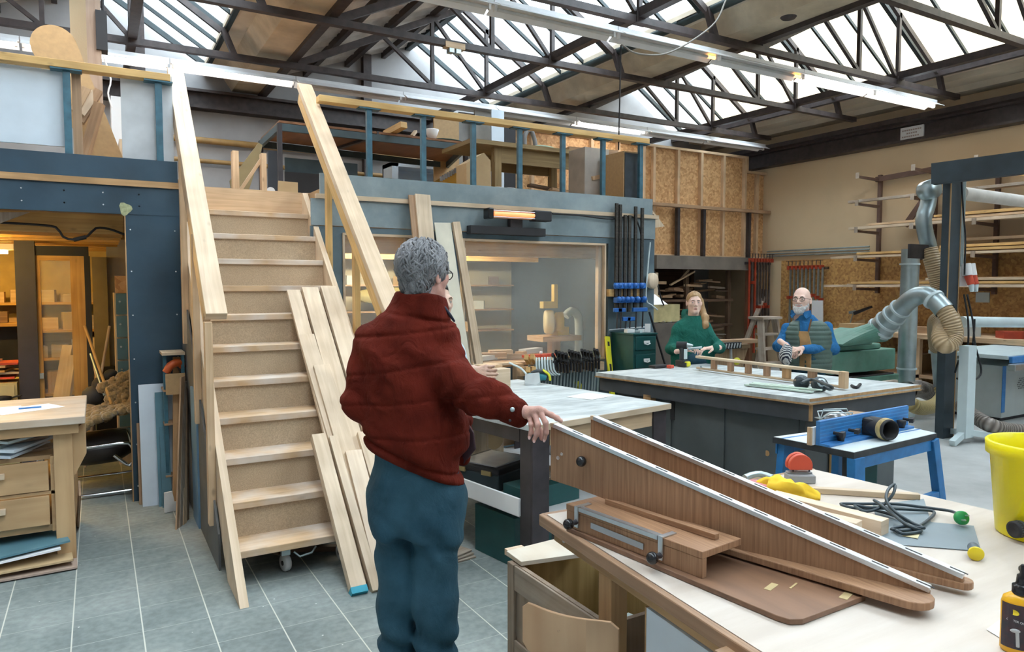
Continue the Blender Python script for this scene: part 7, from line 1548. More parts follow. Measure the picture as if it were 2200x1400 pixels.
# crate and chair under the left end of the worktable
t = thing('wooden_crate', 'old wooden crate under the left end of the worktable', 'crate', (1.65, 2.15, 0))
OC = wood('old_crate', (.36, .27, .20), (.22, .16, .11), knots=.4, dust=(.5, .46, .4), damt=.3)
IN = wood('crate_inside', (.46, .34, .15), (.34, .24, .09), knots=.4)
cx0, cx1, cy0, cy1, cz = 1.375, 1.92, 1.76, 2.40, .60
for x, y in ((cx0, cy1), (cx1, cy1), (cx0, cy0), (cx1, cy0)):
    b = MB(); b.box((x, y, 0), (x + (.05 if x == cx0 else -.05), y + (-.05 if y == cy1 else .05), cz)); b.build('corner_post', OC, t, bevel=.003)
b = MB(); b.box((cx0 + .012, cy0 + .05, .02), (cx0 + .03, cy1 - .05, cz)); b.build('side_board', OC, t); b = MB(); b.box((cx1 - .03, cy0 + .05, .02), (cx1 - .012, cy1 - .05, cz)); b.build('side_board', IN, t)
b = MB(); b.box((cx0 + .05, cy1 - .03, .02), (cx1 - .05, cy1 - .012, cz)); b.build('end_board', IN, t); b = MB(); b.box((cx0 + .05, cy0 + .012, .02), (cx1 - .05, cy0 + .03, cz)); b.build('end_board', OC, t)
b = MB(); b.box((cx0 + .03, cy0 + .03, .04), (cx1 - .03, cy1 - .03, .06)); b.build('bottom', IN, t)
b = MB(); b.box((cx0 + .002, cy0 + .05, cz - .10), (cx0 + .0119, cy1 - .05, cz - .002)); b.box((cx0 + .002, cy0 + .05, .25), (cx0 + .0119, cy1 - .05, .30)); b.build('slat', GREYW, t, bevel=.002)
b = MB(); b.prism([(1.396,2.444,0.605), (1.389,2.316,0.605), (1.667,2.264,0.605), (1.697,2.304,0.605), (1.716,2.465,0.605)], (0, 0, .018)); one('plywood_offcut', b, wood('dusty_ply', (.66, .60, .50), (.56, .48, .38), across=8, dust=(.7, .68, .62), damt=.5), 'pale plywood offcut lying across the crate corner', 'board', bevel=.002)
b = MB(); b.box((1.42, 2.41, .585), (1.50, 2.5, .61)); one('offcut', b, PINEW, 'small white offcut sticking out behind the crate', 'offcut')
for k, (x, y, z, sx, sy, sz, m) in enumerate(((1.66, 2.05, .30, .30, .2, .03, PAPER), (1.72, 2.12, .36, .18, .03, .05, LGREY), (1.60, 1.9, .33, .25, .08, .02, PINE))):
    b = MB(); b.obox((x, y, z), (sx, sy, sz), .4 * k, .1); one('offcut', b, m, ['white board lying in the crate', 'small pale green block in the crate', 'pine slat in the crate'][k], 'offcut', 'offcuts in the crate')
b = MB(); b.obox((1.66, 2.05, .17), (.40, .45, .22)); one('offcut_bundle', b, SCRAPW, 'brown block at the bottom of the crate', 'block')
for k in range(3):
    b = MB(); b.beam((1.55, 1.72, .52 - .16 * k), (2.3, 1.5, .52 - .16 * k), .10, .05); one('timber', b, [PINE, DARKW, PINEW][k], ['pine timber', 'dark timber', 'pale dusty timber'][k] + ' stored under the worktable beside the leg', 'timber', 'timbers under the worktable')
t = thing('plywood_chair', 'plywood chair with a curved backrest pushed under the worktable', 'chair', (1.24, 1.75, 0))
ca, cb = Vector((1.092,1.814,0.735)), Vector((1.232,1.586,0.735))
b = MB(); n = 14; d_ = (cb - ca); d_.z = 0; Lc = d_.length * 1.0; d_.normalize(); nb = Vector((d_.y, -d_.x, 0)); vs = []; fs = []
for i in range(n + 1):
    f = i / n; cv = nb * (.035 * math.sin(PI * f))
    e = 1 - max(0, (abs(f - .5) - .40) / .10) ** 2 * .28
    for th in (0, 1):
        for zz in (-1, 1):
            vs.append(ca + d_ * (Lc * 1.15 * f) + cv + nb * (-.010 * th) + Vector((0, 0, -.075 + zz * .075 * e)))
for i in range(n):
    q = 4 * i; r_ = q + 4
    fs += [(q, r_, r_ + 1, q + 1), (q + 2, q + 3, r_ + 3, r_ + 2), (q + 1, r_ + 1, r_ + 3, q + 3), (q, q + 2, r_ + 2, r_)]
fs += [(0, 1, 3, 2), (4 * n, 4 * n + 2, 4 * n + 3, 4 * n + 1)]
b.add(vs, fs); b.build('backrest', wood('plywood_beech', (.62, .42, .26), (.50, .31, .18), along=.8, across=7), t, bevel=.002)
mid = ca + d_ * (Lc * .55)
b = MB(); b.beam(mid + Vector((0, 0, -.05)) - nb * .012, mid + Vector((0, 0, -.42)) - nb * .03, .075, .016, up=tuple(nb)); b.build('back_support', LARCH, t, bevel=.003)
for k in range(4):
    p = mid + d_ * (.02 * (k % 2) - .01) + Vector((0, 0, -.05 - .08 * (k // 2))) + nb * .034; b = MB(); b.lathe([(0, 0), (.0035, 0), (.0035, .001)], tuple(p), 10, tuple(nb)); b.build('rivet', STEELD, t)
sc = mid - nb * .22
b = MB(); b.obox((sc.x, sc.y, .43), (.38, .38, .018), math.atan2(d_.y, d_.x)); b.build('seat', BW, t, bevel=.01)
for s1 in (-1, 1):
    for s2 in (-1, 1):
        p = sc + d_ * .15 * s1 + nb * .15 * s2; b = MB(); b.beam((p.x, p.y, .42), (p.x + d_.x * .02 * s1, p.y + d_.y * .02 * s1, 0), .03, .03); b.build('leg', LARCH, t)

# ============================================================ PEOPLE (signed-distance bodies meshed with surface nets)
def surfnets(fn, lo, hi, h):
    lo = np.array(lo, float); hi = np.array(hi, float); n = np.ceil((hi - lo) / h).astype(int) + 1
    ax = [lo[i] + h * np.arange(n[i]) for i in range(3)]
    G = np.stack(np.meshgrid(*ax, indexing='ij'), -1); v = fn(G.reshape(-1, 3)).reshape(n)
    s = v < 0
    acc = np.zeros(tuple(n - 1) + (3,)); cnt = np.zeros(tuple(n - 1))
    def sl(o): return tuple(slice(o[i], n[i] - 1 + o[i]) for i in range(3))
    for a in range(3):
        o1, o2 = [i for i in range(3) if i != a]
        for p in (0, 1):
            for q in (0, 1):
                c0 = [0, 0, 0]; c0[o1] = p; c0[o2] = q; c1 = list(c0); c1[a] = 1
                va, vb = v[sl(c0)], v[sl(c1)]; cr = (va < 0) != (vb < 0)
                t = np.where(cr, va / np.where(va == vb, 1, va - vb), 0)
                off = np.zeros(va.shape + (3,)); off[..., o1] = p; off[..., o2] = q; off[..., a] = t
                acc += off * cr[..., None]; cnt += cr
    act = cnt > 0; idx = -np.ones(act.shape, int); idx[act] = np.arange(act.sum())
    ii = np.argwhere(act); V = lo + (ii + acc[act] / cnt[act][:, None]) * h
    F = []
    for a in range(3):
        o1, o2 = [(1, 2), (2, 0), (0, 1)][a]
        c1 = [slice(None)] * 3; c0 = [slice(None)] * 3; c0[a] = slice(0, n[a] - 1); c1[a] = slice(1, n[a])
        e = np.argwhere(s[tuple(c0)] != s[tuple(c1)])
        e = e[(e[:, o1] > 0) & (e[:, o2] > 0) & (e[:, o1] < n[o1] - 1) & (e[:, o2] < n[o2] - 1)]
        if not len(e): continue
        def g(d1, d2):
            f = e.copy(); f[:, o1] -= d1; f[:, o2] -= d2; return idx[f[:, 0], f[:, 1], f[:, 2]]
        q = np.stack([g(1, 1), g(0, 1), g(0, 0), g(1, 0)], 1); neg = s[e[:, 0], e[:, 1], e[:, 2]]
        q[~neg] = q[~neg][:, ::-1]; F.append(q)
    return V, np.concatenate(F)
def A(p): return np.array(p, float)
def cone(P, a, b, ra, rb):
    a, b = A(a), A(b); d = b - a; t = np.clip(((P - a) @ d) / (d @ d), 0, 1)
    return np.linalg.norm(P - a - t[:, None] * d, axis=1) - (ra + (rb - ra) * t)
def ell(P, c, r, M=None):
    q = P - A(c)
    if M is not None: q = q @ M
    r = A(r); k = np.linalg.norm(q / r, axis=1); return (k - 1) * r.min()
def smin(a, b, k):
    h = np.clip(.5 + .5 * (b - a) / k, 0, 1); return b + (a - b) * h - k * h * (1 - h)
def smax(a, b, k): return -smin(-a, -b, k)
def chain(P, pts, rs, k=.02):
    d = None
    for i in range(len(pts) - 1):
        e = cone(P, pts[i], pts[i + 1], rs[i], rs[i + 1]); d = e if d is None else smin(d, e, k)
    return d
def loft(P, secs):
    """elliptical sections (z, centre, rx, ry, angle of the wide axis)"""
    z = A([s[0] for s in secs]); f = lambda k: np.interp(P[:, 2], z, A([s[k] for s in secs]))
    x = P[:, 0] - f(1); y = P[:, 1] - f(2); rx, ry, an = f(3), f(4), f(5)
    c, s = np.cos(an), np.sin(an); u = x * c + y * s; w_ = -x * s + y * c
    d = (np.sqrt((u / rx) ** 2 + (w_ / ry) ** 2) - 1) * np.minimum(rx, ry)
    return np.maximum(d, np.maximum(z[0] - P[:, 2], P[:, 2] - z[-1]))
def fbm(P, f, seed=0, oct=3):
    r = np.random.RandomState(seed); o = 0; a = 1.0
    for _ in range(oct):
        for _ in range(3):
            k = r.normal(size=3); k = k / np.linalg.norm(k) * f; o = o + a * np.sin(P @ k + r.uniform(0, 6.28)) / 3
        f *= 2.0; a *= .5
    return o
def frame(fwd, up=(0, 0, 1), tilt=0.0):
    f = A(fwd); f = f / np.linalg.norm(f); u = A(up); r = np.cross(f, u); r /= np.linalg.norm(r); u = np.cross(r, f)
    return np.stack([r, f, u], 1)
def head_sdf(P, c, M, s=1.0, fem=False):
    q = ((P - A(c)) @ M) / s; ab = q.copy(); ab[:, 0] = np.abs(ab[:, 0]); E = lambda c_, r_: ell(ab, c_, r_); C_ = lambda a, b, ra, rb: cone(ab, a, b, ra, rb)
    d = ell(q, (0, -.014, .032), (.074, .094, .086)); d = smin(d, ell(q, (0, .030, -.032), (.058, .062, .084)), .03)
    d = smin(d, C_((.046, .0, -.055), (.018, .066, -.094), .020, .016 if fem else .020), .03); d = smin(d, cone(q, (-.012, .074, -.098), (.012, .074, -.098), .016, .016), .02)
    d = smin(d, C_((.040, .056, -.012), (.044, .04, -.02), .024, .024), .02)
    d = smin(d, cone(q, (-.040, .078, .024), (.040, .078, .024), .010, .010), .018)
    d = smax(d, -E((.031, .100, .006), (.019, .020, .013)), .012)
    d = smin(d, cone(q, (0, .086, .016), (0, .112, -.022), .008, .012), .012); d = smin(d, E((.010, .100, -.027), (.009, .011, .008)), .008)
    d = smin(d, cone(q, (-.017, .087, -.056), (.017, .087, -.056), .0065, .0065), .006); d = smin(d, cone(q, (-.015, .085, -.067), (.015, .085, -.067), .0075, .0075), .006)
    d = smin(d, E((.031, .077, .006), (.015, .014, .013)), .005); d = smax(d, -E((.031, .094, .005), (.0125, .010, .0048)), .002)
    Me = np.array([[.97, .24, 0], [-.24, .97, 0], [0, 0, 1]]).T; e = ell(ab, (.080, -.012, -.008), (.008, .019, .031), Me); e = smax(e, -ell(ab, (.089, -.008, -.006), (.006, .010, .018), Me), .006)
    d = smin(d, e, .012)
    d = smin(d, cone(q, (0, -.022, -.07), (0, -.040, -.20), .050 if fem else .056, .058 if fem else .066), .03)
    return d * s
def add_mesh(b, V, F, smooth=True):
    k = len(b.v); b.v += [tuple(p) for p in V]; b.f += [tuple(int(i) + k for i in f) for f in F]; b.sm += [smooth] * len(F)
    b.uv += [[(0, 0), (0, 1), (1, 1), (1, 0)]] * len(F); return b
def sk(name, c, bump=.25):
    m = plain(name, c, .5, var=.10, scale=22, bump=bump, bscale=260); p = m.node_tree.nodes['Principled BSDF']; p.inputs['Subsurface Weight'].default_value = .12; p.inputs['Subsurface Radius'].default_value = (.012, .004, .002); return m
SKIN1 = sk('skin_ruddy', (.60, .33, .27)); SKIN2 = sk('skin_fair', (.84, .58, .49)); SKIN3 = sk('skin_pale', (.82, .56, .46)); SKIN4 = sk('skin_olive', (.60, .40, .31))
EYEW = plain('eye_white', (.75, .74, .72), .2, var=.02); IRIS = plain('iris_dark', (.03, .03, .035), .15, var=.05)
NAIL = plain('finger_nail', (.72, .48, .44), .3, var=.03); LIP = plain('lip', (.52, .22, .20), .45, var=.05)
def eyes(par, c, M, s=1.0):
    for sx in (-1, 1):
        p = A(c) + M @ (A((.031 * sx, .0775, .005)) * s); b = MB(); b.ball(tuple(p), .0118 * s, 14); e = b.build('eye', EYEW, par)
        q = A(c) + M @ (A((.031 * sx, .0850, .005)) * s); b = MB(); b.ball(tuple(q), .0054 * s, 10); b.build('iris', IRIS, e)
        b = MB(); P_ = [A(c) + M @ (A((sx * x, y, z)) * s) for x, y, z in ((.012, .0905, .025), (.030, .0925, .030), (.048, .080, .024))]; b.tube(P_, [.003 * s, .004 * s, .002 * s], 6); b.build('eyebrow', par.get('brow_mat') and D.materials[par['brow_mat']] or BROW, par)
    b = MB()
    for z, r_ in ((-.056, .0052), (-.066, .006)):
        b.tube([A(c) + M @ (A((x, .0905 - 9 * x * x, z + abs(x) * .05)) * s) for x in (-.020, -.010, 0, .010, .020)], [.001, r_ * s, r_ * s * .9, r_ * s, .001], 8)
    b.build('lips', LIP, par)
BROW = plain('brow_brown', (.14, .09, .05), .8)
def hand_mesh(b, wrist, mcps, fingers, thumb, r=.0085, h=.0024, fore=None, fr=.028):
    """mcps: 4 knuckles; fingers: per finger the joints after the knuckle; thumb: joints from its root in the side of the palm"""
    pts = [A(wrist)] + [A(p) for p in mcps] + [A(p) for f in fingers for p in f] + [A(p) for p in thumb] + ([A(fore)] if fore is not None else [])
    lo = np.min(pts, 0) - .03; hi = np.max(pts, 0) + .03
    def fn(P):
        d = None
        for i, m in enumerate(mcps):
            e = cone(P, A(wrist) + (A(m) - A(wrist)) * .10, m, r * 1.65, r * 1.30); d = e if d is None else smin(d, e, .016)
        for i in range(3): d = smin(d, cone(P, mcps[i], mcps[i + 1], r * 1.15, r * 1.15), .010)
        for i, f in enumerate(fingers):
            ch = [mcps[i]] + list(f); rr = [r * (1.18, 1.06, .96, .80)[min(k, 3)] * (1 if i < 3 else .86) for k in range(len(ch))]
            e = chain(P, ch, rr, .004)
            for p in ch[1:-1]: e = smin(e, ell(P, p, [r * 1.10 * (1 if i < 3 else .86)] * 3), .004)
            d = smin(d, e, .0045)
        th = [A(wrist) + (A(mcps[0]) - A(wrist)) * .25] + [A(p) for p in thumb]; d = smin(d, chain(P, th, [r * 1.7, r * 1.5, r * 1.15, r * .95][:len(th)], .008), .007)
        if fore is not None: d = smin(d, cone(P, wrist, fore, fr * .92, fr), .02)
        return d - .0006 * np.maximum(0, fbm(P, 380, 5, 1))
    V, F = surfnets(fn, lo, hi, h); add_mesh(b, V, F)
def nails(par, mat, tips):
    for p, n_, d_ in tips:
        b = MB(); n_ = Vector(n_).normalized(); d_ = Vector(d_).normalized(); s_ = n_.cross(d_); b.prism([Vector(p) + d_ * u * .0055 + s_ * v * .0042 for u, v in ((-1, -.9), (.6, -1), (1, -.5), (1, .5), (.6, 1), (-1, .9))], n_ * .0012); b.build('finger_nail', mat, par)
def glasses(par, c, M, s=1.0, mat=None, lens=True):
    mat = mat or BLACKP; g = MB(); W = lambda x, y, z: A(c) + M @ (A((x, y, z)) * s)
    for sx in (-1, 1):
        g.tube([W(sx * (.032 + .024 * math.cos(a)), .103 - .006 * abs(math.cos(a)), .003 + .018 * math.sin(a) * (1 - .15 * math.cos(a))) for a in [2 * PI * k / 18 for k in range(18)]], .0022 * s, 6, closed=True)
        g.tube([W(sx * .056, .098, .010), W(sx * .072, .07, .010), W(sx * .080, .0, .008), W(sx * .083, -.02, -.004)], .0022 * s, 6)
    g.tube([W(-.009, .105, .006), W(0, .108, .009), W(.009, .105, .006)], .002 * s, 6); g.build('glasses', mat, par)
RT = A((math.cos(math.radians(30.2)), -math.sin(math.radians(30.2)), 0)); FWV = A((math.sin(math.radians(30.2)), math.cos(math.radians(30.2)), 0)); UPV = A((0, 0, 1)); TH = -math.radians(30.2)
def dirv(r, f, u=0.0): return RT * r + FWV * f + UPV * u
def person(name_label, loc): return thing('person', name_label, 'person', loc)
def strands(b, c, M, n, rad, length, wave, seed, zmin, s=1.0, face=.25, keep=None):
    """locks lying over the scalp, running down from the crown"""
    rn = random.Random(seed); R = A(rad)
    for _ in range(n):
        a = rn.uniform(0, 2 * PI); el = math.asin(rn.uniform(zmin, 1)); pts = []; rs = []
        if math.sin(a) * math.cos(el) > face and rn.random() > .15: continue
        ph = rn.uniform(0, 6.28); da = rn.uniform(-.12, .12); m = 9; L = length * rn.uniform(.6, 1.2)
        for k in range(m):
            f = k / (m - 1); e2 = el - L * f; a2 = a + da * k + wave * math.sin(ph + 5 * f) * f
            o = 1.0 + .065 * math.sin(ph * 2 + 8 * f) + .035 * (1 - f)
            p = A((math.cos(a2) * math.cos(e2) * R[0] * o, math.sin(a2) * math.cos(e2) * R[1] * o, math.sin(e2) * R[2] * o))
            pts.append(A(c) + M @ (p * s)); rs.append(.0050 * s * (1 - .8 * f) + .0006)
        b.tube(pts, rs, 5, cap=False)

# ------------------------------------------------------------ man in the red-brown jacket (foreground)
root = person('man with grey hair in a rust red jacket and blue jeans, seen from behind', (0.971,2.367,0))
RO = Vector(root.location)
hm = frame(dirv(.60, .80, -.04)); hc_ = A((1.038,2.412,1.729)); HS = .93
body = MB()
neck = A((1.026,2.433,1.596))
def fn(P):
    d = head_sdf(P, hc_, hm, HS); return smin(d, cone(P, hc_ - UPV * .10 - hm[:, 1] * .03, neck, .050, .056), .03)
V, F = surfnets(fn, hc_ - .16, hc_ + A((.16, .16, .14)), .0034); add_mesh(body, V, F)
# hand draped over the end of the ramp
wr = A((1.236,2.074,1.259)); fo = A((1.207,2.121,1.274))
mc = [A((1.287,1.999,1.266)), A((1.268,1.999,1.274)), A((1.254,2.012,1.269)), A((1.246,2.028,1.255))]
fg = [[A((1.304,1.977,1.257)), A((1.317,1.963,1.247)), A((1.325,1.952,1.239))],
      [A((1.275,1.969,1.235)), A((1.278,1.971,1.203)), A((1.277,1.981,1.176))],
      [A((1.253,1.981,1.229)), A((1.251,1.986,1.197)), A((1.248,1.998,1.174))],
      [A((1.241,2.005,1.226)), A((1.243,2.008,1.2)), A((1.24,2.015,1.183))]]
th = [A((1.277,2.037,1.228)), A((1.287,2.023,1.196)), A((1.287,2.01,1.174))]
hand_mesh(body, wr, mc, fg, th, .0086, .0022, fo, .029)
# hidden trunk and legs under the clothes, so the figure is one body
def man_legs(P, g=0.0):
    hipL, hipR = A((0.93,2.439,1.014)), A((1.048,2.358,1))
    knL, knR = A((0.919,2.403,0.541)), A((1.021,2.297,0.542))
    ftL, ftR = A((0.917,2.415,0.007)), A((1.024,2.306,-0.002))
    d = loft(P, [(.80, hc0[0], hc0[1], .142 + g, .125 + g, TH), (.90, hc0[0], hc0[1], .155 + g, .130 + g, TH), (1.0, hc0[0], hc0[1], .145 + g, .120 + g, TH), (1.10, hc0[0], hc0[1], .138 + g, .10 + g, TH)])
    l = chain(P, [hipL - UPV * .08, knL, ftL], [.085 + g, .062 + g, .058 + g], .03); r_ = chain(P, [hipR - UPV * .08, knR, ftR], [.092 + g, .070 + g, .060 + g], .03)
    return smin(d, smin(l, r_, .008), .05)
hc0 = A((0.989,2.397,0.981))
V, F = surfnets(lambda P: man_legs(P, -.016), (RO[0] - .35, RO[1] - .35, .05), (RO[0] + .35, RO[1] + .35, 1.12), .014); add_mesh(body, V, F)
body.build('body', SKIN1, root)
eyes(root, hc_, hm, HS); glasses(root, hc_, hm, HS)
dn_ = A((1.276,1.976,1.171)) - A((1.275,1.967,1.204))
nf = -FWV * .9 + UPV * .25
nails(root, NAIL, [(fg[k][2] + nf / np.linalg.norm(nf) * .0066 + A((0, 0, -.004)), nf, A((0, 0, -1.0))) for k in (1, 2, 3)] + [(fg[0][2] + UPV * .0060, UPV - FWV * .3, RT)])
# hair: grey, wavy
GREYH = plain('hair_grey', (.19, .19, .20), .7, var=.45, scale=60, stretch=(1, 1, .35), bump=1.0, bscale=160, dust=(.36, .36, .38), dscale=9, damt=.7)
hb = MB(); sc_ = hc_ + hm @ A((0, -.020, .036)) * HS
def fn(P):
    q = (P - hc_) @ hm / HS; d = ell(q, (0, -.020, .034), (.084, .104, .095)); d = smin(d, ell(q, (0, -.062, -.045), (.056, .034, .058)), .03)
    d = smax(d, q[:, 1] - .050 + .35 * np.maximum(0, q[:, 2] - .05) - .4 * (q[:, 2] - .06), .02); d = smax(d, -(q[:, 2] + .098), .015)
    d = smax(d, -(ell(q, (.082, .002, -.022), (.03, .030, .040))), .01); d = smax(d, -(ell(q, (-.082, .002, -.022), (.03, .030, .040))), .01)
    return d * HS - .0085 * fbm(P, 85, 3, 3)
V, F = surfnets(fn, hc_ - .15, hc_ + .16, .0036); add_mesh(hb, V, F)
strands(hb, sc_, hm, 700, (.087, .107, .098), 1.15, .55, 9, -.25, HS, face=.40)
strands(hb, hc_ + hm @ A((0, -.046, -.030)) * HS, hm, 260, (.068, .056, .080), .95, .5, 12, -.2, HS, face=-.35)
hb.build('hair', GREYH, root)
# jacket
def crumple(m, scale, stretch, dist, strength=.7):
    n, l, b = m.node_tree.nodes, m.node_tree.links, m.node_tree.nodes['Principled BSDF']
    tc = n.new('ShaderNodeTexCoord'); mp = n.new('ShaderNodeMapping'); mp.inputs['Scale'].default_value = stretch; l.new(tc.outputs['Object'], mp.inputs[0])
    no = n.new('ShaderNodeTexNoise'); no.inputs['Scale'].default_value = scale; no.inputs['Detail'].default_value = 4; no.inputs['Distortion'].default_value = 1.0; l.new(mp.outputs[0], no.inputs['Vector'])
    bp = n.new('ShaderNodeBump'); bp.inputs['Strength'].default_value = strength; bp.inputs['Distance'].default_value = dist; l.new(no.outputs['Fac'], bp.inputs['Height'])
    for k in list(b.inputs['Normal'].links): l.new(k.from_socket, bp.inputs['Normal'])
    l.new(bp.outputs[0], b.inputs['Normal'])
SUEDE = plain('rust_suede', (.105, .0130, .0070), .92, var=.32, scale=8, bump=.35, bscale=320, spec=.12, dust=(.175, .024, .011), dscale=6, damt=.4)
crumple(SUEDE, 11, (1.5, 1.5, .9), .022)
S2 = [t_ + (TH,) for t_ in [(0.9316, 0.9901, 2.387, 0.1615, 0.14), (1.0232, 0.9876, 2.3945, 0.164, 0.14), (1.1013, 0.9921, 2.3971, 0.1785, 0.15), (1.1946, 0.9918, 2.4034, 0.1818, 0.155), (1.2709, 0.9771, 2.4169, 0.1759, 0.155), (1.3727, 0.9683, 2.4287, 0.1725, 0.15), (1.466, 0.9731, 2.432, 0.1784, 0.145), (1.5339, 0.9824, 2.4311, 0.1665, 0.128), (1.5763, 0.9917, 2.4285, 0.1351, 0.108), (1.6069, 1.0021, 2.4245, 0.0986, 0.09), (1.6357, 1.0088, 2.4224, 0.0816, 0.076)]]
shR, elR, mfR, cuR = A((1.083,2.416,1.492)), A((1.069,2.306,1.359)), A((1.154,2.194,1.302)), A((1.229,2.098,1.258))
shL, elL, wrL = A((0.879,2.511,1.481)), A((0.821,2.508,1.271)), A((0.927,2.693,1.153))
def sweep(P, a, b2):
    d = b2 - a; L = np.linalg.norm(d); return np.clip(((P - a) @ d) / L, 0, L), L
def jacket(P):
    d = loft(P, S2)
    arm = chain(P, [shR, elR, mfR, cuR], [.090, .084, .064, .047], .03); t, L = sweep(P, elR, cuR)
    t2, L2 = sweep(P, shR, elR)
    wrk = .007 * np.sin(t * 75 + 4 * np.sin(P[:, 2] * 22)) * np.exp(-((t - .05) / .10) ** 2) + .006 * np.sin(t2 * 62 + 5 * P[:, 0] + 3 * np.sin(P[:, 1] * 30)) * np.exp(-((t2 - L2 + .03) / .10) ** 2) + .004 * np.sin(t * 55 + 2) * np.exp(-((t - .2) / .06) ** 2)
    arm = arm - wrk
    d = smin(d, arm, .013); armL = chain(P, [shL, elL, wrL], [.080, .066, .05], .03); t3, L3 = sweep(P, shL, elL)
    armL = armL - .006 * np.sin(t3 * 58) * np.exp(-((t3 - L3) / .09) ** 2)
    d = smin(d, armL, .022)
    # collar
    cc = neck + UPV * .036 - FWV * .018; q = P - cc; rr = np.sqrt((q @ RT / 1.05) ** 2 + (q @ FWV) ** 2); col = np.abs(rr - (.084 + .22 * (-q[:, 2]))) - .010; col = smax(col, np.abs(q[:, 2] + .16 * (q @ RT) + .012) - .040, .01); d = smin(d, col, .008) + .007 * np.exp(-((q[:, 2] + .16 * (q @ RT) + .056) / .007) ** 2)
    # open front edge standing away at the right
    fl = cone(P, (1.193,2.401,1.175), (1.177,2.378,1.039), .020, .032); d = smin(d, fl, .03)
    # waistband and quilting seams
    uu = (P - neck) @ RT; zz = P[:, 2]
    for z0, sl_, amp in ((1.525, .10, .006), (1.405, .16, .005), (1.285, .10, .005), (1.155, .02, .005), (1.070, -.42, .010)):
        x = zz - (z0 + sl_ * uu); d = d + amp * np.exp(-(x / .006) ** 2)
    tt = np.clip((zz - 1.06) / .5, 0, 1)
    drape = .0085 * np.sin((uu * 34 + zz * 22) + 1.6 * np.sin(zz * 13)) * (1 - .5 * tt) + .0065 * fbm(P, 30, 4, 3)
    d = d - drape
    bot = (1.034 - .43 * uu); return smax(d, bot - zz, .012)
lo = A((min(p[1] for p in S2), min(p[2] for p in S2), 0)) - .42; hi_ = A((max(p[1] for p in S2), max(p[2] for p in S2), 0)) + .48
jb = MB(); V, F = surfnets(jacket, (lo[0], lo[1], .90), (hi_[0], hi_[1], 1.72), .0062); add_mesh(jb, V, F); jk = jb.build('jacket', SUEDE, root)
b = MB(); cd_ = (cuR - mfR) / np.linalg.norm(cuR - mfR); b.tube([cuR - cd_ * .03, cuR + cd_ * .016], [.051, .049], 22, cap=False); b.tube([cuR + cd_ * .016, cuR + cd_ * .014], [.049, .030], 22, cap=False); b.build('cuff', SUEDE, jk)
b = MB(); p = A((1.196,2.052,1.273)); b.lathe([(0, .004), (.007, .003), (.0085, 0), (.0085, -.004)], tuple(p), 18, tuple(-FWV)); b.build('snap_button', GALV, jk)
b = MB(); p = A((1.193,2.063,1.235)); b.lathe([(0, .003), (.004, .002), (.005, 0), (.005, -.004)], tuple(p), 14, tuple(-FWV)); b.build('snap_button', STEELD, jk)
b = MB(); b.tube([(1.065,2.343,1.628), (1.081,2.333,1.608), (1.1,2.331,1.581), (1.12,2.341,1.56)], [.004, .005, .006, .004], 10); b.build('navy_lining', plain('navy_lining', (.015, .02, .045), .6), jk)
b = MB(); b.prism([(1.176,2.366,1.192), (1.201,2.347,1.14), (1.206,2.341,1.079), (1.163,2.361,1.018), (1.158,2.371,1.114)], tuple(FWV * .02)); b.build('front_flap', plain('dark_plum_lining', (.035, .010, .018), .6), jk, bevel=.006)
# jeans
JEAN = plain('denim', (.022, .066, .098), .8, var=.22, scale=9, bump=.4, bscale=420, dust=(.06, .15, .20), dscale=3.5, damt=.5, spec=.2)
crumple(JEAN, 9, (1.2, 1.2, .8), .020)
def jeans(P):
    d = man_legs(P, .010); z = P[:, 2]; u = (P - hc0) @ RT
    d = d - .0075 * fbm(P, 26, 8, 3) - .009 * np.sin(z * 46 + u * 28 + 2 * np.sin(z * 17)) * np.exp(-((z - .45) / .14) ** 2) - .007 * np.sin(u * 50 + z * 40) * np.exp(-((z - .78) / .08) ** 2)
    sb = u - .088; d = d + .0022 * np.exp(-(sb / .004) ** 2)
    return smax(d, z - (1.10 - .3 * (u + .1)), .01)
jb = MB(); V, F = surfnets(jeans, (RO[0] - .34, RO[1] - .34, .03), (RO[0] + .34, RO[1] + .34, 1.14), .0085); add_mesh(jb, V, F); je = jb.build('jeans', JEAN, root)
for x0, x1, y0, y1 in ((828, 860, 1000, 1050), (905, 952, 1012, 1066)):
    pass
for k, px in enumerate((855, 938)):
    p = A((0.895,2.36,0)) if k == 0 else A((1,2.254,0))
    b = MB(); f_ = dirv(.45, .9); b.tube(smooth_path([p - f_ * .09 + UPV * .045, p + UPV * .05, p + f_ * .10 + UPV * .04, p + f_ * .17 + UPV * .03], .03), .045, 14); b.v = [(x, y, max(.002, z)) for x, y, z in b.v]; b.build('shoe', plain('brown_shoe', (.10, .06, .04), .5), root)

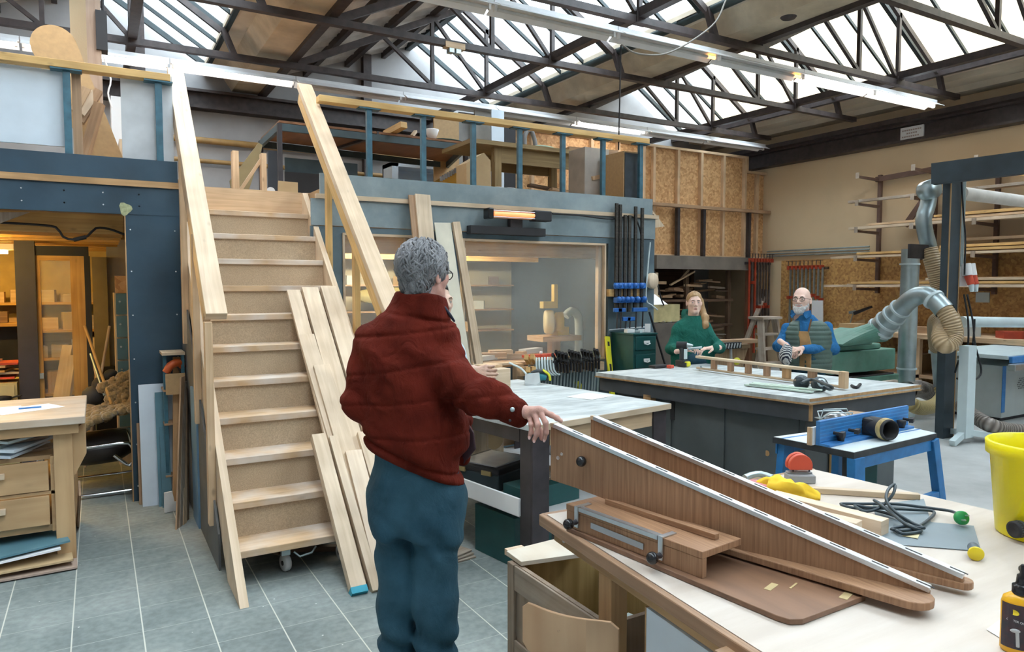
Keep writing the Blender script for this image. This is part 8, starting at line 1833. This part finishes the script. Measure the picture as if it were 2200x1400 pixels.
# ------------------------------------------------------------ woman in the green hoodie
def figure(label, base, c, hfwd, s, skin, torso, arms, hands, cloth, zbot, fem=False, extra=None, disp=None, trous=JEAN, hgrid=.0042, brow=None):
    base, c = A(base), A(c); root = person(label, (base[0], base[1], 0)); M = frame(hfwd)
    b = MB(); nk = c - UPV * .17 * s - M[:, 1] * .02
    def fn(P): return smin(head_sdf(P, c, M, s, fem), cone(P, c - UPV * .09 * s - M[:, 1] * .025, nk, .048 * s, .062 * s), .03)
    V, F = surfnets(fn, c - A((.15, .15, .22)) * s, c + A((.15, .15, .14)) * s, hgrid); add_mesh(b, V, F)
    for hd in hands: hand_mesh(b, *hd[0], **hd[1])
    hipz = .92 * s
    def legs(P, g=0):
        d = ell(P, (base[0], base[1], hipz), (.125 + g, .125 + g, .13 + g))
        for sx in (-1, 1):
            h_ = A((base[0], base[1], hipz - .05)) + RT * .085 * sx; d = smin(d, chain(P, [h_, A((base[0], base[1], .48)) + RT * .095 * sx, A((base[0], base[1], .06)) + RT * .10 * sx], [.085 + g, .06 + g, .05 + g], .02), .03)
        return d
    V, F = surfnets(lambda P: legs(P, -.012), (base[0] - .3, base[1] - .3, .02), (base[0] + .3, base[1] + .3, hipz + .2), .018); add_mesh(b, V, F)
    b.build('body', skin, root)
    SC = [t_ + (TH,) for t_ in torso]
    def top(P):
        d = loft(P, SC)
        for pts, rs in arms:
            e = chain(P, pts, rs, .03); t, L = sweep(P, A(pts[1]), A(pts[2])); e = e - .006 * np.sin(t * 60 + P[:, 2] * 20) * np.exp(-((t - .04) / .09) ** 2); d = smin(d, e, .03)
        if extra: d = extra(P, d, c, M, nk)
        d = d - .006 * fbm(P, 22, 6, 3)
        if disp: d = disp(P, d)
        return smax(d, zbot - P[:, 2], .01)
    pts = np.array([p for a in arms for p in a[0]]); lo = np.minimum(pts.min(0), A((base[0], base[1], 9)) - .25) - .10; hi_ = np.maximum(pts.max(0), A((base[0], base[1], 0)) + .25) + .10
    jb = MB(); V, F = surfnets(top, (lo[0], lo[1], zbot - .03), (hi_[0], hi_[1], nk[2] + .09), .0095); add_mesh(jb, V, F); tp = jb.build(cloth[0], cloth[1], root)
    jb = MB(); V, F = surfnets(lambda P: legs(P, .006), (base[0] - .3, base[1] - .3, .0), (base[0] + .3, base[1] + .3, hipz + .2), .014); add_mesh(jb, V, F); jb.build('trousers', trous, root)
    for sx in (-1, 1):
        q = A((base[0], base[1], .045)) + RT * .10 * sx; f_ = A((hfwd[0], hfwd[1], 0)); f_ /= np.linalg.norm(f_); jb = MB(); jb.tube([q - f_ * .09, q + f_ * .03, q + f_ * .10], [.045, .048, .035], 12); jb.v = [(x, y, max(.002, z)) for x, y, z in jb.v]; jb.build('shoe', BLACKM, root)
    return root, c, M, tp
def simple_hand(wr, dirn, palm_n, s=1.0, curl=.5):
    """relaxed hand: wrist, pointing direction, palm normal"""
    d = A(dirn) / np.linalg.norm(dirn); n_ = A(palm_n); n_ = n_ - d * (n_ @ d); n_ /= np.linalg.norm(n_); sd = np.cross(d, n_)
    wr = A(wr); mc = [wr + d * (.088 - .004 * abs(i - 1)) * s + sd * (.030 - .020 * i) * s for i in range(4)]; fg = []
    for i in range(4):
        L = (.042, .046, .043, .034)[i] * s; a = curl * (1 + .12 * i); p = mc[i]; f = []
        for k in range(3):
            an = a * (k + .6); L2 = L * (1, .72, .55)[k]; p = p + (d * math.cos(an) + n_ * math.sin(an)) * L2; f.append(p)
        fg.append(f)
    t0 = wr + d * .03 * s + sd * .035 * s + n_ * .012 * s; t1 = t0 + (d * .7 + sd * .5 + n_ * .35) * .036 * s; t2 = t1 + (d * .85 + sd * .1 + n_ * .5) * .030 * s
    return ((wr, mc, fg, [t0, t1, t2]), dict(r=.0080 * s, h=.0036, fore=wr - d * .07 * s, fr=.026 * s))
HOOD = plain('hoodie_green', (.012, .115, .088), .85, var=.16, scale=9, bump=.3, bscale=300, dust=(.03, .17, .135), dscale=4, damt=.4, spec=.2)
crumple(HOOD, 9, (1.2, 1.2, 1), .03)
hwR, hwL = A((5.063,5.285,1.042)), A((5.3,5.114,1.068))
h1 = simple_hand(hwR, A((5.124,5.193,1.07)) - hwR, (0, 0, -1), 1.0, .55); h2 = simple_hand(hwL, A((5.103,5.171,1.063)) - hwL, (0, 0, -1), 1.0, .5)
def hood(P, d, c, M, nk):
    q = (P - (nk + UPV * .035 - M[:, 1] * .045)) @ M; rr = np.sqrt((q[:, 0] / 1.15) ** 2 + (q[:, 1] / 1.0) ** 2); t = np.abs(rr - .082) - .026; t = smax(t, np.abs(q[:, 2] + .75 * q[:, 1] + .01) - .034, .02)
    return smin(d, t, .02)
wo, wc, wM, wt = figure('young woman with long blond hair in a green hoodie behind the dark bench', (5.325,5.409,0.3), (5.376,5.458,1.511), dirv(-.10, -1, .0), .98, SKIN2,
    [(0.6151, 5.3339, 5.4239, 0.2425, 0.125), (0.7846, 5.3388, 5.4323, 0.2328, 0.125), (0.9298, 5.343, 5.4394, 0.2328, 0.125), (1.0751, 5.3471, 5.4466, 0.2182, 0.125), (1.2107, 5.3552, 5.4508, 0.2085, 0.12), (1.293, 5.3575, 5.4548, 0.1794, 0.105), (1.3414, 5.359, 5.4572, 0.1212, 0.085), (1.3753, 5.3641, 5.4564, 0.0776, 0.07)],
    [([A((5.213,5.534,1.206)), A((5.112,5.512,1.042)), hwR], [.062, .052, .040]), ([A((5.485,5.375,1.206)), A((5.54,5.263,1.056)), hwL + RT * .02], [.062, .052, .040])],
    [h1, h2], ('hoodie', HOOD), .78, True, hood)
eyes(wo, wc, wM, .98)
BLOND = plain('hair_blond', (.34, .20, .09), .55, var=.3, scale=30, stretch=(1, 1, .2), bump=.6, bscale=120, dust=(.58, .40, .20), dscale=7, damt=.6)
hb = MB()
def fn(P):
    q = (P - wc) @ wM; d = ell(q, (0, -.020, .034), (.080, .100, .090)); cut = q[:, 1] - .060 + .9 * np.maximum(0, np.abs(q[:, 0]) - .0) * .0 - .75 * (q[:, 2] - .055); d = smax(d, cut, .012)
    d = smax(d, -(q[:, 2] + .07), .02); d = smax(d, -(q[:, 1] + .075 - .0 + 1.2 * q[:, 2] + .02) * 0 - 1, .01)
    side = chain(q, [A((.072, -.03, .02)), A((.082, -.01, -.08)), A((.098, .03, -.16)), A((.095, .06, -.235)), A((.070, .075, -.275))], [.022, .030, .042, .038, .012], .02)
    return smin(d, side, .02) - .0035 * fbm(P * A((1, 1, .4)), 110, 2, 2)
# ponytail falls over her left shoulder (right in the picture)
wM2 = wM.copy(); wM2[:, 0] = -wM[:, 0]
def fn2(P):
    q = (P - wc) @ wM; q2 = q.copy(); q2[:, 0] = q[:, 0]
    d = ell(q, (0, -.020, .034), (.080, .100, .090)); d = smax(d, q[:, 1] - .060 - .75 * (q[:, 2] - .055), .012); d = smax(d, -(q[:, 2] + .07), .02)
    sx = -1.0; side = chain(q, [A((.074 * sx, -.03, .02)), A((.086 * sx, -.01, -.08)), A((.100 * sx, .04, -.16)), A((.098 * sx, .08, -.23)), A((.072 * sx, .095, -.275))], [.022, .030, .040, .036, .012], .02)
    return smin(d, side, .02) - .0035 * fbm(P * A((1, 1, .4)), 110, 2, 2)
V, F = surfnets(fn2, wc - A((.17, .17, .34)), wc + A((.17, .17, .16)), .0045); add_mesh(hb, V, F); hb.build('hair', BLOND, wo)
b = MB(); b.tube([A((5.047,5.204,1.063)), A((5.152,5.12,1.079))], .012, 10); one('tool_bit', b, GALV, 'small grey cylindrical part held in the woman\'s hands', 'metal part')

# ------------------------------------------------------------ bald man with glasses and white beard
VEST = plain('quilted_vest', (.075, .125, .105), .5, var=.12, scale=12, bump=.3, bscale=60)
SHIRT = plain('denim_shirt', (.020, .135, .33), .75, var=.2, scale=12, bump=.3, bscale=260, dust=(.05, .22, .45), dscale=5, damt=.4, spec=.2)
crumple(SHIRT, 10, (1.2, 1.2, 1), .03)
bwR, bwL = A((5.791,4.61,1.094)), A((5.859,4.524,1.084))
g1 = simple_hand(A((5.777,4.631,1.111)), A((5.779,4.546,1.068)) - A((5.777,4.631,1.111)), -UPV + FWV * .3, 1.05, .75); g2 = simple_hand(A((5.883,4.532,1.078)), A((5.747,4.542,1.079)) - A((5.883,4.532,1.078)), -UPV + FWV * .4, 1.05, .7)
bo, bc, bM, bt = figure('bald man with glasses and white beard in a green quilted vest', (6.121,4.636,0.351), (6.111,4.72,1.545), dirv(-.62, -.80, .04), 1.06, SKIN3,
    [(0.8175, 6.1341, 4.6586, 0.1636, 0.11), (0.9575, 6.1381, 4.6655, 0.1729, 0.115), (1.0975, 6.1462, 4.67, 0.1776, 0.115), (1.2281, 6.154, 4.6742, 0.1729, 0.11), (1.3074, 6.1562, 4.678, 0.1449, 0.095), (1.3541, 6.1535, 4.6827, 0.1028, 0.08), (1.3961, 6.1425, 4.6918, 0.0701, 0.068)],
    [([A((6.023,4.81,1.253)), A((5.896,4.815,1.088)), A((5.806,4.659,1.094))], [.058, .054, .044]), ([A((6.365,4.612,1.262)), A((6.376,4.545,1.059)), A((5.924,4.531,1.071))], [.060, .058, .046])],
    [g1, g2], ('shirt', SHIRT), .86)
eyes(bo, bc, bM, 1.06); glasses(bo, bc, bM, 1.06)
WB = plain('beard_white', (.62, .62, .62), .8, var=.2, scale=60, bump=1.0, bscale=220)
hb = MB()
def fn(P):
    q = ((P - bc) @ bM) / 1.06; ab = q.copy(); ab[:, 0] = np.abs(q[:, 0])
    d = ell(q, (0, .070, -.098), (.046, .036, .042)); d = smin(d, cone(ab, (.052, .022, -.055), (.030, .066, -.085), .018, .024), .02); d = smin(d, cone(ab, (.060, .008, -.02), (.054, .022, -.05), .008, .016), .015); d = smin(d, cone(q, (-.026, .090, -.052), (.026, .090, -.052), .008, .008), .008)
    d = smax(d, -(ell(q, (0, .102, -.060), (.016, .015, .005))), .004); return (d - .0035 * fbm(q, 190, 4, 2)) * 1.06
V, F = surfnets(fn, bc - .17, bc + .16, .0042); add_mesh(hb, V, F); hb.build('beard', WB, bo)
SCb = [t_ + (TH,) for t_ in [(0.7895, 6.1353, 4.6562, 0.2313, 0.158), (0.9575, 6.1462, 4.6608, 0.2383, 0.164), (1.0975, 6.1502, 4.6677, 0.2384, 0.164), (1.2281, 6.1559, 4.673, 0.2267, 0.155), (1.2981, 6.1579, 4.6764, 0.1892, 0.135), (1.3401, 6.1551, 4.6809, 0.1379, 0.11)]]
def vest(P):
    d = loft(P, SCb); z = P[:, 2]; d = d - .006 * np.abs(np.sin(z * PI / .046)) ** .6 + .004
    fc = A((SCb[2][1], SCb[2][2], 0)); q = (P - fc); fr_ = dirv(-.62, -.80); sd = dirv(.80, -.62)
    gap = np.abs(q @ sd + .0) - (.024 + .05 * np.clip((z - 1.15) / .3, 0, 1)); d = np.where((q @ fr_) > 0, smax(d, -gap, .01), d)
    return smax(d, .855 - z, .01)
V, F = surfnets(vest, (SCb[0][1] - .32, SCb[0][2] - .32, .83), (SCb[0][1] + .32, SCb[0][2] + .32, SCb[-1][0] + .03), .0075); hb = MB(); add_mesh(hb, V, F); hb.build('vest', VEST, bo)
b = MB()
for sx in (-1, 1):
    p0 = bc - UPV * .125 + bM[:, 1] * .06 + bM[:, 0] * .02 * sx; b.prism([p0, p0 + bM[:, 0] * .075 * sx - bM[:, 1] * .05 + UPV * .025, p0 + bM[:, 0] * .085 * sx - bM[:, 1] * .05 - UPV * .03, p0 + bM[:, 0] * .05 * sx - UPV * .065 + bM[:, 1] * .01], tuple(bM[:, 1] * .012))
b.build('shirt_collar', SHIRT, bo, bevel=.004)
ap = A((SCb[1][1], SCb[1][2], 0)) + dirv(-.62, -.80) * .158
b = MB(); sd = dirv(.80, -.62)
b.prism([ap + sd * u + UPV * z for u, z in ((-.06, .86), (.08, .86), (.075, 1.12), (.045, 1.24), (-.04, 1.24), (-.055, 1.12))], tuple(dirv(-.62, -.80) * .012)); b.build('leather_apron', plain('tan_leather', (.42, .25, .10), .6, var=.25, scale=10), bo, bevel=.004)
b = MB(); b.tube([ap + sd * .045 + UPV * 1.23 + dirv(-.62, -.8) * .004, ap + sd * .06 + UPV * 1.36 - dirv(-.62, -.8) * .03], .008, 8); b.build('apron_strap', plain('dark_leather', (.16, .08, .03), .6), bo)
# striped gloves in his hands
STR = D.materials.new('striped_knit'); n_, l_, p_ = nodes_of(STR); tc_ = n_.new('ShaderNodeTexCoord'); wv = n_.new('ShaderNodeTexWave'); wv.inputs['Scale'].default_value = 22; wv.bands_direction = 'DIAGONAL'; wv.inputs['Distortion'].default_value = 1.5; l_.new(tc_.outputs['Object'], wv.inputs['Vector'])
rp_ = n_.new('ShaderNodeValToRGB'); rp_.color_ramp.interpolation = 'CONSTANT'; rp_.color_ramp.elements[0].color = (.02, .025, .05, 1); rp_.color_ramp.elements[1].position = .5; rp_.color_ramp.elements[1].color = (.62, .63, .62, 1); l_.new(wv.outputs['Fac'], rp_.inputs[0]); l_.new(rp_.outputs[0], p_.inputs['Base Color']); p_.inputs['Roughness'].default_value = .9
b = MB(); gp = [A((5.725,4.557,1.114)), A((5.7,4.567,1.043)), A((5.715,4.577,0.978)), A((5.745,4.558,0.951))]; b.tube(smooth_path(gp, .02), [.03 + .03 * math.sin(PI * (k + 1) / (len(smooth_path(gp, .02)) + 1)) for k in range(len(smooth_path(gp, .02)))], 14)
one('striped_gloves', b, STR, 'black and white striped work gloves held by the bald man', 'gloves')

# ------------------------------------------------------------ person behind the man in red
PALEB = plain('pale_blue_sweater', (.42, .52, .58), .85, var=.12, scale=9)
w4 = A((1.683,3.303,1.248))
f4 = simple_hand(w4, A((1.732,3.204,1.243)) - w4, UPV * .2 - FWV * .55, 1.0, .22)
f4[1]['h'] = .0028
po, pc_, pM, pt_ = figure('person in a pale blue top gesturing, mostly hidden behind the man in red', (1.512,3.649,0.95), (1.626,3.625,1.595), dirv(.70, -.70, 0), .98, SKIN4,
    [(0.6925, 1.5823, 3.5911, 0.142, 0.12), (0.8729, 1.5875, 3.6, 0.142, 0.12), (1.0791, 1.5956, 3.6089, 0.1523, 0.12), (1.2596, 1.6008, 3.6177, 0.1523, 0.12), (1.3498, 1.6044, 3.6215, 0.1381, 0.11), (1.409, 1.605, 3.625, 0.1007, 0.09), (1.4451, 1.6038, 3.6281, 0.0645, 0.07)],
    [([A((1.511,3.707,1.295)), A((1.492,3.702,1.048)), A((1.529,3.467,0.978))], [.065, .055, .045]), ([A((1.681,3.541,1.327)), A((1.692,3.458,1.219)) + RT * .0, w4 - RT * .03], [.062, .052, .040])],
    [f4], ('sweater', PALEB), .86)
eyes(po, pc_, pM, .98)
hb = MB(); b = MB()
def fn(P):
    q = (P - pc_) @ pM; d = ell(q, (0, -.018, .036), (.079, .099, .090)); d = smax(d, q[:, 1] - .055 - .6 * (q[:, 2] - .06), .015); return smax(d, -(q[:, 2] + .075), .02) - .004 * fbm(P, 90, 7, 2)
V, F = surfnets(fn, pc_ - .15, pc_ + .16, .0045); add_mesh(hb, V, F); hb.build('hair', plain('hair_black', (.012, .010, .009), .5, bump=.6), po)
b.tube([w4 - RT * .028, w4 - RT * .018], [.030, .030], 16, cap=False); b.build('wrist_band', BLACKM, po)
